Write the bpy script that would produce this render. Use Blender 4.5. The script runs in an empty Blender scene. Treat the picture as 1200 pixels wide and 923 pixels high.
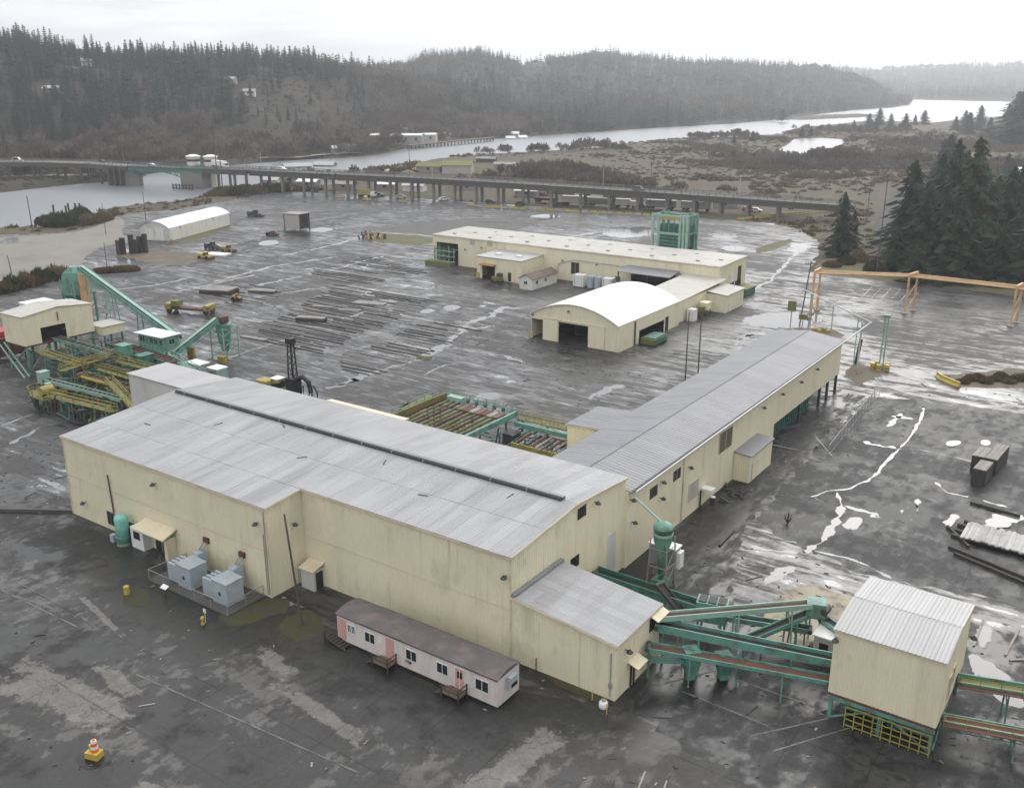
import bpy, math, random
import numpy as np
from mathutils import Vector, Matrix, noise as mnoise

random.seed(7); rng = np.random.default_rng(7)
scene = bpy.context.scene
col = scene.collection
R_ = math.radians

# ------------------------------------------------------------------ camera
F_PX, PITCH, YAW, CAM_H = 1130.0, R_(18.212), R_(-34.80), 50.0
cd = bpy.data.cameras.new('camera'); cam = bpy.data.objects.new('camera', cd); col.objects.link(cam)
cam.location = (0, 0, CAM_H); cam.rotation_euler = (R_(90) - PITCH, 0, -YAW)
cd.sensor_fit = 'HORIZONTAL'; cd.sensor_width = 36.0; cd.lens = 36.0 * F_PX / 1200.0
cd.clip_start = 1.0; cd.clip_end = 20000.0
scene.camera = cam

# ------------------------------------------------------------------ sky: overcast, sun behind thin cloud ahead and to the right
SUN_EL, SUN_AZ = R_(30), YAW + R_(26)
SUN_DIR = Vector((math.sin(SUN_AZ) * math.cos(SUN_EL), math.cos(SUN_AZ) * math.cos(SUN_EL), math.sin(SUN_EL)))
world = bpy.data.worlds.new('World'); scene.world = world; world.use_nodes = True
wn, wl = world.node_tree.nodes, world.node_tree.links
wn.clear()
def N(t, nodes=wn, **kw):
    n = nodes.new(t)
    for k, v in kw.items(): setattr(n, k, v)
    return n
sky = N('ShaderNodeTexSky', sky_type='NISHITA', sun_disc=False, sun_elevation=SUN_EL, sun_rotation=SUN_AZ, altitude=20.0, air_density=1.0, dust_density=3.0)
tc = N('ShaderNodeTexCoord'); sep = N('ShaderNodeSeparateXYZ'); wl.new(tc.outputs['Generated'], sep.inputs[0])
def M(op, a, b=None, c=None, nodes=wn, links=wl, clamp=False):
    n = nodes.new('ShaderNodeMath'); n.operation = op; n.use_clamp = clamp
    for i, x in enumerate((a, b, c)):
        if x is None: continue
        if isinstance(x, (int, float)): n.inputs[i].default_value = x
        else: links.new(x, n.inputs[i])
    return n.outputs[0]
zc = M('MAXIMUM', sep.outputs['Z'], 0.0)
den = M('ADD', zc, 0.12)
cx = M('DIVIDE', sep.outputs['X'], den); cy = M('DIVIDE', sep.outputs['Y'], den)
comb = N('ShaderNodeCombineXYZ'); wl.new(cx, comb.inputs[0]); wl.new(cy, comb.inputs[1])
cn = N('ShaderNodeTexNoise'); cn.inputs['Scale'].default_value = 0.4; cn.inputs['Detail'].default_value = 7; cn.inputs['Roughness'].default_value = 0.55; cn.inputs['Distortion'].default_value = 0.4
wl.new(comb.outputs[0], cn.inputs['Vector'])
cl = M('MULTIPLY_ADD', cn.outputs['Fac'], 3.2, -1.1, clamp=True)           # cloud thickness 0..1
dot = N('ShaderNodeVectorMath', operation='DOT_PRODUCT'); wl.new(tc.outputs['Generated'], dot.inputs[0]); dot.inputs[1].default_value = SUN_DIR
dp = M('MAXIMUM', dot.outputs['Value'], 0.0)
glow = M('MULTIPLY', M('POWER', dp, 5.0), 15.0)                             # light of the veiled sun spread by the cloud
grad = M('MULTIPLY_ADD', zc, 9.0, 8.6)                                      # overcast sky brightens towards the zenith
lum = M('ADD', M('MULTIPLY', grad, M('MULTIPLY_ADD', cl, 0.62, 0.56)), glow)
tint = N('ShaderNodeCombineXYZ'); wl.new(M('MULTIPLY', lum, 0.985), tint.inputs[0]); wl.new(M('MULTIPLY', lum, 1.0), tint.inputs[1]); wl.new(M('MULTIPLY', lum, 1.025), tint.inputs[2])
mix = N('ShaderNodeMix', data_type='RGBA'); mix.inputs['Factor'].default_value = 0.93
wl.new(sky.outputs[0], mix.inputs['A']); wl.new(tint.outputs[0], mix.inputs['B'])
bg = N('ShaderNodeBackground'); bg.inputs['Strength'].default_value = 0.1; wl.new(mix.outputs['Result'], bg.inputs[0])
wo = N('ShaderNodeOutputWorld'); wl.new(bg.outputs[0], wo.inputs[0])
world.cycles.sampling_method = 'MANUAL'; world.cycles.sample_map_resolution = 256

# ------------------------------------------------------------------ sun (veiled) and exposure
sd = bpy.data.lights.new('sun', 'SUN'); sun = bpy.data.objects.new('sun', sd); col.objects.link(sun)
sd.energy = 0.9; sd.angle = R_(28); sd.color = (1.0, 0.96, 0.9)
sun.rotation_euler = (-SUN_DIR).to_track_quat('-Z', 'Y').to_euler(); sun.location = (0, 0, 160)
scene.view_settings.view_transform = 'Standard'; scene.view_settings.look = 'None'
scene.view_settings.gamma = 1.0; scene.view_settings.exposure = 0.12; scene.view_settings.use_curve_mapping = False
scene.render.film_transparent = False
cyc = scene.cycles
cyc.use_denoising = True; cyc.max_bounces = 6; cyc.diffuse_bounces = 3; cyc.glossy_bounces = 3; cyc.transmission_bounces = 3; cyc.volume_bounces = 0
cyc.use_adaptive_sampling = True; cyc.adaptive_threshold = 0.02; cyc.caustics_reflective = False; cyc.caustics_refractive = False
try: cyc.denoiser = 'OPENIMAGEDENOISE'
except Exception: pass

# ------------------------------------------------------------------ pixel of the photograph -> point of the place
_cp, _sp = math.cos(PITCH), math.sin(PITCH)
_F = np.array([math.sin(YAW) * _cp, math.cos(YAW) * _cp, -_sp]); _Rv = np.array([math.cos(YAW), -math.sin(YAW), 0.0]); _U = np.cross(_Rv, _F)
_FH = np.array([math.sin(YAW), math.cos(YAW), 0.0])
def ray(u, v): return _F + _Rv * ((u - 600) / F_PX) - _U * ((v - 461.5) / F_PX)
def G(u, v, z=0.0):
    d = ray(u, v); t = (z - CAM_H) / d[2]; return Vector((d[0] * t, d[1] * t, z))
def WX(u, v, x):
    d = ray(u, v); t = x / d[0]; return Vector((x, d[1] * t, CAM_H + d[2] * t))
def WY(u, v, y):
    d = ray(u, v); t = y / d[1]; return Vector((d[0] * t, y, CAM_H + d[2] * t))
def AT(u, v, depth):
    d = ray(u, v); t = depth / (d[0] * _FH[0] + d[1] * _FH[1]); return Vector((d[0] * t, d[1] * t, CAM_H + d[2] * t))
def HT(p, v):
    """height above p at which a vertical there reaches image row v"""
    lo, hi = -10.0, 200.0
    for _ in range(40):
        m = (lo + hi) / 2; q = np.array([p[0], p[1], m - CAM_H]); zc_ = q @ _F
        if 461.5 - F_PX * (q @ _U) / zc_ > v: lo = m
        else: hi = m
    return lo

# ------------------------------------------------------------------ materials
MATS = {}
def mk(name, c, rough=0.6, var=0.12, scale=0.6, dirt=None, dirt_amt=0.5, dirt_lo=0.49, dirt_hi=0.66, stretch=(1, 1, 1), dscale=0.4, metal=0.0, objrand=0.0, fine=0.0, spec=0.5, bump=0.0, bscale=6.0, dirt2=None):
    m = bpy.data.materials.new(name); m.use_nodes = True; nt = m.node_tree; n, l = nt.nodes, nt.links
    b = n['Principled BSDF']; geo = n.new('ShaderNodeNewGeometry')
    t = n.new('ShaderNodeTexNoise'); t.inputs['Scale'].default_value = scale; t.inputs['Detail'].default_value = 5
    l.new(geo.outputs['Position'], t.inputs['Vector'])
    val = M('MULTIPLY_ADD', t.outputs['Fac'], 2 * var * 1.6, 1 - var * 1.6, nodes=n, links=l)
    if fine:
        t3 = n.new('ShaderNodeTexNoise'); t3.inputs['Scale'].default_value = 5.0; t3.inputs['Detail'].default_value = 4
        l.new(geo.outputs['Position'], t3.inputs['Vector'])
        val = M('MULTIPLY', val, M('MULTIPLY_ADD', t3.outputs['Fac'], 2 * fine, 1 - fine, nodes=n, links=l), nodes=n, links=l)
    if objrand:
        oi = n.new('ShaderNodeObjectInfo')
        val = M('MULTIPLY', val, M('MULTIPLY_ADD', oi.outputs['Random'], 2 * objrand, 1 - objrand, nodes=n, links=l), nodes=n, links=l)
    vm = n.new('ShaderNodeVectorMath'); vm.operation = 'SCALE'; vm.inputs[0].default_value = c[:3]; l.new(val, vm.inputs['Scale'])
    out = vm.outputs[0]
    if dirt is not None:
        mp = n.new('ShaderNodeMapping'); mp.inputs['Scale'].default_value = stretch; l.new(geo.outputs['Position'], mp.inputs[0])
        t2 = n.new('ShaderNodeTexNoise'); t2.inputs['Scale'].default_value = dscale; t2.inputs['Detail'].default_value = 6; t2.inputs['Roughness'].default_value = 0.65
        l.new(mp.outputs[0], t2.inputs['Vector'])
        mr = n.new('ShaderNodeMapRange'); mr.inputs['From Min'].default_value = dirt_lo; mr.inputs['From Max'].default_value = dirt_hi; mr.inputs['To Max'].default_value = dirt_amt
        l.new(t2.outputs['Fac'], mr.inputs['Value'])
        mx = n.new('ShaderNodeMix'); mx.data_type = 'RGBA'; l.new(mr.outputs[0], mx.inputs['Factor']); l.new(out, mx.inputs['A']); mx.inputs['B'].default_value = (*dirt, 1)
        out = mx.outputs['Result']
    if dirt2 is not None:       # narrow rust and mould runs
        for k_, (st_, sc_, a0, a1, am_, cc_) in enumerate((((1, 1, .05), 1.6, .6, .7, .35, dirt2), ((1, 1, .6), .22, .57, .68, .25, (.2, .19, .1)))):
            mp2 = n.new('ShaderNodeMapping'); mp2.inputs['Scale'].default_value = st_; mp2.inputs['Location'].default_value = (31 * k_, 5, 2); l.new(geo.outputs['Position'], mp2.inputs[0])
            t5 = n.new('ShaderNodeTexNoise'); t5.inputs['Scale'].default_value = sc_; t5.inputs['Detail'].default_value = 6; t5.inputs['Roughness'].default_value = .7; l.new(mp2.outputs[0], t5.inputs['Vector'])
            m5 = n.new('ShaderNodeMapRange'); m5.inputs['From Min'].default_value = a0; m5.inputs['From Max'].default_value = a1; m5.inputs['To Max'].default_value = am_; l.new(t5.outputs['Fac'], m5.inputs['Value'])
            x5 = n.new('ShaderNodeMix'); x5.data_type = 'RGBA'; l.new(m5.outputs[0], x5.inputs['Factor']); l.new(out, x5.inputs['A']); x5.inputs['B'].default_value = (*cc_, 1); out = x5.outputs['Result']
    l.new(out, b.inputs['Base Color'])
    b.inputs['Roughness'].default_value = rough; b.inputs['Metallic'].default_value = metal; b.inputs['Specular IOR Level'].default_value = spec
    if bump:
        t4 = n.new('ShaderNodeTexNoise'); t4.inputs['Scale'].default_value = bscale; t4.inputs['Detail'].default_value = 5; l.new(geo.outputs['Position'], t4.inputs['Vector'])
        bp = n.new('ShaderNodeBump'); bp.inputs['Strength'].default_value = bump; bp.inputs['Distance'].default_value = 0.05
        l.new(t4.outputs['Fac'], bp.inputs['Height']); l.new(bp.outputs[0], b.inputs['Normal'])
    MATS[name] = m; return m
mk('cream', (0.74, 0.68, 0.5), 0.55, 0.06, 0.25, dirt=(0.5, 0.45, 0.31), dirt_amt=0.3, dirt_lo=0.5, dirt_hi=0.7, stretch=(1, 1, 0.1), dscale=0.9, fine=0.05, dirt2=(0.2, 0.13, 0.06))
mk('cream_trim', (0.66, 0.57, 0.41), 0.5, 0.08, 0.5, dirt=(0.3, 0.2, 0.1), dirt_amt=0.4)
mk('pale_wall', (0.55, 0.55, 0.53), 0.6, 0.06, 0.3, dirt=(0.4, 0.39, 0.36), dirt_amt=0.5, stretch=(1, 1, 0.2))
mk('white_wall', (0.68, 0.66, 0.6), 0.6, 0.06, 0.3, dirt=(0.42, 0.4, 0.33), dirt_amt=0.5, stretch=(1, 1, 0.2), dscale=0.8)
mk('roof_galv', (0.34, 0.338, 0.343), 0.55, 0.14, 0.12, dirt=(0.24, 0.236, 0.238), dirt_amt=0.6, dirt_lo=0.47, dirt_hi=0.62, stretch=(1, 0.13, 1), dscale=0.45, objrand=0.075, fine=0.09)
mk('roof_grey', (0.21, 0.21, 0.222), 0.55, 0.1, 0.12, dirt=(0.17, 0.17, 0.185), dirt_amt=0.65, dirt_lo=0.47, dirt_hi=0.62, stretch=(0.3, 1, 1), dscale=0.3, objrand=0.045, fine=0.06)
mk('roof_light', (0.37, 0.365, 0.365), 0.45, 0.06, 0.15, dirt=(0.4, 0.39, 0.38), dirt_amt=0.5, objrand=0.06)
mk('roof_white', (0.68, 0.68, 0.69), 0.5, 0.04, 0.15, dirt=(0.6, 0.59, 0.57), dirt_amt=0.35, objrand=0.03)
mk('roof_tan', (0.43, 0.41, 0.37), 0.6, 0.08, 0.2, dirt=(0.3, 0.27, 0.22), dirt_amt=0.6, objrand=0.05)
mk('roof_peach', (0.68, 0.55, 0.44), 0.6, 0.08, 0.2, dirt=(0.5, 0.38, 0.28), dirt_amt=0.4)
mk('roof_felt', (0.115, 0.1, 0.098), 0.8, 0.2, 0.6, dirt=(0.2, 0.15, 0.15), dirt_amt=0.7, dscale=0.7, fine=0.1)
mk('roof_brown', (0.15, 0.105, 0.09), 0.85, 0.2, 0.5, dirt=(0.08, 0.07, 0.06), dirt_amt=0.6)
mk('vent_dark', (0.045, 0.045, 0.05), 0.6, 0.2, 0.5)
mk('aqua', (0.12, 0.285, 0.232), 0.5, 0.16, 0.7, dirt=(0.1, 0.12, 0.085), dirt_amt=0.8, dirt_lo=0.49, dirt_hi=0.62, dscale=0.9, fine=0.1)
mk('aqua_dark', (0.05, 0.17, 0.135), 0.55, 0.2, 0.7, dirt=(0.05, 0.05, 0.035), dirt_amt=0.8, dscale=0.8)
mk('aqua_pale', (0.27, 0.42, 0.355), 0.5, 0.12, 0.6, dirt=(0.25, 0.25, 0.18), dirt_amt=0.5, dscale=0.8)
mk('yellow', (0.33, 0.27, 0.065), 0.55, 0.16, 0.8, dirt=(0.16, 0.13, 0.04), dirt_amt=0.75, dirt_lo=0.45, dirt_hi=0.7, dscale=1.0)
mk('yellow_bright', (0.5, 0.37, 0.07), 0.5, 0.12, 0.8, dirt=(0.25, 0.2, 0.08), dirt_amt=0.5, dscale=1.2)
mk('yellow_moss', (0.18, 0.17, 0.05), 0.75, 0.2, 0.9, dirt=(0.09, 0.11, 0.03), dirt_amt=0.8, dirt_lo=0.4, dirt_hi=0.65, dscale=1.0)
mk('orange', (0.4, 0.17, 0.05), 0.55, 0.15, 0.8, dirt=(0.25, 0.12, 0.05), dirt_amt=0.6)
mk('salmon', (0.58, 0.37, 0.19), 0.6, 0.1, 0.6, dirt=(0.36, 0.2, 0.12), dirt_amt=0.6)
mk('rust', (0.13, 0.06, 0.042), 0.85, 0.25, 0.9, dirt=(0.06, 0.035, 0.03), dirt_amt=0.7)
mk('red', (0.42, 0.05, 0.035), 0.5, 0.1)
mk('steel_dark', (0.05, 0.05, 0.052), 0.55, 0.25, 0.8, dirt=(0.07, 0.05, 0.035), dirt_amt=0.5)
mk('steel', (0.27, 0.27, 0.27), 0.5, 0.15, 0.8, dirt=(0.16, 0.13, 0.1), dirt_amt=0.5)
mk('galv', (0.42, 0.43, 0.44), 0.4, 0.12, 0.8)
mk('belt', (0.022, 0.02, 0.02), 0.7, 0.2, 0.8, dirt=(0.07, 0.05, 0.03), dirt_amt=0.6)
mk('xfmr', (0.37, 0.43, 0.47), 0.5, 0.08, 0.5, dirt=(0.3, 0.26, 0.2), dirt_amt=0.4, dscale=1.2)
mk('tank_aqua', (0.2, 0.52, 0.42), 0.4, 0.06, 0.5, dirt=(0.2, 0.35, 0.28), dirt_amt=0.5, dscale=1.5)
mk('white', (0.74, 0.74, 0.72), 0.5, 0.05, 0.6, dirt=(0.5, 0.48, 0.42), dirt_amt=0.4, dscale=0.8)
mk('trailer_white', (0.66, 0.6, 0.57), 0.6, 0.05, 0.6, dirt=(0.4, 0.32, 0.27), dirt_amt=0.6, dirt_lo=0.48, dirt_hi=0.78, stretch=(1, 1, 0.3), dscale=1.4)
mk('pink_door', (0.58, 0.33, 0.28), 0.6, 0.1, 0.8)
mk('glass', (0.025, 0.03, 0.035), 0.12, 0.1, 0.8, spec=0.6)
mk('black', (0.02, 0.02, 0.021), 0.6, 0.2, 0.8)
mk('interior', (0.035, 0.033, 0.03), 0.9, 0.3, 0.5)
mk('rubber', (0.02, 0.02, 0.02), 0.8, 0.1)
mk('wood_grey', (0.27, 0.25, 0.23), 0.8, 0.2, 0.8, dirt=(0.12, 0.1, 0.085), dirt_amt=0.6, objrand=0.2, fine=0.15)
mk('wood_dark', (0.06, 0.052, 0.046), 0.85, 0.25, 0.8, dirt=(0.03, 0.027, 0.025), dirt_amt=0.6, objrand=0.2)
mk('wood_brown', (0.14, 0.1, 0.07), 0.85, 0.2, 0.8)
mk('lumber', (0.42, 0.3, 0.19), 0.8, 0.2, 0.8, objrand=0.2)
mk('pole_wood', (0.1, 0.082, 0.068), 0.85, 0.2, 0.6, dirt=(0.05, 0.04, 0.035), dirt_amt=0.5)
mk('concrete', (0.3, 0.285, 0.255), 0.75, 0.15, 0.25, dirt=(0.13, 0.12, 0.105), dirt_amt=0.7, dirt_lo=0.45, dirt_hi=0.68, dscale=0.3, fine=0.12)
mk('concrete_bridge', (0.2, 0.19, 0.17), 0.8, 0.12, 0.15, dirt=(0.12, 0.11, 0.1), dirt_amt=0.6, stretch=(1, 1, 0.3), dscale=0.2)
mk('concrete_dark', (0.085, 0.082, 0.075), 0.8, 0.2, 0.3, dirt=(0.07, 0.07, 0.06), dirt_amt=0.6)
mk('conifer', (0.014, 0.027, 0.014), 0.8, 0.3, 0.15, dirt=(0.034, 0.046, 0.02), dirt_amt=0.8, dscale=0.3, objrand=0.35, spec=0.2)
mk('conifer_far', (0.012, 0.025, 0.014), 0.85, 0.4, 0.05, dirt=(0.034, 0.046, 0.02), dirt_amt=0.85, dirt_lo=0.48, dirt_hi=0.58, dscale=0.03, objrand=0.35, spec=0.15)
mk('bare_far', (0.1, 0.078, 0.057), 0.9, 0.3, 0.03, dirt=(0.18, 0.157, 0.125), dirt_amt=0.85, dirt_lo=0.47, dirt_hi=0.6, dscale=0.03, objrand=0.25, spec=0.1)
mk('brush', (0.15, 0.108, 0.066), 0.9, 0.3, 0.06, dirt=(0.1, 0.092, 0.04), dirt_amt=0.8, dirt_lo=0.48, dirt_hi=0.62, dscale=0.03, objrand=0.2, spec=0.1)
mk('shrub', (0.05, 0.06, 0.026), 0.85, 0.3, 0.3, dirt=(0.1, 0.085, 0.05), dirt_amt=0.7, dscale=0.4, objrand=0.25, spec=0.2)
mk('bark', (0.07, 0.055, 0.045), 0.9, 0.2, 0.8)
mk('grass', (0.1, 0.095, 0.04), 0.9, 0.3, 0.3, dirt=(0.12, 0.09, 0.055), dirt_amt=0.7, dscale=0.3, fine=0.3)
mk('moss', (0.055, 0.06, 0.018), 0.9, 0.35, 0.5, dirt=(0.045, 0.042, 0.035), dirt_amt=0.9, dirt_lo=0.42, dirt_hi=0.6, dscale=0.5, fine=0.3)
mk('gravel', (0.2, 0.185, 0.16), 0.75, 0.15, 0.1, dirt=(0.12, 0.11, 0.1), dirt_amt=0.7, dscale=0.06, fine=0.15)
mk('dirt', (0.12, 0.095, 0.068), 0.9, 0.2, 0.2, dirt=(0.17, 0.14, 0.1), dirt_amt=0.6, dscale=0.2, fine=0.25)
mk('paint_white', (0.5, 0.5, 0.48), 0.6, 0.15, 0.5, dirt=(0.1, 0.1, 0.1), dirt_amt=0.9, dirt_lo=0.42, dirt_hi=0.6, dscale=0.6)
mk('paint_dull', (0.17, 0.165, 0.155), 0.6, 0.15, 0.5, dirt=(0.06, 0.06, 0.06), dirt_amt=0.95, dirt_lo=0.4, dirt_hi=0.58, dscale=0.5)
mk('house_wall', (0.3, 0.28, 0.25), 0.7, 0.1, 0.1, objrand=0.25)
mk('road_dry', (0.09, 0.09, 0.09), 0.95, 0.2, 0.2, spec=0.1, fine=0.1)
mk('board_pale', (0.4, 0.39, 0.37), 0.8, 0.15, 0.8, dirt=(0.2, 0.18, 0.16), dirt_amt=0.5, objrand=0.2)
mk('slab_tan', (0.33, 0.285, 0.215), 0.8, 0.2, 0.25, dirt=(0.13, 0.11, 0.085), dirt_amt=0.75, dirt_lo=0.47, dirt_hi=0.58, dscale=0.35, fine=0.2)
mk('plastic_orange', (0.75, 0.13, 0.03), 0.45, 0.06)

def ground_mat(name, dry, wet, pale, sx=0.05, sy=0.45, lo=0.462, hi=0.532, pale_amt=0.5, pud=0.585, rmax=0.75, rmin=0.3, spots=(), puds=0.12, pspots=(), pcol=(0.2, 0.19, 0.17)):
    """wet worn paving: smooth dark film where water stands, rough pale sediment where it has dried"""
    m = bpy.data.materials.new(name); m.use_nodes = True; nt = m.node_tree; n, l = nt.nodes, nt.links
    b = n['Principled BSDF']; geo = n.new('ShaderNodeNewGeometry')
    def nz(scale, detail, st=(1, 1, 1), rough=0.6, dist=0.0, off=(0, 0, 0)):
        mp = n.new('ShaderNodeMapping'); mp.inputs['Scale'].default_value = st; mp.inputs['Location'].default_value = off; l.new(geo.outputs['Position'], mp.inputs[0])
        t = n.new('ShaderNodeTexNoise'); t.inputs['Scale'].default_value = scale; t.inputs['Detail'].default_value = detail; t.inputs['Roughness'].default_value = rough; t.inputs['Distortion'].default_value = dist
        l.new(mp.outputs[0], t.inputs['Vector']); return t.outputs['Fac']
    m_ = lambda op, a, b_=None, c_=None, clamp=False: M(op, a, b_, c_, nodes=n, links=l, clamp=clamp)
    def rmp(x, a, b_, t0=0.0, t1=1.0):
        r = n.new('ShaderNodeMapRange'); r.interpolation_type = 'SMOOTHSTEP'
        for k, v in (('From Min', a), ('From Max', b_), ('To Min', t0), ('To Max', t1)): r.inputs[k].default_value = v
        l.new(x, r.inputs['Value']); return r.outputs[0]
    big = nz(0.035, 9, dist=0.6, rough=0.68); st = nz(1.0, 5, (sx, sy, 1), dist=0.3); st2 = nz(1.0, 4, (sx * 4, sy * 3, 1), off=(13, 4, 0)); mid = nz(0.35, 9, off=(40, 7, 0), rough=0.72); fine = nz(7.0, 3)
    wsum = m_('ADD', m_('MULTIPLY', big, 0.34), m_('ADD', m_('MULTIPLY', st, 0.3), m_('ADD', m_('MULTIPLY', st2, 0.16), m_('MULTIPLY', mid, 0.2))))
    p = rmp(wsum, pud, pud + 0.012)
    w = rmp(wsum, lo, hi); spo = None; sp_ = n.new('ShaderNodeSeparateXYZ'); l.new(geo.outputs['Position'], sp_.inputs[0])
    for (cx_, cy_, rx_, ry_) in spots:          # standing damp and old oil, uneven edges
        dx_ = m_('DIVIDE', m_('SUBTRACT', sp_.outputs[0], cx_), rx_); dy_ = m_('DIVIDE', m_('SUBTRACT', sp_.outputs[1], cy_), ry_)
        dd = m_('ADD', m_('SQRT', m_('ADD', m_('MULTIPLY', dx_, dx_), m_('MULTIPLY', dy_, dy_))), m_('MULTIPLY_ADD', nz(0.3, 7, off=(cx_, 3, 0), rough=0.7), 2.2, -1.1))
        q_ = rmp(dd, 1.1, 0.75); spo = q_ if spo is None else m_('MAXIMUM', spo, q_)
    mx = n.new('ShaderNodeMix'); mx.data_type = 'RGBA'; l.new(w, mx.inputs['Factor']); mx.inputs['A'].default_value = (*dry, 1); mx.inputs['B'].default_value = (*wet, 1)
    pm = rmp(m_('ADD', m_('MULTIPLY', nz(0.11, 6, off=(90, 20, 0), dist=0.5), 0.6), m_('MULTIPLY', st2, 0.4)), 0.515, 0.56, 0.0, pale_amt)
    mx2 = n.new('ShaderNodeMix'); mx2.data_type = 'RGBA'; l.new(pm, mx2.inputs['Factor']); l.new(mx.outputs['Result'], mx2.inputs['A']); mx2.inputs['B'].default_value = (*pale, 1)
    cur = mx2.outputs['Result']
    if spo is not None:
        mx3 = n.new('ShaderNodeMix'); mx3.data_type = 'RGBA'; l.new(m_('MULTIPLY', spo, 0.85), mx3.inputs['Factor']); l.new(cur, mx3.inputs['A']); mx3.inputs['B'].default_value = (0.026, 0.0255, 0.024, 1); cur = mx3.outputs['Result']
    psm = None
    for (cx_, cy_, rx_, ry_, an_) in pspots:    # remains of an older concrete slab showing through
        ca_, sa_ = math.cos(an_), math.sin(an_); ox = m_('SUBTRACT', sp_.outputs[0], cx_); oy = m_('SUBTRACT', sp_.outputs[1], cy_)
        lx_ = m_('ABSOLUTE', m_('DIVIDE', m_('ADD', m_('MULTIPLY', ox, ca_), m_('MULTIPLY', oy, sa_)), rx_)); ly_ = m_('ABSOLUTE', m_('DIVIDE', m_('SUBTRACT', m_('MULTIPLY', oy, ca_), m_('MULTIPLY', ox, sa_)), ry_))
        dd = m_('ADD', m_('MAXIMUM', lx_, ly_), m_('MULTIPLY_ADD', nz(0.45, 8, off=(cx_, 9, 0), rough=0.78), 2.8, -1.25)); q_ = rmp(dd, 1.0, 0.82); psm = q_ if psm is None else m_('MAXIMUM', psm, q_)
    if psm is not None:
        mx5 = n.new('ShaderNodeMix'); mx5.data_type = 'RGBA'; l.new(m_('MULTIPLY', psm, 0.62), mx5.inputs['Factor']); l.new(cur, mx5.inputs['A']); mx5.inputs['B'].default_value = (*pcol, 1); cur = mx5.outputs['Result']
    mx4 = n.new('ShaderNodeMix'); mx4.data_type = 'RGBA'; l.new(p, mx4.inputs['Factor']); l.new(cur, mx4.inputs['A']); mx4.inputs['B'].default_value = (puds, puds, puds * 1.03, 1); cur = mx4.outputs['Result']
    hs = n.new('ShaderNodeVectorMath'); hs.operation = 'SCALE'; l.new(cur, hs.inputs[0])
    cr = n.new('ShaderNodeTexVoronoi'); cr.feature = 'DISTANCE_TO_EDGE'; cr.inputs['Scale'].default_value = 0.16
    wv = n.new('ShaderNodeVectorMath'); wv.operation = 'ADD'; nn = n.new('ShaderNodeTexNoise'); nn.inputs['Scale'].default_value = 0.5; nn.inputs['Detail'].default_value = 4; l.new(geo.outputs['Position'], nn.inputs['Vector'])
    sc = n.new('ShaderNodeVectorMath'); sc.operation = 'SCALE'; l.new(nn.outputs['Color'], sc.inputs[0]); sc.inputs['Scale'].default_value = 4.0
    l.new(geo.outputs['Position'], wv.inputs[0]); l.new(sc.outputs[0], wv.inputs[1]); l.new(wv.outputs[0], cr.inputs['Vector'])
    crack = rmp(cr.outputs['Distance'], 0.0, 0.012, 0.5, 1.0)
    for ax_, pit_ in ((0, 6.1), (1, 7.3)):      # straight joints between the poured bays
        fx_ = m_('ABSOLUTE', m_('SUBTRACT', m_('FRACT', m_('DIVIDE', m_('ADD', sp_.outputs[ax_], m_('MULTIPLY', mid, .12)), pit_)), .5)); jm = rmp(fx_, 0.488, 0.494, 1.0, 0.55)
        crack = m_('MULTIPLY', crack, m_('MAXIMUM', jm, rmp(nz(0.06, 3, off=(70 + ax_ * 9, 1, 0)), 0.44, 0.5, 1.0, 0.0)))
    l.new(m_('MULTIPLY', crack, m_('MULTIPLY', m_('MULTIPLY_ADD', fine, 0.5, 0.75), m_('MULTIPLY', m_('MULTIPLY_ADD', mid, 0.7, 0.65), m_('MULTIPLY_ADD', nz(1.7, 8, off=(5, 50, 0), rough=0.75), 1.4, 0.3)))), hs.inputs['Scale'])
    l.new(hs.outputs[0], b.inputs['Base Color'])
    r1 = m_('MULTIPLY_ADD', w, rmin - rmax, rmax)
    rr = n.new('ShaderNodeMix'); l.new(p, rr.inputs['Factor']); l.new(r1, rr.inputs['A']); rr.inputs['B'].default_value = 0.04
    l.new(rr.outputs['Result'], b.inputs['Roughness']); b.inputs['Specular IOR Level'].default_value = 0.4
    bp = n.new('ShaderNodeBump'); bp.inputs['Distance'].default_value = 0.02
    l.new(m_('MULTIPLY', m_('SUBTRACT', 1.0, w), 0.25), bp.inputs['Strength']); l.new(fine, bp.inputs['Height']); l.new(bp.outputs[0], b.inputs['Normal'])
    MATS[name] = m; return m
NEAR_SPOTS = [(-92, 52, 15, 4.5), (-70, 52.5, 13, 5), (-51, 52.5, 15, 4.6), (-60, 56.5, 8, 4.5), (-86, 36, 10, 3.2), (-66, 27, 10, 3.0), (-76, 40.5, 6, 3), (-38, 57.5, 8, 3.5), (-112, 52, 14, 5), (-58, 38, 8, 2)]
NEAR_PALE = [(-71.5, 35.5, 8.5, 2.6, 0.12), (-69.5, 39.5, 4.0, 1.0, -0.15), (-35.0, 49.5, 1.6, 7.0, -0.15), (-80, 45, 6, .35, -.2), (-52, 46.5, 7, .9, -.12), (-60, 49.3, 3, 1.0, -.2), (-54, 33, 3, 1.0, .3)]
ground_mat('asphalt', (0.058, 0.0565, 0.054), (0.019, 0.019, 0.0196), (0.125, 0.122, 0.115), puds=0.2, pud=0.555, pale_amt=0.6, sx=0.07, sy=0.5)
ground_mat('asphalt_right', (0.036, 0.0352, 0.0346), (0.014, 0.014, 0.0147), (0.09, 0.088, 0.084), sx=0.2, sy=0.14, pale_amt=0.5, pud=0.592, puds=0.12, rmin=0.55)
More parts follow.
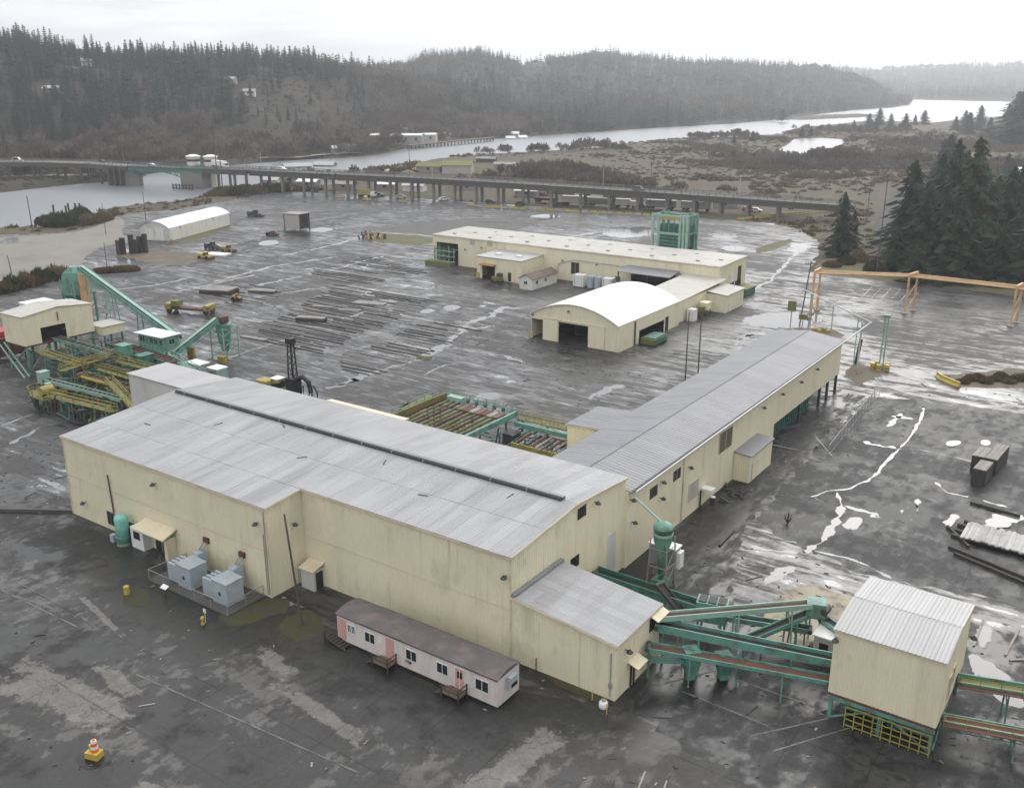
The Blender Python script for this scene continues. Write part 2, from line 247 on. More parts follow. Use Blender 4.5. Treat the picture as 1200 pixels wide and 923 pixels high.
ground_mat('asphalt_near', (0.054, 0.0515, 0.049), (0.026, 0.025, 0.024), (0.11, 0.104, 0.096), sx=0.2, sy=0.16, pale_amt=0.7, pud=0.66, spots=NEAR_SPOTS, pspots=NEAR_PALE, puds=0.08)
ground_mat('asphalt_dark', (0.028, 0.0276, 0.0272), (0.014, 0.014, 0.014), (0.055, 0.0535, 0.051), sx=0.3, sy=0.1, pale_amt=0.55, pud=0.66, puds=0.08)
ground_mat('asphalt_wet', (0.036, 0.0356, 0.0352), (0.016, 0.016, 0.0164), (0.068, 0.0665, 0.064), sx=0.2, sy=0.14, pale_amt=0.5, pud=0.6, rmin=0.35, puds=0.09)
ground_mat('marsh', (0.09, 0.068, 0.042), (0.06, 0.046, 0.029), (0.095, 0.086, 0.042), sx=0.03, sy=0.03, pale_amt=0.7, pud=0.64, rmax=1.0, rmin=0.9, puds=0.08)

def water_mat(name, c, rough, bump, scale, st=(1, 1, 1)):
    m = bpy.data.materials.new(name); m.use_nodes = True; n, l = m.node_tree.nodes, m.node_tree.links
    b = n['Principled BSDF']; b.inputs['Base Color'].default_value = (*c, 1); b.inputs['Roughness'].default_value = rough; b.inputs['IOR'].default_value = 1.333
    if bump:
        geo = n.new('ShaderNodeNewGeometry'); mp = n.new('ShaderNodeMapping'); mp.inputs['Scale'].default_value = st; l.new(geo.outputs['Position'], mp.inputs[0])
        t = n.new('ShaderNodeTexNoise'); t.inputs['Scale'].default_value = scale; t.inputs['Detail'].default_value = 4; l.new(mp.outputs[0], t.inputs['Vector'])
        bp = n.new('ShaderNodeBump'); bp.inputs['Strength'].default_value = bump; bp.inputs['Distance'].default_value = 0.4; l.new(t.outputs['Fac'], bp.inputs['Height']); l.new(bp.outputs[0], b.inputs['Normal'])
    MATS[name] = m
water_mat('puddle', (0.15, 0.15, 0.153), 0.07, 0, 1)
water_mat('river_water', (0.2, 0.215, 0.225), 0.3, 0.04, 0.25)

# ------------------------------------------------------------------ mesh builder
WL = {}      # world location of every object made here
def V3(p): return Vector((p[0], p[1], p[2] if len(p) > 2 else 0.0))
class MB:
    def __init__(s): s.v = []; s.f = []
    def add(s, vs, fs):
        n = len(s.v); s.v += [tuple(v) for v in vs]; s.f += [tuple(i + n for i in f) for f in fs]; return s
    def box(s, x0, x1, y0, y1, z0, z1):
        return s.add([(x0, y0, z0), (x1, y0, z0), (x1, y1, z0), (x0, y1, z0), (x0, y0, z1), (x1, y0, z1), (x1, y1, z1), (x0, y1, z1)],
                     [(3, 2, 1, 0), (4, 5, 6, 7), (0, 1, 5, 4), (1, 2, 6, 5), (2, 3, 7, 6), (3, 0, 4, 7)])
    def cbox(s, c, sx, sy, sz, rz=0.0):
        """box standing on c, turned by rz"""
        ca, sa = math.cos(rz), math.sin(rz); vs = []
        for z in (0, sz):
            for a, b in ((-1, -1), (1, -1), (1, 1), (-1, 1)):
                x, y = a * sx / 2, b * sy / 2; vs.append((c[0] + x * ca - y * sa, c[1] + x * sa + y * ca, c[2] + z))
        return s.add(vs, [(3, 2, 1, 0), (4, 5, 6, 7), (0, 1, 5, 4), (1, 2, 6, 5), (2, 3, 7, 6), (3, 0, 4, 7)])
    def beam(s, a, b, w, h=None):
        a, b = V3(a), V3(b); h = h or w; d = (b - a)
        if d.length < 1e-6: return s
        d.normalize(); r = d.cross(Vector((0, 0, 1)))
        if r.length < 1e-3: r = Vector((1, 0, 0))
        r.normalize(); u = r.cross(d); r *= w / 2; u *= h / 2
        return s.add([a - r - u, a + r - u, a + r + u, a - r + u, b - r - u, b + r - u, b + r + u, b - r + u],
                     [(0, 1, 2, 3), (7, 6, 5, 4), (4, 5, 1, 0), (5, 6, 2, 1), (6, 7, 3, 2), (7, 4, 0, 3)])
    def tube(s, pts, r, n=6, r2=None):
        pts = [V3(p) for p in pts]; base = len(s.v); k = len(pts)
        for i, p in enumerate(pts):
            d = (pts[min(i + 1, k - 1)] - pts[max(i - 1, 0)]).normalized()
            a = d.cross(Vector((0, 0, 1)))
            if a.length < 1e-3: a = Vector((1, 0, 0))
            a.normalize(); b = a.cross(d); rr = r if r2 is None else r + (r2 - r) * i / (k - 1)
            for j in range(n):
                t = 2 * math.pi * j / n; s.v.append(tuple(p + a * (rr * math.cos(t)) + b * (rr * math.sin(t))))
        for i in range(k - 1):
            for j in range(n):
                a0 = base + i * n + j; b0 = base + i * n + (j + 1) % n; s.f.append((a0, b0, b0 + n, a0 + n))
        s.f.append(tuple(base + j for j in reversed(range(n)))); s.f.append(tuple(base + (k - 1) * n + j for j in range(n)))
        return s
    def lathe(s, c, prof, n=14):
        """prof: (radius, height) pairs from the bottom up"""
        base = len(s.v); k = len(prof)
        for r, z in prof:
            for j in range(n):
                t = 2 * math.pi * j / n; s.v.append((c[0] + r * math.cos(t), c[1] + r * math.sin(t), c[2] + z))
        for i in range(k - 1):
            for j in range(n):
                a0 = base + i * n + j; b0 = base + i * n + (j + 1) % n; s.f.append((a0, b0, b0 + n, a0 + n))
        s.f.append(tuple(base + j for j in reversed(range(n)))); s.f.append(tuple(base + (k - 1) * n + j for j in range(n)))
        return s
    def prism(s, poly, z0, z1):
        n = len(poly); ar = sum(poly[i][0] * poly[(i + 1) % n][1] - poly[(i + 1) % n][0] * poly[i][1] for i in range(n))
        if ar < 0: poly = list(reversed(poly))
        b = len(s.v); s.v += [(p[0], p[1], z0) for p in poly] + [(p[0], p[1], z1) for p in poly]
        s.f.append(tuple(b + i for i in reversed(range(n)))); s.f.append(tuple(b + n + i for i in range(n)))
        for i in range(n): j = (i + 1) % n; s.f.append((b + i, b + j, b + n + j, b + n + i))
        return s
    def slab(s, pts, t):
        """sheet through the points pts (counter-clockwise from above), t thick downwards"""
        n = len(pts); b = len(s.v); s.v += [tuple(p) for p in pts] + [(p[0], p[1], p[2] - t) for p in pts]
        s.f.append(tuple(b + i for i in range(n))); s.f.append(tuple(b + n + i for i in reversed(range(n))))
        for i in range(n): j = (i + 1) % n; s.f.append((b + j, b + i, b + n + i, b + n + j))
        return s
    def sheet(s, poly, z):
        n = len(poly); ar = sum(poly[i][0] * poly[(i + 1) % n][1] - poly[(i + 1) % n][0] * poly[i][1] for i in range(n))
        if ar < 0: poly = list(reversed(poly))
        b = len(s.v); s.v += [(p[0], p[1], z) for p in poly]; s.f.append(tuple(b + i for i in range(n))); return s
    def ribwall(s, p0, p1, z0, z1, zt1=None, pitch=0.3, depth=0.035, mid=None):
        """ribbed siding from p0 to p1 (outside on the right hand); top runs z1 -> zt1, over mid=(t, z) if given"""
        a, b = Vector((p0[0], p0[1])), Vector((p1[0], p1[1])); L = (b - a).length; d = (b - a) / L; nr = Vector((d.y, -d.x))
        zt1 = z1 if zt1 is None else zt1
        k = max(1, int(round(L / pitch))); w = L / k
        def top(t):
            if mid is None: return z1 + (zt1 - z1) * t
            return z1 + (mid[1] - z1) * t / mid[0] if t < mid[0] else mid[1] + (zt1 - mid[1]) * (t - mid[0]) / (1 - mid[0])
        xs = []
        for i in range(k):
            o = i * w; xs += [(o, 0), (o + w * 0.62, 0), (o + w * 0.7, depth), (o + w * 0.92, depth)]
        xs.append((L, 0))
        if mid is not None: xs.append((L * mid[0], 0)); xs.sort()
        base = len(s.v)
        for o, q in xs:
            p = a + d * o + nr * q; t = o / L; s.v.append((p.x, p.y, z0)); s.v.append((p.x, p.y, top(t)))
        for i in range(len(xs) - 1): s.f.append((base + 2 * i, base + 2 * i + 2, base + 2 * i + 3, base + 2 * i + 1))
        return s
    def build(s, name, mat, parent=None, smooth=False, loc=None):
        me = bpy.data.meshes.new(name); v = np.array(s.v, float)
        if parent is not None: o0 = np.array(WL[parent.name])
        elif loc is not None: o0 = np.array(loc, float)
        else: o0 = np.array([(v[:, 0].min() + v[:, 0].max()) / 2, (v[:, 1].min() + v[:, 1].max()) / 2, v[:, 2].min()])
        me.from_pydata((v - o0).tolist(), [], s.f); me.update()
        if smooth: me.shade_smooth()
        me.materials.append(MATS[mat]); ob = bpy.data.objects.new(name, me); col.objects.link(ob)
        if parent is not None: ob.parent = parent
        else: ob.location = o0
        WL[ob.name] = tuple(o0); return ob
def tag(o, label=None, cat=None, group=None, kind=None):
    if label: o['label'] = label
    if cat: o['category'] = cat
    if group: o['group'] = group
    if kind: o['kind'] = kind
    return o
def thing(name, label, cat, loc, group=None):
    o = bpy.data.objects.new(name, None); col.objects.link(o); o.location = (loc[0], loc[1], loc[2] if len(loc) > 2 else 0.0)
    o.empty_display_size = 0.5; WL[o.name] = tuple(o.location); return tag(o, label, cat, group)
def copy_tree(o, loc=None, rz=None, label=None, parent=None, group=None, scale=None):
    c = o.copy(); col.objects.link(c)
    if parent is not None: c.parent = parent
    if loc is not None: c.location = (loc[0], loc[1], loc[2] if len(loc) > 2 else 0.0)
    if rz is not None: c.rotation_euler = (0, 0, rz)
    if scale is not None: c.scale = scale if hasattr(scale, '__len__') else (scale,) * 3
    if label: c['label'] = label
    if group: c['group'] = group
    WL[c.name] = tuple(c.location)
    for ch in list(o.children): copy_tree(ch, parent=c)
    return c
def struct(o): o['kind'] = 'structure'; return o
def stuff(o): o['kind'] = 'stuff'; return o
def smooth_poly(pts, it=2, jit=0.0):
    pts = [Vector((p[0], p[1])) for p in pts]
    for _ in range(it):
        q = []
        for i in range(len(pts)):
            a, b = pts[i], pts[(i + 1) % len(pts)]
            q += [a * 0.75 + b * 0.25, a * 0.25 + b * 0.75]
        pts = [p + Vector((random.uniform(-jit, jit), random.uniform(-jit, jit))) for p in q]
    return [(p.x, p.y) for p in pts]
def rough_poly(pts, step=0.6, amp=0.35):
    out = []; n = len(pts)
    for i in range(n):
        a, b = Vector(pts[i][:2]), Vector(pts[(i + 1) % n][:2]); L = (b - a).length; k = max(1, int(L / step)); d = (b - a) / max(L, 1e-6); nn = Vector((-d.y, d.x))
        for j in range(k):
            p = a.lerp(b, j / k); q = mnoise.fractal((p.x * .45, p.y * .45, 2.2), .8, 2.1, 5); p = p + nn * (amp * q) + d * (amp * .4 * mnoise.noise((p.x, p.y, 7))); out.append((p.x, p.y))
    return out
def pixpoly(px, z=0.0): return [tuple(G(u, v, z))[:2] for u, v in px]
# ================================================================== TERRAIN, RIVER, YARD
mk('forest_floor', (0.06, 0.054, 0.042), 0.95, 0.3, 0.02, dirt=(0.1, 0.085, 0.065), dirt_amt=0.7, dscale=0.012, spec=0.1)
WATER_Z = -2.5
FAR_SHORE = [(-400, 275), (-150, 245), (0, 226), (60, 219), (100, 215), (160, 211), (175, 204), (230, 197), (300, 191.5), (350, 187.5), (400, 185.5), (440, 182), (480, 173.5), (530, 166), (650, 158), (760, 150.5), (860, 145), (930, 138.5), (960, 134), (1000, 129), (1045, 126.5), (1066, 123), (1068, 117), (1195, 119.5)]
NEAR_SHORE = [(1180, 137), (1130, 140), (1090, 145), (1010, 143), (965, 148), (930, 151), (915, 158), (870, 163.5), (835, 162), (790, 164), (730, 170), (690, 176), (655, 178), (600, 181), (575, 182.5), (540, 184), (500, 189), (470, 196), (440, 201), (400, 203), (350, 207), (310, 213), (290, 222), (240, 232), (205, 240), (150, 243), (112, 249), (100, 262), (60, 268), (0, 270), (-150, 285), (-400, 320)]
POND = [(892, 186), (920, 185.5), (950, 185), (972, 175), (990, 168), (988, 163.5), (960, 161.5), (930, 163), (925, 168), (912, 176)]
ISLE = [(905, 139), (960, 136), (1000, 134.5), (1040, 136), (1000, 138), (940, 141)]
def wp(px, z): return np.array([[*G(u, v, z)[:2]] for u, v in px])
W_RIVER, W_POND, W_ISLE = wp(FAR_SHORE + NEAR_SHORE, WATER_Z), wp(POND, WATER_Z), wp(ISLE, WATER_Z)
def inside(P, poly):
    x, y = P[:, 0], P[:, 1]; c = np.zeros(len(P), bool); n = len(poly); j = n - 1
    for i in range(n):
        xi, yi = poly[i]; xj, yj = poly[j]
        k = ((yi > y) != (yj > y)) & (x < (xj - xi) * (y - yi) / (yj - yi + 1e-12) + xi); c ^= k; j = i
    return c
def edist(P, poly):
    d = np.full(len(P), 1e9); n = len(poly)
    for i in range(n):
        a, b = poly[i], poly[(i + 1) % n]; ab = b - a; t = np.clip(((P - a) @ ab) / (ab @ ab + 1e-12), 0, 1)
        d = np.minimum(d, np.hypot(*(P - a - t[:, None] * ab).T))
    return d
def sdist(P):
    """signed distance to the water's edge, positive on land"""
    s = np.where(inside(P, W_RIVER), -1, 1) * edist(P, W_RIVER)
    s2 = np.where(inside(P, W_POND), -1, 1) * edist(P, W_POND); s = np.minimum(s, s2)
    s3 = np.where(inside(P, W_ISLE), 1, -1) * edist(P, W_ISLE); return np.maximum(s, s3)
def ud(P):
    d = P @ _FH[:2]; s = P @ _Rv[:2]; return 600 + F_PX * s / np.maximum(d * _cp + CAM_H * _sp, 1.0), d
def depth_of(u, v, z=WATER_Z):
    g = G(u, v, z); return g.x * _FH[0] + g.y * _FH[1]
LAYERS = [  # (u, ridge row incl. trees, ridge depth, row of the foot of the slope)
    ([-700, -400, -100, 0, 60, 100, 150, 250, 300, 350, 400, 450, 520, 600, 680, 760], [20, 20, 24, 30, 42, 44, 50, 53, 55, 60, 66, 76, 86, 104, 124, 145],
     [800, 800, 800, 820, 840, 860, 880, 930, 950, 980, 1020, 1060, 1150, 1250, 1300, 1250], [215, 205, 188, 181, 179, 178, 177, 174, 172, 168, 164, 160, 158, 152, 148, 146]),
    ([300, 400, 480, 500, 560, 590, 602, 640, 700, 760, 800, 860, 900, 960, 1000, 1035, 1066, 1080], [80, 76, 68, 57, 53, 60, 65, 62, 57, 62, 65, 65, 68, 74, 80, 92, 114, 130],
     [1500, 1550, 1600, 1700, 1700, 1750, 1800, 1850, 1900, 2000, 2000, 2050, 2050, 2150, 2200, 2200, 2150, 2100], [165, 160, 158, 157, 155, 153, 152, 151, 148, 145, 143, 139, 136, 131, 127, 123, 119, 118]),
    ([500, 800, 880, 1000, 1050, 1100, 1150, 1200, 1300, 1500, 2000], [80, 80, 79, 78, 76, 74, 73, 72, 70, 66, 60],
     [4200] * 11, [112] * 6 + [113, 114, 114, 114, 114]),
]
TREE_H = 17.0
def terrain(P):
    """ground height and 'hillness' at the plan points P"""
    u, d = ud(P); sd_ = sdist(P)
    nz = np.array([mnoise.fractal((x * 0.006, y * 0.006, 0.3), 0.9, 2.0, 4) for x, y in P])
    h = np.zeros(len(P)); hill = np.zeros(len(P))
    for us, vs, ds, fs in LAYERS:
        vr, dr, fr = np.interp(u, us, vs), np.interp(u, us, ds), np.interp(u, us, fs)
        # slope foot depth
        ang = np.arctan((fr - 461.5) / F_PX) + PITCH
        foot = (CAM_H + 1.0) / np.tan(np.maximum(ang, 0.004))
        rise = CAM_H - dr * np.tan(np.arctan((vr - 461.5) / F_PX) + PITCH) - TREE_H
        rise = np.maximum(rise, 0)
        ok = (u > us[0]) & (u < us[-1])
        t = np.clip((d - foot) / np.maximum(dr - foot, 50), 0, 1.0); prof = t * t * (3 - 2 * t) * 0.55 + t * 0.45
        bk = np.clip((d - dr) / 700, 0, 1); prof = prof * (1 - 0.75 * bk * bk)
        edge = np.clip((u - us[0]) / 60, 0, 1) * np.clip((us[-1] - u) / 60, 0, 1)
        hh = rise * prof * edge * np.where(ok, 1, 0)
        hh = hh + nz * 9.0 * np.clip(t * 3, 0, 1) * np.clip((1 - t) * 4, 0.15, 1) * np.where(ok & (rise > 3), 1, 0)
        h = np.maximum(h, hh); hill = np.maximum(hill, np.where(ok & (rise > 4), np.clip(t * 12, 0, 1), 0))
    base = -0.25 + 0.2 * np.clip(nz, -1, 1)
    h = np.where(h > 0.3, h, base)
    bank = np.clip(sd_ / 7.0, -1, 1)
    z = np.where(sd_ < 7, np.minimum(h, WATER_Z + 0.1 + (h - WATER_Z - 0.1) * np.clip(bank, 0, 1)), h)
    z = np.where(sd_ < 0, WATER_Z - 0.2 + 2.0 * np.maximum(bank, -1), z)
    return z, hill, sd_
YARD_PX = [(-420, 345), (-150, 300), (0, 275), (60, 273), (98, 268), (125, 256), (150, 250), (205, 246), (245, 239), (296, 230), (330, 224), (450, 230), (560, 237), (700, 247), (860, 258), (905, 262), (935, 268), (957, 281), (960, 296), (948, 318), (1050, 330), (1200, 346), (1500, 380)]
YARD = pixpoly(YARD_PX) + [(160, 260), (160, -120), (-260, -160), (-330, 60)]
_yp = pixpoly(YARD_PX); _q = []
for _i in range(len(_yp) - 1):
    _a, _b = Vector(_yp[_i]), Vector(_yp[_i + 1]); _n = max(1, int((_b - _a).length / 2.5)) if _i > 12 else 1
    for _j in range(_n): _p = _a.lerp(_b, _j / _n); _o = 1.8 * mnoise.fractal((_p.x * .15, _p.y * .15, 6), .9, 2.0, 4) if _n > 1 else 0; _q.append((_p.x + _o * .4, _p.y + _o))
YARD = _q + [_yp[-1]] + [(160, 260), (160, -120), (-260, -160), (-330, 60)]
angs = np.radians(np.concatenate([np.arange(-180, -39, 3.0), np.arange(-38.8, 39, 0.32), np.arange(40, 180, 3.0)])) + YAW
rads = [25.0]
while rads[-1] < 5000: rads.append(rads[-1] * 1.0175 + 0.3)
rads = np.array(rads)
PA, PR = np.meshgrid(angs, rads); P2 = np.stack([PR * np.sin(PA), PR * np.cos(PA)], -1).reshape(-1, 2)
tz, thill, tsd = terrain(P2)
yd = np.where(inside(P2, np.array(YARD)), 1, -1) * edist(P2, np.array(YARD))
tz = np.where(yd > 2, -0.35, np.where((yd > -8) & (tsd > 6), np.minimum(tz, -0.12), tz))
na, nr = len(angs), len(rads)
V = np.concatenate([np.column_stack([P2, tz]), [[0, 0, -0.4]]]); idx = np.arange(na * nr).reshape(nr, na)
q = np.stack([idx[:-1], np.roll(idx, -1, 1)[:-1], np.roll(idx, -1, 1)[1:], idx[1:]], -1).reshape(-1, 4)
faces = [tuple(x[::-1]) for x in q.tolist()] + [(int(idx[0, (i + 1) % na]), int(idx[0, i]), na * nr)[::1] for i in range(na)]
me = bpy.data.meshes.new('ground'); me.from_pydata(V.tolist(), [], faces); me.update()
me.materials.append(MATS['marsh']); me.materials.append(MATS['forest_floor'])
uq, dq = ud(P2); fsh = np.interp(uq, [p[0] for p in FAR_SHORE], [depth_of(*p) for p in FAR_SHORE]); farland = (dq > fsh - 4).astype(float)
hf = (thill[q].mean(1) > 0.15) | (farland[q].mean(1) > .4); mi = np.zeros(len(faces), np.int32); mi[:len(hf)] = hf; me.polygons.foreach_set('material_index', mi)
me.shade_smooth(); gr = bpy.data.objects.new('ground', me); col.objects.link(gr); struct(gr); WL[gr.name] = (0, 0, 0)
def ground_z(x, y): return float(terrain(np.array([[x, y]]))[0][0])
b = MB(); k = 64; b.add([(4980 * math.cos(2 * math.pi * i / k), 4980 * math.sin(2 * math.pi * i / k), WATER_Z) for i in range(k)], [tuple(range(k))])
struct(b.build('river', 'river_water', loc=(0, 0, WATER_Z)))
def patch(name, poly, mat, z, it=0, jit=0.0):
    p = rough_poly(smooth_poly(poly, min(it, 1)), max(.5, jit * 2), .25 + jit * 1.6) if it else poly
    return struct(MB().sheet(p, z).build(name, mat))
patch('yard_paving', YARD, 'asphalt', 0.0)
E_ = 0.004
patch('gravel_lot', pixpoly([(-420, 350), (-150, 302), (0, 277), (60, 275), (98, 270), (122, 262), (140, 255), (148, 262), (140, 275), (158, 279), (150, 284), (120, 289), (104, 297), (92, 312), (75, 323), (40, 333), (0, 342), (-250, 380)]), 'gravel', E_, 2, 0.3)
patch('lane', pixpoly([(80, 345), (170, 322), (290, 297), (385, 270), (420, 250), (372, 246), (345, 262), (300, 280), (210, 305), (120, 322), (60, 330)]), 'asphalt_wet', 2 * E_, 2, 0.2)
patch('near_paving', [(-260, -100), (60, -100), (60, 50), (-28, 60.5), (-31.5, 61.3), (-44, 56.6), (-100, 55.6), (-128, 60), (-190, 70), (-260, 60)], 'asphalt_near', .5 * E_)
patch('east_lane_paving', rough_poly([(-42.6, 60), (-28, 62), (-22, 76), (-31.5, 84), (-35.8, 100), (-37.6, 130), (-38.2, 157), (-42.6, 158.5)], .8, 1.1), 'asphalt_dark', E_)
patch('east_lot_paving', rough_poly([(-35.5, 101), (-37.3, 130), (-37.9, 157.5), (-20, 162), (60, 160), (60, 100), (-10, 98), (-22, 96)], .8, 1.1), 'asphalt_right', E_)
patch('tower_paving', rough_poly([(-28, 60.5), (50, 40), (50, 92), (-8, 92), (-21.8, 76), (-27.8, 62)], .8, 1.1), 'asphalt_wet', 1.6 * E_)
patch('moss_patch', pixpoly([(335, 720), (365, 712), (378, 728), (372, 745), (345, 748), (325, 738)]), 'moss', 4 * E_, 2, 0.55)
patch('moss_patch', pixpoly([(150, 690), (175, 688), (182, 705), (160, 712), (145, 702)]), 'moss', 4 * E_, 2, 0.55)
patch('moss_patch', pixpoly([(595, 742), (612, 745), (700, 800), (716, 818), (700, 824), (640, 792), (604, 770)]), 'moss', 4 * E_, 2, 0.55)
patch('moss_patch', pixpoly([(250, 720), (290, 708), (330, 700), (345, 705), (330, 722), (280, 738)]), 'moss', 4 * E_, 2, 0.55)
patch('grass_verge', pixpoly([(945, 319), (1050, 331), (1200, 347), (1500, 382), (1500, 345), (1200, 325), (1050, 305), (975, 297)]), 'grass', 0.006, 1, 0.3)
patch('grass_verge', pixpoly([(888, 290), (925, 279), (930, 283), (905, 294), (884, 297)]), 'grass', E_, 1, 0.2)
patch('grass_verge', pixpoly([(205, 283), (240, 268), (270, 260), (268, 266), (240, 277), (215, 286)]), 'grass', 3 * E_, 1, 0.2)
patch('dirt_strip', pixpoly([(130, 298), (165, 292), (230, 296), (250, 298), (240, 306), (200, 312), (160, 305)]), 'dirt', 3 * E_, 2, 0.7)
patch('dirt_strip', pixpoly([(1098, 440), (1140, 436), (1200, 432), (1300, 430), (1300, 455), (1200, 455), (1130, 455), (1100, 449)]), 'dirt', E_, 2, 0.7)
patch('dirt_strip', pixpoly([(985, 440), (1000, 425), (1020, 428), (1038, 425), (1040, 436), (1020, 444), (1010, 455), (1000, 447)]), 'dirt', E_, 2, 0.7)
patch('dirt_strip', pixpoly([(925, 385), (945, 383), (970, 384), (990, 392), (985, 396), (950, 392)]), 'dirt', 3 * E_, 2, 0.7)
patch('grass_verge', pixpoly([(425, 272), (450, 273), (506, 277), (506, 288), (450, 285), (430, 281)]), 'grass', E_, 1, 0.2)
patch('concrete_slab', pixpoly([(895, 722), (930, 680), (1010, 702), (985, 742), (965, 772), (880, 745)]), 'slab_tan', 3 * E_, 1, .15)
patch('concrete_slab', pixpoly([(430, 268), (560, 255), (640, 258), (600, 272), (506, 276)]), 'concrete_dark', E_, 0)
patch('access_road', pixpoly([(1026, 262), (1042, 236), (1060, 215), (1070, 215), (1052, 262), (1038, 292), (1024, 288)], -0.05), 'road_dry', 0.02, 1, .4)

def stream(px, w, z=3.2 * E_, name='puddle'):
    """a run of standing water with uneven edges"""
    pts = [G(u, v) for u, v in px]; P = []
    for i in range(len(pts) - 1):
        k = max(2, int((pts[i + 1] - pts[i]).length / .3))
        P += [pts[i].lerp(pts[i + 1], j / k) for j in range(k)]
    P.append(pts[-1]); Lf, Rt = [], []
    for i, p in enumerate(P):
        d = (P[min(i + 1, len(P) - 1)] - P[max(i - 1, 0)]).normalized(); n = Vector((-d.y, d.x, 0)); e = min(1, 0.25 + 0.5 * i, 0.25 + 0.5 * (len(P) - 1 - i))
        fr = lambda k_: max(.03, .42 + .75 * mnoise.fractal((p.x * .5, p.y * .5, k_), .9, 2.2, 5) + .45 * mnoise.noise((p.x * .12, p.y * .12, k_ + 3)))
        o = n * (0.7 * w * mnoise.noise((p.x * 0.3, p.y * 0.3, 4)))
        Lf.append(p + o + n * w * e * fr(1.7)); Rt.append(p + o - n * w * e * fr(8.3))
    b = MB(); n = len(P); b.v = [(q.x, q.y, z) for q in Lf] + [(q.x, q.y, z) for q in Rt]; b.f = [(i, n + i, n + i + 1, i + 1)[::1] for i in range(n - 1)]
    return struct(b.build(name, 'puddle'))
def pool(px, z=3.4 * E_):
    q = pixpoly(px); sz = max(max(p[0] for p in q) - min(p[0] for p in q), max(p[1] for p in q) - min(p[1] for p in q)); return struct(MB().sheet(rough_poly(smooth_poly(q, 2), max(.2, sz * .03), sz * (.1 if sz > 4 else .05)), z).build('puddle', 'puddle'))
for px, w in [
    ([(385, 456), (440, 436), (482, 424), (512, 410), (530, 398), (545, 388), (546, 380), (575, 370), (592, 361), (610, 362)], 1.6),
    ([(545, 386), (580, 382)], 1.0), ([(690, 468), (705, 460), (730, 451)], 1.3), ([(560, 412), (590, 417), (615, 425)], 0.9), ([(495, 440), (520, 428), (540, 425)], 0.5),
    ([(400, 374), (440, 362), (500, 375), (540, 383)], 0.7), ([(410, 392), (470, 402), (510, 412)], 0.6), ([(430, 345), (470, 349), (505, 352)], 1.0), ([(402, 358), (450, 352), (520, 345)], 0.8),
    ([(1084, 478), (1069, 510), (1051, 528), (1018, 564), (990, 573), (966, 576), (950, 582)], 0.36), ([(982, 577), (988, 594), (981, 609), (960, 636), (942, 648)], 0.75),
    ([(955, 645), (990, 652), (1018, 662), (1042, 678)], 0.6), ([(1051, 526), (1075, 527), (1100, 531), (1142, 541)], 0.3), ([(1012, 517), (1030, 522), (1050, 526)], 1.2), ([(1097, 565), (1110, 577), (1140, 584), (1180, 594)], 0.6),
    ([(990, 592), (1010, 598), (1030, 603)], 0.8), ([(1045, 487), (1070, 491)], 0.7), ([(1040, 500), (1056, 484)], 0.6), ([(880, 640), (900, 645), (935, 648)], 0.8),
    ([(300, 335), (380, 318), (450, 300)], 1.6), ([(250, 330), (320, 312), (400, 300)], 1.0), ([(290, 350), (370, 338), (460, 335)], 0.8), ([(272, 372), (330, 378), (390, 386)], 0.7), ([(265, 420), (320, 402), (345, 396)], 0.5),
    ([(345, 405), (400, 412), (440, 404)], 0.6), ([(365, 430), (420, 446), (395, 452)], 0.8), ([(640, 425), (680, 436)], 0.35), ([(210, 342), (260, 330), (300, 322)], 0.9), ([(120, 340), (180, 335), (225, 325)], 0.9),
    ([(330, 300), (400, 285), (430, 275)], 1.1), ([(700, 285), (760, 289), (800, 296)], 1.3), ([(640, 283), (700, 272), (740, 270)], 1.6), ([(560, 260), (620, 262), (660, 270)], 1.4), ([(440, 272), (480, 275), (506, 277)], 1.2),
    ([(870, 345), (900, 330), (930, 300), (945, 286)], 1.0), ([(855, 400), (880, 392), (862, 405)], 0.9), ([(1000, 345), (1060, 352), (1110, 357)], 0.6), ([(970, 355), (1020, 362), (1080, 370)], 0.5),
    ([(10, 520), (50, 500), (70, 495)], 0.6), ([(0, 500), (40, 485)], 0.6)]:
    stream(px, w)
for px in [[(866, 377), (875, 370), (900, 366), (935, 366), (964, 370), (962, 378), (940, 384), (890, 384)], [(972, 370), (990, 373), (1015, 378), (1008, 384), (985, 382)],
           [(555, 463), (572, 459), (590, 462), (585, 468), (560, 469)], [(1108, 520), (1112, 516), (1127, 516), (1124, 521), (1112, 523)], [(1148, 516), (1160, 515), (1162, 521), (1152, 522)],
           [(1070, 588), (1078, 582), (1080, 596), (1075, 600)], [(515, 360), (532, 357), (542, 360), (530, 364)], [(490, 365), (505, 361), (514, 364), (498, 368)], [(560, 358), (572, 357), (566, 361)],
           [(700, 270), (735, 265), (790, 268), (770, 276), (720, 280)], [(615, 255), (640, 250), (660, 254), (640, 259)], [(922, 292), (935, 284), (950, 286), (945, 296), (925, 297)],
           [(825, 275), (850, 272), (870, 276), (850, 281)], [(840, 290), (862, 287), (880, 291), (860, 296)], [(355, 270), (375, 266), (395, 268), (380, 273)], [(300, 285), (320, 280), (330, 284), (312, 289)],
           [(1150, 620), (1170, 597), (1200, 602), (1200, 615), (1170, 618)], [(1144, 745), (1150, 732), (1166, 735), (1160, 755), (1148, 760)], [(1130, 770), (1145, 765), (1170, 785), (1200, 815), (1185, 835), (1150, 800)],
           [(1105, 610), (1120, 600), (1125, 612), (1110, 618)], [(905, 670), (925, 660), (935, 668), (915, 680), (890, 690)], [(985, 612), (1005, 604), (1010, 612), (995, 622)], [(1140, 541), (1152, 536), (1165, 540), (1150, 546)],
           [(138, 294), (148, 291), (154, 294), (145, 297)], [(0, 268 + 12), (20, 277), (24, 284), (0, 288)]]:
    pool(px)
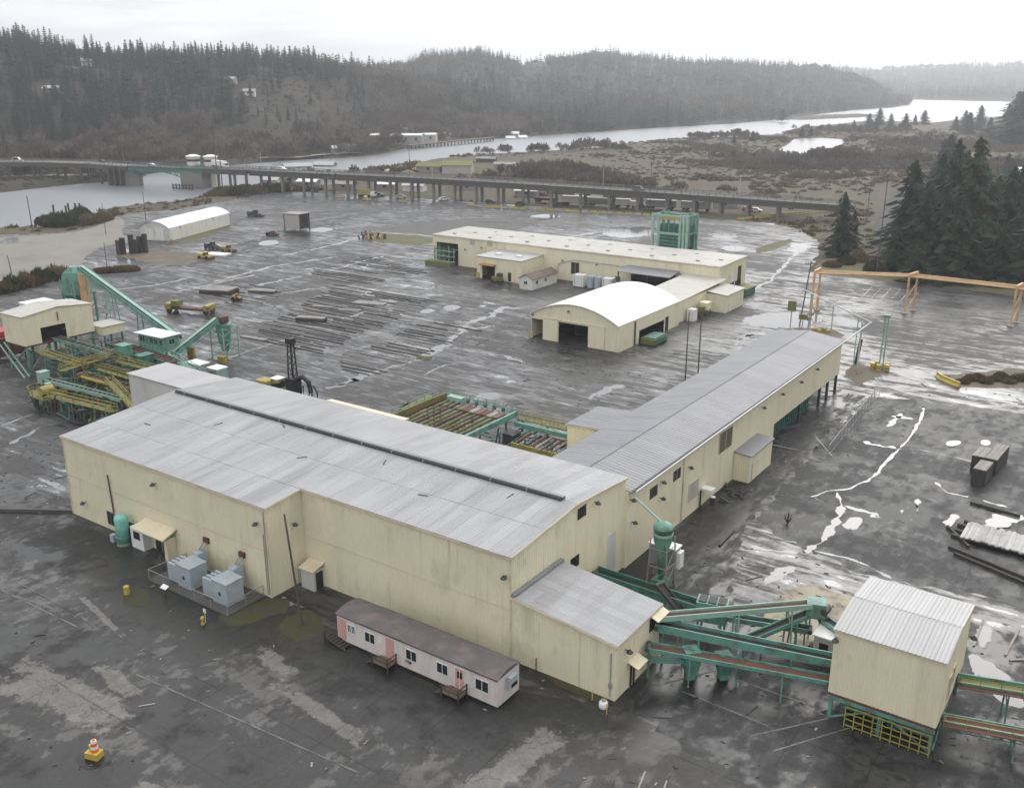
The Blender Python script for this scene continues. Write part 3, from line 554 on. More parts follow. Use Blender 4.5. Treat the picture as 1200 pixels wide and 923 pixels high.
b = MB()     # worn painted lines, one object for each bay line
for i in range(6):
    a, c = G(1022 + i * 11, 336 + i * 1.0), G(1010 + i * 11.2, 348 + i * 1.3)
    struct(MB().beam((a.x, a.y, 0.006), (c.x, c.y, 0.006), 0.14, 0.004).build('bay_line', 'paint_white'))
for p0, p1 in [((0, 690), (92, 735)), ((12, 678), (72, 708)), ((20, 698), (68, 715)), ((95, 722), (112, 735)), ((160, 790), (420, 905)), ((780, 800), (880, 775)), ((800, 810), (900, 850)), ((860, 795), (955, 828)), ((880, 862), (985, 838)), ((905, 880), (1010, 848))]:
    a, c = G(*p0), G(*p1); struct(MB().beam((a.x, a.y, 0.02), (c.x, c.y, 0.02), 0.16, 0.004).build('painted_line', 'paint_dull'))
# ================================================================== HELPERS FOR BUILDINGS
def roof_sheets(parent, a, b, c, d, n, mat, rows=1, thick=0.03, rib=0.3, gap=0.012, lift=0.05):
    """cover the sloping rectangle a-b (eave) to d-c (ridge) with ribbed sheets laid side by side; all share one mesh"""
    a, b, c, d = map(V3, (a, b, c, d)); ex, ey = (b - a), (d - a); nrm = ex.cross(ey).normalized()
    if nrm.z < 0: nrm = -nrm
    w, h = ex.length / n, ey.length / rows; X, Y = ex.normalized(), ey.normalized()
    k = max(2, int(round(w / rib))); rw = (w - gap) / k; prof = []
    for i in range(k):
        o = gap / 2 + i * rw; prof += [(o, 0.0), (o + rw * 0.55, 0.0), (o + rw * 0.68, thick), (o + rw * 0.87, thick)]
    prof.append((w - gap / 2, 0.0)); vs, fs = [], []
    for o, q in prof:
        for yy in (-0.02, h + 0.05): p = X * o + Y * yy + nrm * (q + 0.02 * (1 - max(0, yy) / h)); vs.append(tuple(p))
    m = len(prof)
    for i in range(m - 1): fs.append((2 * i, 2 * i + 2, 2 * i + 3, 2 * i + 1))
    vs.append(tuple(X * gap * .5 - nrm * .03)); vs.append(tuple(X * (w - gap * .5) - nrm * .03))
    fs.append(tuple([2 * m, 2 * m + 1] + [2 * i for i in reversed(range(m))]))
    me = bpy.data.meshes.new('roof_sheet'); me.from_pydata(vs, [], fs)
    me.update(); me.materials.append(MATS[mat]); o0 = Vector(WL[parent.name])
    if (me.polygons[0].normal.dot(nrm)) < 0: me.flip_normals()
    for r in range(rows):
        for i in range(n):
            ob = bpy.data.objects.new('roof_sheet', me); col.objects.link(ob); ob.parent = parent
            ob.location = a + X * (w * i) + Y * (h * r) + nrm * (lift + random.uniform(0, 0.012)) - o0
def plate(parent, name, p, ax, w, h, mat, out, t=0.06, frame=None):
    """flat fitting w x h centred on p of a wall whose outside is the direction out ('x+','x-','y-','y+')"""
    s = 1 if out[1] == '+' else -1; b = MB()
    if out[0] == 'x': b.box(min(p.x, p.x + s * t), max(p.x, p.x + s * t), p.y - w / 2, p.y + w / 2, p.z - h / 2, p.z + h / 2)
    else: b.box(p.x - w / 2, p.x + w / 2, min(p.y, p.y + s * t), max(p.y, p.y + s * t), p.z - h / 2, p.z + h / 2)
    o = b.build(name, mat, parent)
    if frame:
        f = MB(); e = 0.06; t2 = t + 0.03
        for (a0, a1, z0, z1) in ((-w / 2 - e, w / 2 + e, -h / 2 - e, -h / 2), (-w / 2 - e, w / 2 + e, h / 2, h / 2 + e), (-w / 2 - e, -w / 2, -h / 2, h / 2), (w / 2, w / 2 + e, -h / 2, h / 2), (-0.025, 0.025, -h / 2, h / 2)):
            if out[0] == 'x': f.box(min(p.x, p.x + s * t2), max(p.x, p.x + s * t2), p.y + a0, p.y + a1, p.z + z0, p.z + z1)
            else: f.box(p.x + a0, p.x + a1, min(p.y, p.y + s * t2), max(p.y, p.y + s * t2), p.z + z0, p.z + z1)
        f.build('frame', frame, o)
    return o
def wall_lamp(parent, p, out, mat='steel_dark'):
    s = 1 if out[1] == '+' else -1; d = Vector((s, 0, 0)) if out[0] == 'x' else Vector((0, s, 0))
    b = MB(); b.beam(p, p + d * 0.55 + Vector((0, 0, 0.12)), 0.07); q = p + d * 0.5
    b.lathe((q.x, q.y, q.z - 0.12), [(0.28, 0), (0.3, 0.08), (0.12, 0.26), (0.08, 0.34)], 8); return b.build('wall_lamp', mat, parent)

X1, X2, X3, X4 = -103.88, -69.04, -43.03, -32.35
Y0, Y1, Y2, YR = 56.86, 61.68, 82.70, 72.70
ZC, ZD, ZR = 9.95, 10.33, 11.22
def zroof(y): return ZR - abs(y - YR) * (ZR - ZD) / (YR - Y1)

# ================================================================== MAIN MILL BUILDING
mill = thing('mill_building', 'largest cream ribbed metal mill building with pale low-gable roof and stepped front', 'building', ((X1 + X3) / 2, 70, 0))
for p0, p1, za, zb, md in [((X1, Y0), (X2, Y0), zroof(Y0), zroof(Y0), None), ((X2, Y0), (X2, Y1), zroof(Y0), ZD, None), ((X2, Y1), (X3, Y1), ZD, ZD, None),
                           ((X3, Y1), (X3, Y2), ZD, zroof(Y2), ((YR - Y1) / (Y2 - Y1), ZR)), ((X3, Y2), (X1, Y2), zroof(Y2), zroof(Y2), None), ((X1, Y2), (X1, Y0), zroof(Y2), zroof(Y0), ((Y2 - YR) / (Y2 - Y0), ZR))]:
    MB().ribwall(p0, p1, 0.0, za, zb, mid=md).build('wall', 'cream', mill)
OV = 0.18
rf = MB()
rf.slab([(X1 - OV, Y0 - OV, zroof(Y0 - OV)), (X2 + OV, Y0 - OV, zroof(Y0 - OV)), (X2 + OV, Y1 - OV, zroof(Y1 - OV)), (X3 + OV, Y1 - OV, zroof(Y1 - OV)), (X3 + OV, YR, ZR), (X1 - OV, YR, ZR)], 0.1)
rf.slab([(X1 - OV, YR, ZR), (X3 + OV, YR, ZR), (X3 + OV, Y2 + OV, zroof(Y2 + OV)), (X1 - OV, Y2 + OV, zroof(Y2 + OV))], 0.1)
roof = rf.build('roof', 'cream_trim', mill)
xs0, xs1 = X1 - OV, X3 + OV
ysp = [Y1 - OV, 67.2, YR]
n_left = 28; xl1 = X2 + OV
roof_sheets(roof, (xs0, Y0 - OV, zroof(Y0 - OV)), (xl1, Y0 - OV, zroof(Y0 - OV)), (xl1, Y1 - OV, zroof(Y1 - OV)), (xs0, Y1 - OV, zroof(Y1 - OV)), n_left, 'roof_galv')
roof_sheets(roof, (xs0, Y1 - OV, zroof(Y1 - OV)), (xs1, Y1 - OV, zroof(Y1 - OV)), (xs1, YR, ZR), (xs0, YR, ZR), 50, 'roof_galv', rows=2)
roof_sheets(roof, (xs1, Y2 + OV, zroof(Y2 + OV)), (xs0, Y2 + OV, zroof(Y2 + OV)), (xs0, YR, ZR), (xs1, YR, ZR), 50, 'roof_galv', rows=2)
vb = MB(); vb.box(X1 + 0.7, X3 - 1.5, YR - 0.42, YR + 0.42, ZR + 0.06, ZR + 0.3); vent = vb.build('ridge_vent', 'vent_dark', mill)
MB().box(X1 + 0.6, X3 - 1.4, YR - 0.2, YR + 0.2, ZR + 0.302, ZR + 0.42).build('vent_cap', 'roof_grey', vent)
for k in range(13):
    xk = X1 + 2.5 + k * 4.4; MB().box(xk, xk + 0.12, YR - 0.46, YR + 0.46, ZR + 0.06, ZR + 0.34).build('vent_strap', 'steel', vent)
trim = MB()
trim.box(X1 - OV - .03, X2 + OV, Y0 - OV - 0.04, Y0 - OV - 0.003, zroof(Y0) - 0.2, zroof(Y0) + 0.0).box(X2 + OV + 0.003, X3 + OV, Y1 - OV - 0.04, Y1 - OV - 0.003, ZD - 0.2, ZD + 0.0)
trim.build('eave_trim', 'cream_trim', mill)
t2 = MB(); t2.beam((X3 + OV + 0.03, Y1 - OV, ZD - 0.04), (X3 + OV + 0.03, YR, ZR - 0.02), 0.05, 0.24).beam((X3 + OV + 0.03, YR, ZR - 0.02), (X3 + OV + 0.03, Y2 + OV, zroof(Y2) - 0.04), 0.05, 0.24)
t2.build('rake_trim', 'cream_trim', mill)
t3 = MB(); t3.beam((X2 + OV + 0.03, Y0 - OV, zroof(Y0) - 0.06), (X2 + OV + 0.03, Y1 - OV, ZD - 0.06), 0.05, 0.22); t3.build('rake_trim', 'cream_trim', mill)
for c in ((X1, Y0), (X2, Y0), (X3, Y1)):
    MB().box(c[0] - 0.07, c[0] + 0.07, c[1] - 0.07, c[1] + 0.07, 0, zroof(c[1]) - 0.22).build('corner_trim', 'cream_trim', mill)
for xa, xb, yy, zz in ((X1 + .1, X2 - .1, Y0 - .045, 5.1), (X2 + .1, X3 - .1, Y1 - .045, 5.1)): MB().box(xa, xb, yy - .02, yy, zz, zz + .05).build('lap_seam', 'cream_trim', mill)
for k in range(7):
    xk, yk = -98 + k * 8.1, 64 + (k * 3.7) % 8; zk = zroof(yk) + .1; a_ = k * 1.3; MB().beam((xk, yk, zk), (xk + 1.1 * math.cos(a_), yk + 1.1 * math.sin(a_), zroof(yk + 1.1 * math.sin(a_)) + .1), .12, .06).build('roof_stick', 'steel_dark', mill)
# fittings on the long front wall
for u, v in ((183, 566), (101, 588), (303, 612)): wall_lamp(mill, WY(u, v, Y0), 'y-')
wall_lamp(mill, WX(342, 613, X2), 'x+'); wall_lamp(mill, WY(594, 674, Y1), 'y-')
for u, v in ((696, 588), (682, 599)):
    if u == 696: wall_lamp(mill, WX(u, v, X3), 'x+')
for u in (681.5, 671.5 + 1):
    pass
for u, v in ((681.5, 599.5), (673, 658)):
    p = WX(u, v, X3)
    for dy in (-0.42, 0.42): plate(mill, 'window', Vector((X3 + 0.03, p.y + dy, p.z)), 'x', 0.7, 1.15, 'glass', 'x+', 0.06)
p = WX(716, 640, X3); plate(mill, 'blanked_doorway', Vector((X3 + 0.03, p.y, 3.0)), 'x', 1.7, 4.4, 'pale_wall', 'x+', 0.05)
a, c = WY(127, 556, Y0), WY(134.5, 600, Y0); MB().tube([(a.x, Y0 - 0.14, a.z), (c.x, Y0 - 0.14, c.z)], 0.09).build('vent_pipe', 'rust', mill)
plate(mill, 'louvre', WY(131, 607, Y0), 'y', 1.3, 1.6, 'black', 'y-', 0.09, 'steel')
plate(mill, 'louvre', WY(158, 621, Y0), 'y', 2.0, 1.7, 'black', 'y-', 0.09, 'steel')
pw = WY(172, 629, Y0); bo = MB().box(pw.x - 1.1, pw.x + 1.1, Y0 - 1.2, Y0 - 0.04, 0, 2.5).build('entrance_booth', 'white', mill)
MB().box(pw.x - 0.55, pw.x + 0.55, Y0 - 1.25, Y0 - 1.203, 1.2, 2.1).build('booth_window', 'glass', bo)
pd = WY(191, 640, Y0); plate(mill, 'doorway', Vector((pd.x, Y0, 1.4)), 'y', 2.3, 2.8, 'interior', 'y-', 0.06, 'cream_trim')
pc = WY(205, 643, Y0); MB().box(pc.x - .15, pc.x + 0.4, Y0 - 1.2, Y0 - .04, 0, 2.6).build('porch_post', 'cream', mill)
q0, q1 = WY(172, 612, Y0), WY(208, 627, Y0)
MB().slab([(q0.x, Y0 - 0.05, 3.6), (q0.x, Y0 - 1.9, 2.95), (q1.x, Y0 - 1.9, 2.95), (q1.x, Y0 - 0.05, 3.6)], 0.16).build('porch_roof', 'cream_trim', mill)
# small porch in the inner corner
pk = WY(364, 668, Y1); kx = -67.3
kb = MB().box(kx - 0.95, kx + 0.95, Y1 - 1.5, Y1 - 0.05, 0, 2.2).build('vestibule', 'pale_wall', mill)
MB().slab([(kx - 1.05, Y1 - 0.05, 2.75), (kx - 1.05, Y1 - 1.7, 2.3), (kx + 1.05, Y1 - 1.7, 2.3), (kx + 1.05, Y1 - 0.05, 2.75)], 0.1).build('vestibule_roof', 'cream_trim', kb)
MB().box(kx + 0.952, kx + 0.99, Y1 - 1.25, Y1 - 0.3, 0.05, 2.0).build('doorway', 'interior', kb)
for xx in (-69.45, -69.2): MB().tube([(xx, Y0 - 0.08, 0.3), (xx, Y0 - 0.08, 7.0 if xx < -69.3 else 9.4)], 0.045, 5).build('conduit', 'steel', mill)
# pale rear extension
ext = thing('rear_extension', 'pale grey flat-roofed block behind the far left end of the mill roof', 'building', (-112, 80, 0))
for p0, p1 in (((-119.9, 76.7), (X1 - 0.05, 76.7)), ((X1 - 0.05, 83.0), (-119.9, 83.0)), ((-119.9, 83.0), (-119.9, 76.7))): MB().ribwall(p0, p1, 0, 9.8).build('wall', 'pale_wall', ext)
er = MB().slab([(-120.1, 76.5, 9.85), (X1 + 0.3, 76.5, 9.85), (X1 + 0.3, 83.2, 9.85), (-120.1, 83.2, 9.85)], 0.1).build('roof', 'roof_light', ext)
roof_sheets(er, (-120.1, 76.5, 9.86), (X1 - 0.25, 76.5, 9.86), (X1 - 0.25, 83.2, 9.86), (-120.1, 83.2, 9.86), 9, 'roof_light', rib=0.45, lift=0.03)
plate(ext, 'window', Vector((-106.6, 76.7, 8.9)), 'y', 1.6, 0.8, 'glass', 'y-', 0.06, 'steel_dark')
# low shed with the peach-coloured roof behind the mill
low = thing('low_shed', 'low shed with peach roof showing behind the middle of the mill roof', 'shed', (-88, 86, 0))
lx0, lx1, ly0, ly1, lz = G(392, 466, 10.0).x, G(478, 489, 10.0).x, 82.95, 84.7, 9.9
for p0, p1 in (((lx1, ly0), (lx1, ly1)), ((lx1, ly1), (lx0, ly1)), ((lx0, ly1), (lx0, ly0))): MB().ribwall(p0, p1, 0, lz).build('wall', 'cream', low)
MB().slab([(lx0 - .2, ly0, lz + 0.2), (lx1 + .2, ly0, lz + 0.2), (lx1 + .2, ly1 + .2, lz), (lx0 - .2, ly1 + .2, lz)], 0.12).build('roof', 'roof_peach', low)

# ================================================================== LEAN-TO ANNEX at the near end
an_y1 = (G(658.1, 659.6, 6.42).y + G(784.2, 710.6, 5.35).y) / 2
annex = thing('lean_to_annex', 'lower cream annex with single-slope grey roof at the near end of the mill', 'building', ((X3 + X4) / 2, (Y1 + an_y1) / 2, 0))
ZA0, ZA1 = 6.42, 5.35
MB().ribwall((X3 + 0.04, Y1 + 0.02), (X4, Y1 + 0.02), 0, ZA0, ZA1).build('wall', 'cream', annex)
MB().ribwall((X4, Y1 + 0.02), (X4, an_y1), 0, ZA1).build('wall', 'cream', annex)
MB().ribwall((X4, an_y1), (X3 + 0.04, an_y1), 0, ZA1, ZA0).build('wall', 'cream', annex)
ar = MB().slab([(X3 + 0.05, Y1 - 0.15, ZA0 + 0.04), (X4 + 0.2, Y1 - 0.15, ZA1 + 0.02), (X4 + 0.2, an_y1 + 0.2, ZA1 + 0.02), (X3 + 0.05, an_y1 + 0.2, ZA0 + 0.04)], 0.12).build('roof', 'cream_trim', annex)
roof_sheets(ar, (X4 + 0.2, Y1 - 0.15, ZA1 + 0.02), (X4 + 0.2, an_y1 + 0.2, ZA1 + 0.02), (X3 + 0.05, an_y1 + 0.2, ZA0 + 0.04), (X3 + 0.05, Y1 - 0.15, ZA0 + 0.04), 9, 'roof_galv', rows=1)
MB().box(X3 + 0.04, X3 + 0.5, Y1, an_y1 + 0.2, ZA0 + 0.12, ZA0 + 0.3).build('flashing', 'roof_grey', annex)
MB().beam((X3 + 0.05, Y1 - 0.19, ZA0 - 0.03), (X4 + 0.2, Y1 - 0.19, ZA1 - 0.05), 0.06, 0.18).build('eave_trim', 'cream_trim', annex)
wall_lamp(annex, WX(732, 761, X4), 'x+'); p = WX(740, 786, X4)
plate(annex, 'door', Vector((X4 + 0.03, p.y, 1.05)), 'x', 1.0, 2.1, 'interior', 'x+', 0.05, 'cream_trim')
MB().slab([(X4 + 0.04, p.y - 0.9, 2.75), (X4 + 1.1, p.y - 0.9, 2.4), (X4 + 1.1, p.y + 0.9, 2.4), (X4 + 0.04, p.y + 0.9, 2.75)], 0.08).build('door_awning', 'cream_trim', annex)
MB().slab([(X4 + 0.04, an_y1 - 2.1, 5.28), (X4 + 0.9, an_y1 - 2.1, 4.95), (X4 + 0.9, an_y1 + 0.1, 4.95), (X4 + 0.04, an_y1 + 0.1, 5.28)], 0.08).build('chute_hood', 'cream_trim', annex)
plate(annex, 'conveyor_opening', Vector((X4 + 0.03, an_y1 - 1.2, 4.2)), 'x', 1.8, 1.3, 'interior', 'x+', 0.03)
a, c = WY(717, 765, Y1), WY(715, 805, Y1)
MB().tube([(a.x, Y1 - 0.1, a.z), (a.x, Y1 - 0.1, 0.4)], 0.05, 5).build('conduit', 'steel', annex)
MB().box(a.x - 0.14, a.x + 0.14, Y1 - 0.2, Y1 - 0.04, 1.2, 1.7).build('switch_box', 'steel', annex)
p = WY(629, 775, Y1); MB().tube([(p.x, Y1 - 0.1, 0), (p.x, Y1 - 0.1, 1.3)], 0.05, 5).build('standpipe', 'rust', annex)

# ================================================================== LONG SHED going away to the right
LX0, LX1, LYa, LYb, LZ, LZR, LXR = -54.2, -42.77, Y2 + 0.06, 156.4, 8.9, 9.75, -48.4
lng = thing('long_shed', 'long cream shed with grey roof, open bay at its far end', 'building', (LXR, 120, 0))
YO = 126.5      # the open bay starts here
MB().ribwall((LX1, LYa), (LX1, YO), 0, LZ).build('wall', 'cream', lng)
MB().ribwall((LX1, YO), (LX1, LYb), 3.3, LZ).build('wall', 'cream', lng)
MB().ribwall((LX0, LYb), (LX0, 105.3), 0, LZ).build('wall', 'cream', lng)
MB().ribwall((LX0, 97.4), (LX0, LYa), 0, LZ).build('wall', 'cream', lng)
MB().ribwall((LX1, LYb), (LX0, LYb), 3.3, LZ, mid=(0.5, LZR)).build('gable_wall', 'cream', lng)
MB().ribwall((LX1 - 0.3, YO), (LX0, YO), 0, LZ).build('inner_wall', 'interior', lng)
for p0, p1 in (((-59.2, 97.4), (LX0, 97.4)), ((LX0, 105.3), (-59.2, 105.3)), ((-59.2, 105.3), (-59.2, 97.4))): MB().ribwall(p0, p1, 0, 8.55).build('wall', 'cream', lng)
lr = MB(); lr.slab([(LXR, LYa, LZR), (LX1 + 0.25, LYa, LZ - 0.02), (LX1 + 0.25, LYb + 0.2, LZ - 0.02), (LXR, LYb + 0.2, LZR)], 0.12)
lr.slab([(LX0 - 0.2, LYa, LZ - 0.02), (LXR, LYa, LZR), (LXR, LYb + 0.2, LZR), (LX0 - 0.2, LYb + 0.2, LZ - 0.02)], 0.12)
lr.slab([(-59.4, 97.2, 8.55), (LX0 - 0.2, 97.2, LZ - 0.03), (LX0 - 0.2, 105.5, LZ - 0.03), (-59.4, 105.5, 8.55)], 0.12)
lroof = lr.build('roof', 'cream_trim', lng)
roof_sheets(lroof, (LX1 + 0.25, LYa, LZ - 0.02), (LX1 + 0.25, LYb + 0.2, LZ - 0.02), (LXR, LYb + 0.2, LZR), (LXR, LYa, LZR), 40, 'roof_grey', rib=0.6)
roof_sheets(lroof, (LX0 - 0.2, LYb + 0.2, LZ - 0.02), (LX0 - 0.2, LYa, LZ - 0.02), (LXR, LYa, LZR), (LXR, LYb + 0.2, LZR), 40, 'roof_grey', rib=0.6)
roof_sheets(lroof, (-59.4, 105.5, 8.55), (-59.4, 97.2, 8.55), (LX0 - 0.2, 97.2, LZ - 0.03), (LX0 - 0.2, 105.5, LZ - 0.03), 5, 'roof_grey', rib=0.6)
MB().tube([(LXR, LYa + 0.3, LZR + 0.08), (LXR, LYb, LZR + 0.08)], 0.09, 5).build('ridge_cap', 'roof_grey', lng)
MB().box(LX1 + 0.253, LX1 + 0.36, LYa, LYb + 0.2, LZ - 0.2, LZ - 0.03).build('gutter', 'roof_grey', lng)
for y in (YO + 0.4, 138.0, 147.5, 151.5, 156.0):
    MB().box(LX1 - 0.45, LX1 - 0.08, y - 0.18, y + 0.18, 0, LZ - 0.3).build('column', 'steel_dark', lng)
for y in (138.0, 147.5, 156.0): MB().box(LX0 + 0.08, LX0 + 0.45, y - 0.18, y + 0.18, 0, LZ - 0.3).build('column', 'steel_dark', lng)
for yy in np.arange(YO + 1.5, 146, 0.9):   # machine bank inside the open bay: upright aqua pieces
    MB().box(LX1 - 1.4, LX1 - 1.15, yy, yy + 0.35, 0, 2.9 + 0.3 * math.sin(yy * 3)).build('sorter_post', 'aqua_dark', lng)
MB().box(LX1 - 2.6, LX1 - 1.45, YO + 1, 146.5, 0.3, 2.7).build('sorter_bed', 'steel_dark', lng)
for u, v in ((769, 567), (752 + 16, 586)): pass
for u, v in ((765.5, 576), (793, 555.5)):
    p = WX(u, v, LX1)
    for dy in (-0.5, 0.5): plate(lng, 'window', Vector((LX1 + 0.03, p.y + dy, p.z)), 'x', 0.8, 1.25, 'glass', 'x+', 0.06)
for u, v in ((738, 585), (740, 611), (773, 583), (806, 547), (892, 477), (914, 461), (955, 432), (936, 447), (774, 564)): wall_lamp(lng, WX(u, v, LX1), 'x+')
p = WX(850, 515, LX1); plate(lng, 'boarded_window', Vector((LX1 + 0.03, p.y, p.z)), 'x', 4.0, 2.7, 'wood_brown', 'x+', 0.05, 'cream_trim')
p = WX(812, 574, LX1); plate(lng, 'boarded_window', Vector((LX1 + 0.03, p.y, p.z)), 'x', 2.6, 2.3, 'roof_tan', 'x+', 0.05, 'cream_trim')
p = WX(823, 572, LX1); MB().box(LX1 + 0.05, LX1 + 1.5, p.y - 0.6, p.y + 0.6, p.z - 0.1, p.z + 0.25).build('vent_hood', 'white', lng)
MB().tube([(LX1 + 0.25, p.y - 1.0, 0), (LX1 + 0.25, p.y - 1.0, 2.3)], 0.12, 6).build('standpipe', 'steel_dark', lng)
MB().box(LX1 + 0.05, LX1 + 0.17, 96.3, 96.42, 0.0, LZ - 0.4).build('downpipe', 'cream_trim', lng)
MB().box(X3 - .1, LX1 + .05, Y2 - .04, Y2 + .22, 0, LZ - .05).build('corner_trim', 'cream', lng)
# shed leaning on the long shed
sx, sy0, sy1, sz = -40.5, 111.9, 119.7, 4.0
ls = thing('side_shed', 'small cream lean-to with grey flat roof against the long shed', 'shed', (-41.6, 115.8, 0))
for p0, p1, z in (((sx, sy0), (sx, sy1), sz - 0.25), ((LX1 + 0.05, sy0), (sx, sy0), sz - 0.2), ((sx, sy1), (LX1 + 0.05, sy1), sz - 0.2)): MB().ribwall(p0, p1, 0, z).build('wall', 'cream', ls)
MB().slab([(LX1 + 0.05, sy0 - 0.2, sz), (sx + 0.25, sy0 - 0.2, sz - 0.2), (sx + 0.25, sy1 + 0.2, sz - 0.2), (LX1 + 0.05, sy1 + 0.2, sz)], 0.14).build('roof', 'roof_grey', ls)
MB().tube([(sx + 0.12, sy0 + 0.6, 0.1), (sx + 0.12, sy0 + 0.6, 2.5), (sx + 0.12, sy0 + 4.2, 2.6)], 0.07, 5).build('pipe', 'galv', ls)

# ================================================================== BLOWER PIPE along the eave and across to the lot
bp_ = thing('blower_pipe', 'long pale blower pipe along the long shed eave, raised on posts beyond', 'pipe', (LX1 + 0.6, 120, 0))
px0, px1 = Vector((LX1 + 0.6, LYa + 0.6, LZ - 0.15)), Vector((LX1 + 0.6, LYb, LZ + 0.1))
pB = AT(1024, 377, (G(1020, 440).x * _FH[0] + G(1020, 440).y * _FH[1])); gB = G(1012, 436)
pB = Vector((gB.x, gB.y, HT(gB, 379)))
gC = G(918, 398); pC = WX(918, 331, -72) if False else None
gC = G(925, 378); pC = Vector((gC.x, gC.y, HT(gC, 333)))
MB().tube([px0, px1, pB, pB + Vector((0.2, 0.8, 0.0)), pC], 0.12, 8).build('pipe_run', 'galv', bp_)
MB().tube([px0, px0 + Vector((0.1, -0.3, -0.5)), (-37.9, 81.6, 6.9)], 0.11, 8).build('drop_pipe', 'aqua_pale', bp_)
for t in (0.12, 0.42, 0.72):
    q_ = pB.lerp(pC, t); bb = MB().tube([(q_.x, q_.y, 0), (q_.x, q_.y, q_.z)], 0.1, 6); bb.build('post', 'aqua_pale', bp_)
for u, v in ((1009, 430),):
    g_ = G(1008, 434); MB().tube([(g_.x - .6, g_.y, 0), (g_.x - .6, g_.y, pB.z)], 0.16, 6).build('post', 'galv', bp_)
for k, tt in enumerate(np.linspace(0.03, 0.97, 14)):
    q_ = px0.lerp(px1, tt); MB().beam((LX1 + 0.03, q_.y, q_.z - 0.28), (q_.x, q_.y, q_.z - 0.2), 0.07).build('bracket', 'steel', bp_)
# aqua lattice mast at the turn
g_ = G(1032, 432); mh = HT(g_, 372); mast = thing('pipe_mast', 'aqua lattice mast with yellow barrels round its foot', 'mast', (g_.x, g_.y, 0))
for sx_, sy_ in ((-.3, -.3), (.3, -.3), (.3, .3), (-.3, .3)): MB().tube([(g_.x + sx_, g_.y + sy_, 0), (g_.x + sx_, g_.y + sy_, mh)], 0.07, 5).build('leg', 'aqua_pale', mast)
bb = MB()
for k in range(7):
    z0_, z1_ = mh * k / 7, mh * (k + 1) / 7; s_ = 1 if k % 2 else -1
    bb.beam((g_.x - .3 * s_, g_.y - .3, z0_), (g_.x + .3 * s_, g_.y - .3, z1_), 0.05).beam((g_.x + .3, g_.y - .3 * s_, z0_), (g_.x + .3, g_.y + .3 * s_, z1_), 0.05)
bb.build('lacing', 'aqua', mast)
MB().cbox((g_.x, g_.y, mh), 1.2, 0.8, 0.5).build('head', 'aqua', mast)
for i, (dx, dy) in enumerate(((-1.3, -0.7), (-0.1, -1.2), (1.2, -0.6), (0.9, 0.9), (-0.9, 0.8))):
    bl = thing('barrier_barrel', ['yellow barrel left of', 'yellow barrel nearest', 'yellow barrel right of', 'yellow barrel behind, right of', 'yellow barrel behind, left of'][i] + ' the aqua pipe mast foot', 'barrel', (g_.x + dx, g_.y + dy, 0), 'yellow barrels at the pipe mast')
    MB().lathe((g_.x + dx, g_.y + dy, 0), [(0.42, 0), (0.45, 0.3), (0.42, 0.6), (0.45, 0.9), (0.4, 1.1)], 10).build('drum', 'yellow_bright', bl)
    MB().lathe((g_.x + dx, g_.y + dy, 0), [(0.455, 0.4), (0.455, 0.5)], 10).build('band', 'black', bl)

# ================================================================== SCREEN TOWER on steel legs
TX0, TX1, TY0, TY1, TZ0, TZ1 = -17.1, -8.85, 69.7, 79.75, 2.5, 8.25
TYR = (TY0 + TY1) / 2; TZR = 8.75
tow = thing('screen_tower', 'cream ribbed metal tower with white corrugated roof raised on aqua steel legs', 'building', ((TX0 + TX1) / 2, TYR, 0))
MB().ribwall((TX0, TY0), (TX1, TY0), TZ0, TZ1).build('wall', 'cream', tow); MB().ribwall((TX1, TY1), (TX0, TY1), TZ0, TZ1).build('wall', 'cream', tow)
MB().ribwall((TX1, TY0), (TX1, TY1), TZ0, TZ1, mid=(0.5, TZR)).build('wall', 'cream', tow); MB().ribwall((TX0, TY1), (TX0, TY0), TZ0, TZ1, mid=(0.5, TZR)).build('wall', 'cream', tow)
tr = MB(); tr.slab([(TX0 - .15, TY0 - .15, TZ1 + .02), (TX1 + .15, TY0 - .15, TZ1 + .02), (TX1 + .15, TYR, TZR + .04), (TX0 - .15, TYR, TZR + .04)], 0.1)
tr.slab([(TX0 - .15, TYR, TZR + .04), (TX1 + .15, TYR, TZR + .04), (TX1 + .15, TY1 + .15, TZ1 + .02), (TX0 - .15, TY1 + .15, TZ1 + .02)], 0.1)
troof = tr.build('roof', 'cream_trim', tow)
roof_sheets(troof, (TX0 - .15, TY0 - .15, TZ1 + .02), (TX1 + .15, TY0 - .15, TZ1 + .02), (TX1 + .15, TYR, TZR + .04), (TX0 - .15, TYR, TZR + .04), 9, 'roof_light', rib=0.31, thick=0.035)
roof_sheets(troof, (TX1 + .15, TY1 + .15, TZ1 + .02), (TX0 - .15, TY1 + .15, TZ1 + .02), (TX0 - .15, TYR, TZR + .04), (TX1 + .15, TYR, TZR + .04), 9, 'roof_light', rib=0.31, thick=0.035)
MB().box(TX0, TX1, TY0, TY1, TZ0 - 0.25, TZ0 - 0.01).build('floor_deck', 'rust', tow)
for x in (TX0 + .25, (TX0 + TX1) / 2, TX1 - .25):
    for y in (TY0 + .25, TYR, TY1 - .25): MB().box(x - .14, x + .14, y - .14, y + .14, 0, TZ0 - 0.26).build('leg', 'aqua', tow)
for y in (TY0 + 0.02, TY1 - 0.02): MB().beam((TX0, y, TZ0 - 0.42), (TX1, y, TZ0 - 0.42), 0.16, 0.3).build('girder', 'aqua', tow)
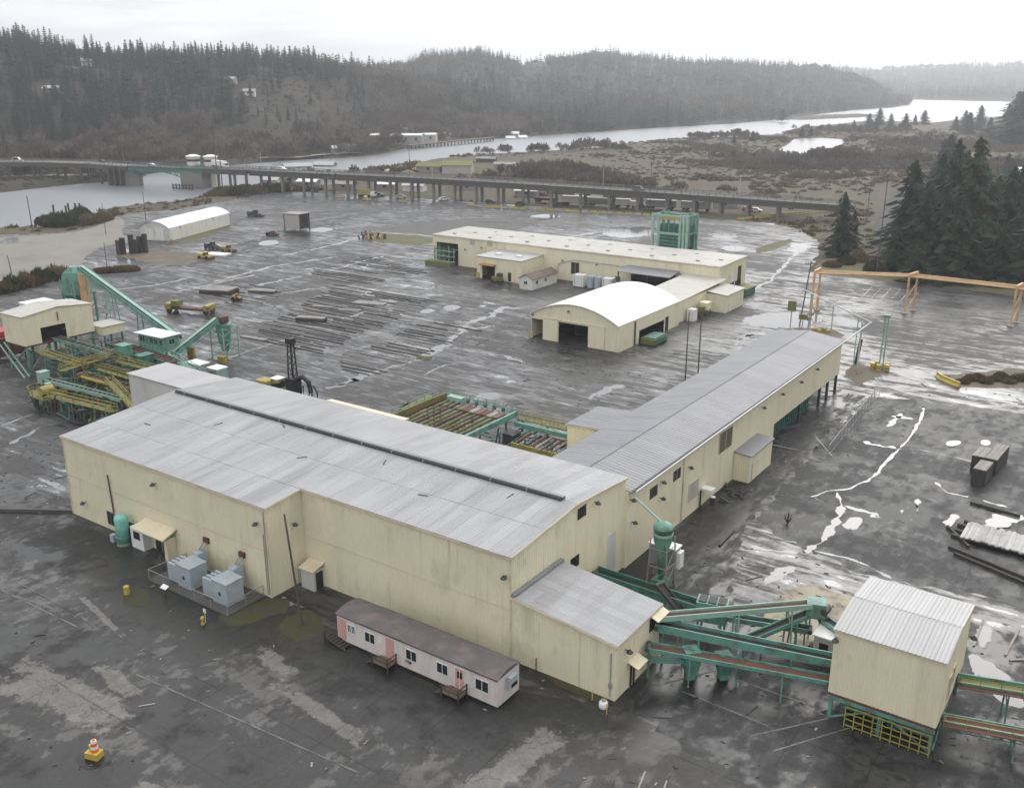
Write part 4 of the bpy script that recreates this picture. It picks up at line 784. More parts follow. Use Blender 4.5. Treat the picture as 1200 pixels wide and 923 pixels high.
for (a, c) in (((TX0 + .3, TY0 + .05, 0.2), (TX0 + 3.6, TY0 + .05, TZ0 - .5)), ((TX1 - .3, TY0 + .05, 0.2), (TX1 - 3.6, TY0 + .05, TZ0 - .5)), ((TX1 - .05, TY0 + .4, 0.2), (TX1 - .05, TYR, TZ0 - .5))): MB().beam(a, c, 0.12).build('brace', 'aqua', tow)
MB().cbox((-14.5, 72.8, 0.4), 3.6, 3.2, 1.7).build('screen_box', 'aqua', tow); MB().cbox((-10.6, 72.8, 0.3), 2.4, 3.0, 1.8).build('screen_box', 'aqua', tow)
MB().lathe((-12.2, 71.6, 0.2), [(0.6, 0), (0.6, 1.7)], 12).build('motor', 'aqua_dark', tow)
gp = MB()                 # yellow guard panel along the front foot
for z in (0.25, 0.8, 1.35, 1.9): gp.beam((TX0 + 1.6, TY0 - 0.35, z), (TX1 - 0.2, TY0 - 0.35, z), 0.07)
for x in np.arange(TX0 + 1.6, TX1, 0.72): gp.beam((x, TY0 - 0.35, 0.0), (x, TY0 - 0.35, 1.93), 0.08)
gp.build('guard_panel', 'yellow', tow)
wall_lamp(tow, WX(1134, 745, TX1), 'x+'); wall_lamp(tow, Vector((TX0 + 0.2, TY0, 7.6)), 'y-')
p = WX(1118, 795, TX1); plate(tow, 'window', Vector((TX1 + 0.03, TYR - 1.8, 4.4)), 'x', 0.8, 2.0, 'glass', 'x+', 0.05, 'cream_trim'); plate(tow, 'window', Vector((TX1 + 0.03, TYR - 0.5, 4.8)), 'x', 0.8, 1.6, 'glass', 'x+', 0.05, 'cream_trim')
kb = thing('control_kiosk', 'small grey control kiosk on the concrete slab left of the tower', 'kiosk', (-19.6, 78.2, 0))
MB().cbox((-19.6, 78.2, 0.15), 2.2, 2.0, 2.4).build('body', 'roof_tan', kb); MB().cbox((-19.6, 78.2, 2.552), 2.5, 2.3, 0.14).build('roof', 'white', kb)
MB().box(-20.2, -19.4, 77.15, 77.197, 1.0, 2.0).build('window', 'glass', kb); MB().box(-21.2, -20.75, 77.4, 78.2, 0.15, 1.2).build('side_box', 'black', kb)

# ================================================================== CONVEYORS
def conveyor(label, a, c, w=1.1, side=0.5, mat='aqua', belt='belt', legs=3, rail=False, lattice=False, name='conveyor', legmat=None, cover=None, railmat='yellow'):
    a, c = V3(a), V3(c); d = c - a; L = d.length; dn = d.normalized(); r = dn.cross(Vector((0, 0, 1))).normalized(); up = r.cross(dn)
    t = thing(name, label, 'conveyor', (a.x, a.y, 0))
    for s in (-1, 1): MB().beam(a + r * (s * w / 2), c + r * (s * w / 2), 0.1, side).build('side_panel', mat, t)
    MB().beam(a - up * 0.05, c - up * 0.05, w - 0.12, 0.1).build('belt', belt, t)
    if cover: MB().beam(a + up * (side / 2 + 0.06), c + up * (side / 2 + 0.06), w * .5, 0.12).build('cover', cover, t)
    for e, p in ((0.12, a), (-0.12, c)):
        q = p + dn * e; MB().tube([q - r * (w / 2 + 0.12), q + r * (w / 2 + 0.12)], 0.2, 8).build('end_drum', 'steel_dark', t)
    for k in range(legs):
        p = a.lerp(c, (k + 0.5) / legs)
        if p.z < 0.6: continue
        b = MB()
        for s in (-1, 1): q = p + r * (s * w / 2); b.beam((q.x + r.x * s * .25, q.y + r.y * s * .25, 0), q - up * (side / 2), 0.12)
        if p.z > 2: b.beam(p + r * (w / 2) - Vector((0, 0, p.z * .5)), p - r * (w / 2) - Vector((0, 0, 0.4)), 0.08)
        b.build('leg_frame', legmat or mat, t)
    if rail:
        b = MB(); o = r * (w / 2 + 0.55); n = max(2, int(L / 1.5))
        for h in (0.5, 1.0): b.beam(a + o + Vector((0, 0, h)), c + o + Vector((0, 0, h)), 0.05)
        for i in range(n + 1): p = a.lerp(c, i / n) + o; b.beam(p, p + Vector((0, 0, 1.0)), 0.05)
        b.build('handrail', railmat, t)
        MB().beam(a + r * (w / 2 + 0.32), c + r * (w / 2 + 0.32), 0.5, 0.06).build('walkway', 'rust', t)
    if lattice:
        b = MB(); n = max(3, int(L / 1.0))
        for s in (-1, 1):
            o = r * (s * w / 2) - up * (side / 2 + 0.45); b.beam(a + o, c + o, 0.07)
            for i in range(n):
                p, q = a.lerp(c, i / n), a.lerp(c, (i + 1) / n); o2 = r * (s * w / 2) - up * (side / 2)
                b.beam(p + o2, q + o, 0.05); b.beam(q + o, q + o2, 0.05)
        b.build('truss', mat, t)
    return t
conveyor('main aqua trough conveyor running from the annex into the tower', (-32.2, 68.6, 4.0), (-17.3, 73.2, 3.3), 1.2, 0.75, legs=2, rail=False)
conveyor('lower rusty conveyor walkway beside the main trough, nearest the camera', (-32.0, 66.6, 2.9), (-17.4, 71.4, 2.5), 1.1, 0.35, belt='rust', legs=2, rail=False)
hA = Vector((-32.3, an_y1 - 1.2, 4.7)); hB = G(957, 707, 4.2)
conveyor('rust-topped conveyor climbing from the annex hood to the aqua head above the slab', hA, hB, 0.9, 0.5, legs=3, cover=None, belt='rust', mat='aqua_pale')
hC = G(868, 752, 1.4)
conveyor('black belt conveyor climbing from the transfer pit to the aqua head', hC, hB - Vector((0.3, 0.2, 0.9)), 0.9, 0.4, legs=2, mat='aqua')
hd = thing('belt_transfer', 'aqua transfer box where two belts meet above the slab', 'machine', (hB.x, hB.y, 0))
MB().cbox((hB.x, hB.y, hB.z - 1.2), 1.7, 1.5, 1.5, 0.3).build('casing', 'aqua', hd); MB().tube([(hB.x + 0.9, hB.y - 0.6, hB.z - .4), (hB.x + 0.9, hB.y + 0.6, hB.z - .4)], 0.35, 10).build('motor', 'steel_dark', hd)
for dx, dy in ((-.6, -.6), (.6, -.6), (.6, .6), (-.6, .6)): MB().beam((hB.x + dx, hB.y + dy, 0), (hB.x + dx, hB.y + dy, hB.z - 1.2), 0.12).build('leg', 'aqua', hd)
conveyor('aqua lattice conveyor from the head box into the back of the tower', (hB.x + 0.8, hB.y - 0.2, hB.z - 1.2), (-17.2, 77.6, 3.1), 0.9, 0.35, legs=1, lattice=True)
fA = Vector((-42.0, 77.0, 2.2)); fB = G(835, 712, 2.4)
conveyor('dark aqua outfeed conveyor leaving the mill end wall towards the feeder hopper', (-42.8, 76.3, 2.4), (fB.x - 1.0, fB.y, 2.1), 1.3, 0.8, mat='aqua_dark', legs=3)
conveyor('low black belt running from the feeder hopper past the slab', (fB.x + 1.0, fB.y, 1.9), (-21.5, 79.0, 1.9), 0.9, 0.5, legs=3)
fh = thing('feeder_hopper', 'aqua feeder hopper with dark louvred top between the belts', 'hopper', (fB.x, fB.y, 0))
MB().cbox((fB.x, fB.y, 1.2), 2.9, 1.7, 2.0, 0.25).build('casing', 'aqua', fh)
for k in (-0.9, 0, 0.9): MB().cbox((fB.x + k * math.cos(.25), fB.y + k * math.sin(.25), 3.202), 0.75, 1.3, 0.1, 0.25).build('louvre', 'black', fh)
for dx, dy in ((-1.1, -.7), (1.1, -.5), (1.0, .8), (-1.2, .5)): MB().beam((fB.x + dx, fB.y + dy, 0), (fB.x + dx, fB.y + dy, 1.2), 0.16).build('leg', 'aqua', fh)
dA, dB = G(772, 683, 3.4), G(803, 722, 1.5)
conveyor('steep dark belt slide dropping from the cyclone to the trough', dA, dB, 0.9, 0.35, mat='wood_dark', legs=1, legmat='aqua')
tp = thing('transfer_tower', 'aqua transfer chute standing under the conveyor crossing', 'machine', (-28.0, 68.8, 0))
for cx_, cy_, sz_ in ((-28.6, 68.4, 2.9), (-26.2, 70.0, 2.4)): MB().lathe((cx_, cy_, 0), [(0.55, 0), (0.55, 0.5), (0.95, 1.6), (0.95, sz_)], 4).build('chute', 'aqua', tp)
MB().beam((-32.3, 66.2, 1.7), (-28.4, 68.2, 1.9), 0.5, 0.4).build('arm', 'aqua', tp)
for p in ((-31.6, 69.0), (-31.6, 66.3), (-25.0, 71.3), (-24.8, 69.5)): MB().beam((p[0], p[1], 0), (p[0], p[1], 3.4), 0.16).build('post', 'aqua', tp)
g1, g2 = G(1128, 787, 2.8), G(1260, 797, 2.8)
conveyor('upper mossy conveyor leaving the tower to the right', (TX1 + 0.1, 76.6, 3.0), (TX1 + 22, 83.5, 3.0), 1.3, 0.5, mat='aqua', belt='yellow_moss', legs=3, rail=True, railmat='yellow_moss')
conveyor('lower lattice conveyor with yellow handrail leaving the tower to the right', (TX1 + 0.1, 71.6, 2.3), (TX1 + 20, 77.3, 2.3), 1.0, 0.4, mat='aqua', belt='rust', legs=2, rail=True, lattice=True)
# cyclone
cyx, cyy = -37.9, 81.4
cyn = thing('dust_cyclone', 'aqua dust cyclone with domed top in a pipe stand by the mill corner', 'cyclone', (cyx, cyy, 0))
MB().lathe((cyx, cyy, 0), [(0.3, 0.9), (0.32, 3.2), (0.95, 5.2), (0.98, 6.6), (1.05, 6.62), (1.05, 6.75), (0.9, 7.0), (0.45, 7.25), (0.02, 7.35)], 16).build('body', 'aqua', cyn, smooth=True)
MB().lathe((cyx, cyy, 0), [(1.03, 5.9), (1.03, 6.15)], 16).build('band', 'aqua_pale', cyn); MB().cbox((cyx, cyy, 0.0), 1.5, 1.5, 0.9).build('outlet_box', 'aqua', cyn)
for dx, dy in ((-.95, -.95), (.95, -.95), (.95, .95), (-.95, .95)): MB().beam((cyx + dx * 1.15, cyy + dy * 1.15, 0), (cyx + dx * .95, cyy + dy * .95, 5.6), 0.11).build('leg', 'steel', cyn)
bb = MB()
for z0_, z1_ in ((0.4, 2.6), (2.6, 4.6)):
    for (a, c) in (((-1.05, -1.05), (1.05, -1.05)), ((1.05, -1.05), (1.05, 1.05))): bb.beam((cyx + a[0], cyy + a[1], z0_), (cyx + c[0], cyy + c[1], z1_), 0.06).beam((cyx + a[0], cyy + a[1], z1_), (cyx + c[0], cyy + c[1], z1_), 0.06)
bb.build('bracing', 'steel', cyn)
bgx = thing('filter_unit', 'grey filter cabinet on legs behind the cyclone stem', 'machine', (-38.4, 83.3, 0))
MB().cbox((-38.5, 83.3, 1.6), 3.0, 1.3, 2.2).build('cabinet', 'steel', bgx); MB().cbox((-38.5, 83.3, 3.802), 3.2, 1.5, 0.12).build('lid', 'white', bgx); MB().cbox((-36.75, 83.3, 1.7), 0.4, 1.0, 1.8).build('side_duct', 'white', bgx)
for dx in (-1.2, 1.2): MB().beam((-38.5 + dx, 83.3, 0), (-38.5 + dx, 83.3, 1.6), 0.14).build('leg', 'steel', bgx)
# ================================================================== OFFICE TRAILER
OX0, OX1, OY0, OY1, OZ = -58.05, -39.75, 55.11, 58.25, 2.85
ot = thing('office_trailer', 'long weathered white office trailer with dark felt roof and pink doors', 'trailer', ((OX0 + OX1) / 2, (OY0 + OY1) / 2, 0))
MB().box(OX0, OX1, OY0, OY1, 0.25, OZ).build('body', 'trailer_white', ot)
MB().box(OX0 + .3, OX1 - .3, OY0 + .15, OY1 - .15, 0.0, 0.248).build('skirting', 'wood_dark', ot)
seams = MB()
for x in np.arange(OX0 + 2.9, OX1 - .5, 2.44): seams.box(x, x + 0.035, OY0 - 0.012, OY0 - 0.001, 0.3, OZ - .05)
seams.build('panel_battens', 'trailer_white', ot)
rr = MB(); n = 8; base = []
for s in range(2):
    xa = (OX0 - .12, OX0 + 2.75)[s]; xb = (OX0 + 2.75, OX1 + .12)[s]; lift = (0.0, 0.06)[s]
    P = [(OY0 - .12 + (OY1 - OY0 + .24) * i / n, OZ + 0.03 + lift + 0.38 * math.sin(math.pi * i / n)) for i in range(n + 1)]
    b0 = len(rr.v); rr.v += [(xa, y, z) for y, z in P] + [(xb, y, z) for y, z in P]
    rr.f += [(b0 + i, b0 + n + 1 + i, b0 + n + 2 + i, b0 + i + 1) for i in range(n)]
    rr.f += [tuple(b0 + i for i in range(n + 1)), tuple(b0 + n + 1 + i for i in reversed(range(n + 1)))]
    rr.v += [(xa, OY0 - .12, OZ - .08), (xb, OY0 - .12, OZ - .08)]; e = len(rr.v); rr.f.append((e - 2, e - 1, b0 + n + 1, b0))
oroof = rr.build('roof', 'roof_felt', ot)
MB().box(OX0 + 2.7, OX0 + 2.95, OY0 - .14, OY1 + .14, OZ + 0.35, OZ + 0.5).build('roof_joint', 'steel', oroof) if False else None
for u, v, w, h in ((431 + 2.5, 744, 1.15, 0.95), (482, 764.5, 1.15, 0.95), (518.5, 780.5, 1.15, 0.95), (565, 801, 1.3, 1.0)):
    p = WY(u, v, OY0); plate(ot, 'window', Vector((p.x, OY0, 1.75)), 'y', w, h, 'glass', 'y-', 0.03, 'white')
for u in (409.5, 414.0): p = WY(u, 735, OY0); plate(ot, 'window', Vector((p.x, OY0, 1.85)), 'y', 0.36, 0.75, 'glass', 'y-', 0.03, 'white')
for u, v, pane in ((401, 735, 0), (457, 757, 0), (539, 793, 1)):
    p = WY(u, v, OY0); dr = plate(ot, 'door', Vector((p.x, OY0, 1.5)), 'y', 0.95, 2.0, 'pink_door', 'y-', 0.05, 'white' if pane else None)
    if pane: MB().box(p.x - .26, p.x + .26, OY0 - .075, OY0 - .053, 1.55, 2.2).build('pane', 'glass', dr)
    MB().box(p.x + .3, p.x + .42, OY0 - .11, OY0 - .053, 1.3, 1.36).build('handle', 'steel', dr)
    st = thing('timber_steps', {401: 'collapsed dark timber steps at the far left trailer door', 457: 'dark timber stair landing at the middle trailer door', 539: 'dark timber stair landing at the right-hand trailer door'}[u], 'steps', (p.x, OY0 - 1.0, 0))
    if u == 401:
        ramp = MB()
        for k in range(7): ramp.beam((p.x - 1.3 + k * .36, OY0 - 1.0, 0.62 - k * .07), (p.x - 1.3 + k * .36, OY0 - .1, 0.62 - k * .07), 0.3, 0.06)
        ramp.build('tread', 'wood_dark', st)
        for s in (-1.0, -.12): MB().beam((p.x - 1.4, OY0 + s, 0.62), (p.x + 1.3, OY0 + s, 0.08), 0.09, 0.16).build('stringer', 'wood_dark', st)
        MB().beam((p.x - 1.3, OY0 - 1.0, 0), (p.x - 1.3, OY0 - 1.0, 1.3), 0.09).build('post', 'wood_dark', st)
    else:
        x0, x1, y0_, y1_ = p.x - 1.0, p.x + .85, OY0 - 1.35, OY0 - .1
        for k in range(7): MB().box(x0, x1, y0_ + k * .18, y0_ + k * .18 + .16, .5, .55).build('deck_board', 'wood_brown', st)
        for (a, c) in ((x0, y0_), (x1, y0_), (x1, y1_ - .1), (x0, y1_ - .1)): MB().box(a - .05, a + .05, c - .05, c + .05, 0, 1.4 if (a == x1 or c == y0_) else .49).build('post', 'wood_dark', st)
        for z in (1.35, .95): MB().beam((x0, y0_, z), (x1, y0_, z), .07).build('rail', 'wood_dark', st); MB().beam((x1, y0_, z), (x1, y1_, z), .07).build('rail', 'wood_dark', st)
        for k in range(3): MB().box(x0 - .3 - k * .3, x0 - .02 - k * .3, y0_ + .1, y1_, .36 - k * .16, .41 - k * .16).build('tread', 'wood_dark', st)
MB().box(OX1 + .003, OX1 + .5, 56.3, 57.3, 1.55, 2.55).build('air_conditioner', 'xfmr', ot); MB().box(OX1 + .502, OX1 + .54, 56.4, 57.2, 1.6, 1.95).build('grille', 'black', ot)
p = WY(444 + 8, 751, OY0); MB().box(p.x - 1.0, p.x - .45, OY0 - .02, OY0 - .002, 1.6, 2.3).build('notice', 'white', ot)
p = WY(478, 777, OY0); MB().box(p.x - .25, p.x + .15, OY0 - .1, OY0 - .002, .9, 1.15).build('meter_box', 'steel', ot); MB().box(p.x + .2, p.x + .4, OY0 - .08, OY0 - .002, .85, 1.05).build('meter_box', 'steel_dark', ot)

# ================================================================== TRANSFORMER YARD
def chain_fence(label, pts, h=1.9, closed=False, mat='steel', name='chain_link_fence'):
    t = thing(name, label, 'fence', (pts[0][0], pts[0][1], 0))
    P = [V3(p) for p in pts] + ([V3(pts[0])] if closed else [])
    for i in range(len(P) - 1):
        a, c = P[i], P[i + 1]; n = max(1, int((c - a).length / 2.2))
        for k in range(n + (1 if i == len(P) - 2 and not closed else 0)): q = a.lerp(c, k / n); MB().tube([q, q + Vector((0, 0, h))], 0.045, 5).build('post', mat, t)
        MB().beam(a + Vector((0, 0, h)), c + Vector((0, 0, h)), 0.06).build('top_rail', mat, t); MB().beam(a + Vector((0, 0, .08)), c + Vector((0, 0, .08)), 0.05).build('bottom_rail', mat, t)
        b = MB(); L = (c - a).length; m = int(L / 0.22); d = (c - a) / L       # woven wire, thin diagonal strands
        for k in range(-int(h / .22), m):
            for s in (0, 1):
                x0_, x1_ = k * .22, k * .22 + h; z0_, z1_ = (0.05, h) if s == 0 else (h, 0.05)
                if x0_ < 0: z0_ += (z1_ - z0_) * (-x0_ / (x1_ - x0_)); x0_ = 0
                if x1_ > L: z1_ = z0_ + (z1_ - z0_) * ((L - x0_) / (x1_ - x0_)); x1_ = L
                if x1_ - x0_ < .02: continue
                p, q = a + d * x0_ + Vector((0, 0, z0_)), a + d * x1_ + Vector((0, 0, z1_)); w = Vector((0, 0, .006)); nn = len(b.v)
                b.v += [tuple(p - w), tuple(q - w), tuple(q + w), tuple(p + w)]; b.f.append((nn, nn + 1, nn + 2, nn + 3))
        mesh = b.build('mesh', 'steel', t); mesh['kind'] = 'stuff'
    return t
fy = 52.0
chain_fence('chain link enclosure round the two pale blue transformers', [(-82.0, Y0 - .3), (-82.3, fy), (-69.9, fy), (-69.9, Y0 - .3)], 1.3)
MB().box(-82.4, -69.8, fy - .1, Y0 - .2, 0.014, 0.12).build('transformer_pad', 'concrete_dark'); pad = bpy.data.objects['transformer_pad']; struct(pad)
for i, u in enumerate((215, 258)):
    cxp = (-78.0, -72.4)[i]; cyp = 54.0
    t = thing('transformer', ['pale blue-grey transformer cabinet, the left of two inside the fence', 'pale blue-grey transformer cabinet, the right of two inside the fence'][i], 'transformer', (cxp, cyp, .12), 'transformers in the fenced yard')
    MB().box(cxp - .9, cxp + 1.3, cyp - 1.0, cyp + 1.1, .122, 2.5).build('tank', 'xfmr', t)
    MB().slab([(cxp - .95, cyp - 1.05, 2.62), (cxp + 1.35, cyp - 1.05, 2.56), (cxp + 1.35, cyp + 1.15, 2.56), (cxp - .95, cyp + 1.15, 2.62)], 0.1).build('lid', 'xfmr', t)
    for k in range(4):
        MB().box(cxp - 2.35 + .0, cxp - .92, cyp - 1.0 + k * .52, cyp - .7 + k * .52, .3, 2.3).build('radiator', 'xfmr', t)
    for z in (.5, 2.0): MB().tube([(cxp - 1.6, cyp - .95, z), (cxp - 1.6, cyp + .75, z)], .09, 6).build('header_pipe', 'xfmr', t)
    MB().box(cxp + .1, cxp + .35, cyp - 1.05, cyp - 1.003, 1.1, 1.45).build('gauge', 'black', t)
    MB().box(cxp - .9, cxp - .1, cyp + 1.15, Y0 - .5, 1.0, 2.9).build('switchgear', 'xfmr', t)
    tray = MB()
    for s in (-.25, .25): tray.beam((cxp - .5 + s, cyp + 1.9, 3.0), (cxp - .5 + s, Y0 - .1, 3.7), .08)
    for k in range(6): q = k / 5; tray.beam((cxp - .75, cyp + 1.9 + (Y0 - cyp - 2) * q, 3.0 + .7 * q), (cxp - .25, cyp + 1.9 + (Y0 - cyp - 2) * q, 3.0 + .7 * q), .06)
    tray.build('cable_tray', 'steel', t); MB().box(cxp - .9, cxp - .1, Y0 - .3, Y0 - .05, 3.5, 4.1).build('wall_entry', 'rust', t)
# aqua tank
tx, ty = WY(146, 632, 55.6).x, 55.5
tk = thing('water_tank', 'upright aqua cylindrical tank against the mill front wall', 'tank', (tx, ty, 0))
MB().lathe((tx, ty, 0), [(.75, .25), (.75, 3.3), (.6, 3.5), (.3, 3.62), (.02, 3.66)], 18).build('shell', 'tank_aqua', tk, smooth=True)
for z in (1.0, 2.0, 3.0): MB().lathe((tx, ty, 0), [(.765, z), (.765, z + .06)], 18).build('hoop', 'aqua_pale', tk)
MB().lathe((tx, ty, 0), [(.8, 0), (.8, .24)], 14).build('base', 'concrete', tk)
MB().tube([(tx - 2.0, ty - .2, .6), (tx - .9, ty - .2, .6), (tx - .7, ty, 1.0)], .09, 6).build('pipework', 'galv', tk); MB().cbox((tx - 1.5, ty - .3, 0), .6, .5, .9).build('pump', 'xfmr', tk)
# bollards and small things in front
def drum(name, label, u, v, h, r, mat, cat='barrel'):
    g = G(u, v); return tag(MB().lathe((g.x, g.y, 0), [(r * .95, 0), (r, .06), (r, h * .3), (r * 1.05, h * .33), (r, h * .36), (r, h * .64), (r * 1.05, h * .67), (r, h * .7), (r, h - .05), (r * .8, h)], 12).build(name, mat), label, cat)
drum('yellow_barrel', 'yellow barrel on mossy ground left of the transformer fence', 149, 696, .95, .3, 'yellow_bright')
g = G(194, 700); sg = thing('small_sign', 'small white sign on a leaning post before the transformer fence', 'sign', g)
MB().beam(g, g + Vector((.05, 0, 1.1)), .06).build('post', 'steel_dark', sg); MB().slab([(g.x - .45, g.y - .2, 1.12), (g.x + .45, g.y - .2, 1.12), (g.x + .45, g.y + .25, 1.35), (g.x - .45, g.y + .25, 1.35)], .04).build('panel', 'white', sg)
g = G(238, 731); hy = thing('fire_hydrant', 'yellow fire hydrant with white top in front of the right transformer', 'hydrant', g)
MB().lathe(g, [(.2, 0), (.2, .08), (.14, .1), (.14, .6), (.2, .62), (.2, .68), (.15, .8), (.04, .9)], 10).build('body', 'yellow_bright', hy)
MB().tube([(g.x - .28, g.y, .5), (g.x + .28, g.y, .5)], .08, 8).build('outlet', 'orange', hy); MB().box(g.x - .02, g.x + .02, g.y + .3, g.y + .34, 0, 1.5).build('marker_post', 'white', hy); MB().box(g.x - .18, g.x + .18, g.y + .29, g.y + .35, 1.1, 1.5).build('marker_plate', 'white', hy)
g = G(110, 886); ht = thing('valve_box', 'yellow valve box standing in a broken patch of paving', 'valve box', g)
MB().cbox((g.x + .1, g.y, 0), 1.15, .8, .55, .3).build('box', 'yellow_bright', ht); MB().cbox((g.x - .35, g.y + .25, .552), .5, .45, .3, .5).build('lid', 'yellow_bright', ht)
dg = (g.x + .15, g.y + .08, .553); dr = thing('traffic_drum', 'orange and white traffic drum on the yellow valve box', 'traffic drum', dg)
prof = [(.3, 0), (.28, .25), (.26, .5), (.23, .75), (.2, .95)]
for k in range(4): MB().lathe(dg, [(prof[k][0], prof[k][1] + .003), (prof[k + 1][0] + .01, prof[k + 1][1])], 12).build('band', 'plastic_orange' if k % 2 == 0 else 'white', dr)
MB().lathe(dg, [(.12, .953), (.12, 1.05)], 8).build('cap', 'plastic_orange', dr)
patch('broken_paving', smooth_poly([(g.x - 1.6, g.y - .9), (g.x + .8, g.y - 1.4), (g.x + 1.9, g.y + .1), (g.x + .9, g.y + 1.1), (g.x - 1.2, g.y + .7)], 1, .15), 'asphalt_dark', .022)
g = G(707, 829); sl = thing('gas_cylinder', 'squat white gas cylinder at the near annex corner', 'cylinder', g)
MB().lathe(g, [(.32, 0), (.38, .06), (.4, .3), (.38, .55), (.25, .7)], 12).build('shell', 'white', sl, smooth=True); MB().lathe(g, [(.2, .66), (.2, .82), (.16, .82)], 8).build('collar', 'steel', sl)
for u, v, nm in ((694, 820, 'left'), (711, 836, 'right')): g = G(u, v); tag(MB().lathe(g, [(.05, 0), (.05, .95), (.02, 1.0)], 8).build('marker_post', 'yellow_bright'), 'thin yellow marker post just %s of the squat gas cylinder' % nm, 'post')
g = G(738, 797); sw = thing('sawhorse', 'small orange sawhorse beside the annex door', 'sawhorse', g)
for s in (-.35, .35):
    for e in (-.25, .25): MB().beam((g.x + s, g.y + e, 0), (g.x + s, g.y, .7), .06).build('leg', 'orange', sw)
MB().beam((g.x - .55, g.y, .72), (g.x + .55, g.y, .72), .09).build('bar', 'orange', sw)

# utility poles
def pole(label, u, v, vtop, r=.14, lean=(0, 0), arms=0, mat='pole_wood', arm_dir=0.6, ground=0.0, lamp=False, base=None, h=None):
    g = G(u, v, ground) if base is None else V3(base); h = h or HT(g, vtop) - ground
    t = thing('utility_pole', label, 'pole', g); top = g + Vector((lean[0], lean[1], h))
    MB().tube([g - Vector((0, 0, .1)), top], r, 7, r * .7).build('shaft', mat, t)
    for k in range(arms):
        z = top - Vector((0, 0, .4 + k * .9)); d = Vector((math.cos(arm_dir), math.sin(arm_dir), 0)) * 1.25
        am = MB().beam(z - d, z + d, .12, .14).build('crossarm', mat, t)
        for s in (-1, -.5, .5, 1): q = z + d * (s * .92); MB().lathe(q + Vector((0, 0, .07)), [(.05, 0), (.07, .1), (.03, .2)], 6).build('insulator', 'steel', am)
    if lamp: MB().beam(top, top + Vector((.9, -.4, .1)), .06).build('lamp_arm', 'steel', t); MB().cbox(top + Vector((.9, -.4, -.05)), .5, .25, .14).build('lamp_head', 'galv', t)
    return t
pole('leaning bare wooden pole standing in moss by the mill inner corner', 354, 733, 604, .13, lean=(-.9, -.3))
# pipe curb at the far left corner
g0, g1 = G(-60, 598), G(88, 601); tag(MB().beam((g0.x, g0.y, .2), (g1.x - .2, g1.y, .2), .35, .4).build('kerb_wall', 'concrete_dark'), 'low dark concrete kerb running left from the mill corner', 'kerb')

# ================================================================== LOG DECK between the mill and the yard
def rails(b, a, c, n, h=1.0):
    a, c = V3(a), V3(c)
    for z in (h * .5, h): b.beam(a + Vector((0, 0, z)), c + Vector((0, 0, z)), .07)
    for i in range(n + 1): p = a.lerp(c, i / n); b.beam(p, p + Vector((0, 0, h)), .07)
def frame_legs(t, x0, x1, y0, y1, z, nx, ny, mat='aqua_dark', w=.22):
    for i in range(nx):
        for j in range(ny):
            x, y = x0 + (x1 - x0) * i / max(1, nx - 1), y0 + (y1 - y0) * j / max(1, ny - 1); MB().box(x - w / 2, x + w / 2, y - w / 2, y + w / 2, 0, z).build('leg', mat, t)
DZ = 4.2
def dk(u, v, z=DZ): p = G(u, v, z); return p
dkx0, dkx1 = dk(505, 490).x, dk(578, 478).x
deck = thing('log_deck', 'yellow and aqua chain deck with parallel steel skids behind the mill roof', 'log deck', (-80, 95, 0))
ax0, ax1, ay0, ay1 = -86.0, -74.0, 88.0, 106.0
for i in range(13):
    x = ax0 + (ax1 - ax0) * i / 12
    MB().beam((x, ay0, DZ - .1), (x, ay1, DZ + .2), .16, .3).build('skid', 'yellow_moss' if i % 3 else 'rust', deck)
for y in (ay0 + 1, (ay0 + ay1) / 2, ay1 - 1): MB().beam((ax0 - .3, y, DZ - .42), (ax1 + .3, y, DZ - .42), .3, .35).build('cross_beam', 'aqua', deck)
MB().box(ax1 + .2, ax1 + .55, ay0, ay1 + 1, DZ - .3, DZ + .5).build('side_beam', 'aqua', deck); MB().box(ax0 - .6, ax0 - .25, ay0, ay1 + 1, DZ - .2, DZ + .9).build('side_beam', 'yellow_moss', deck)
frame_legs(deck, ax0, ax1, ay0 + 1, ay1 - 1, DZ - .6, 3, 3)
for k in range(7): MB().box(ax0 + 4.5 + k * 1.05, ax0 + 5.4 + k * 1.05, ay1 - 2.8, ay1 - .6, DZ + .22, DZ + .42).build('deck_plate', ('wood_brown', 'rust', 'wood_grey')[k % 3], deck)
b = MB(); rails(b, (ax0 - .6, ay1 + 1.2, DZ + .2), (ax1 + 1, ay1 + 1.2, DZ + .2), 9); rails(b, (ax0 - .7, ay0, DZ + .6), (ax0 - .7, ay1, DZ + .6), 10); b.build('handrail', 'aqua', deck)
MB().cbox((ax0 + 2, ay1 + .4, DZ), 2.6, 1.0, .9).build('drive_housing', 'aqua_pale', deck)
for k in range(5): MB().lathe((ax0 + 4 + k * 1.6, ay1 + .6, DZ + .2), [(.28, 0), (.28, .5), (.1, .7)], 8).build('motor', 'aqua_dark', deck)
cat2 = thing('transfer_deck', 'yellow catwalk and roller deck beside the long shed notch', 'walkway', (-66, 102, 0))
bx0, bx1 = -73.0, -59.6
MB().box(bx0, bx1, 106.6, 107.6, 3.6, 3.75).build('walkway', 'yellow_moss', cat2)
b = MB(); rails(b, (bx0, 106.6, 3.75), (bx1, 106.6, 3.75), 10); rails(b, (bx0, 107.6, 3.75), (bx1, 107.6, 3.75), 10); b.build('handrail', 'yellow', cat2)
MB().beam((bx0, 105.8, 3.3), (bx1, 105.8, 3.3), .5, .6).build('trough', 'aqua', cat2)
for i in range(12): MB().beam((bx0 + 3 + i * .85, 101.5, 2.4), (bx0 + 3 + i * .85, 105.4, 2.6), .32, .22).build('roller', ('rust', 'wood_grey', 'steel_dark')[i % 3], cat2)
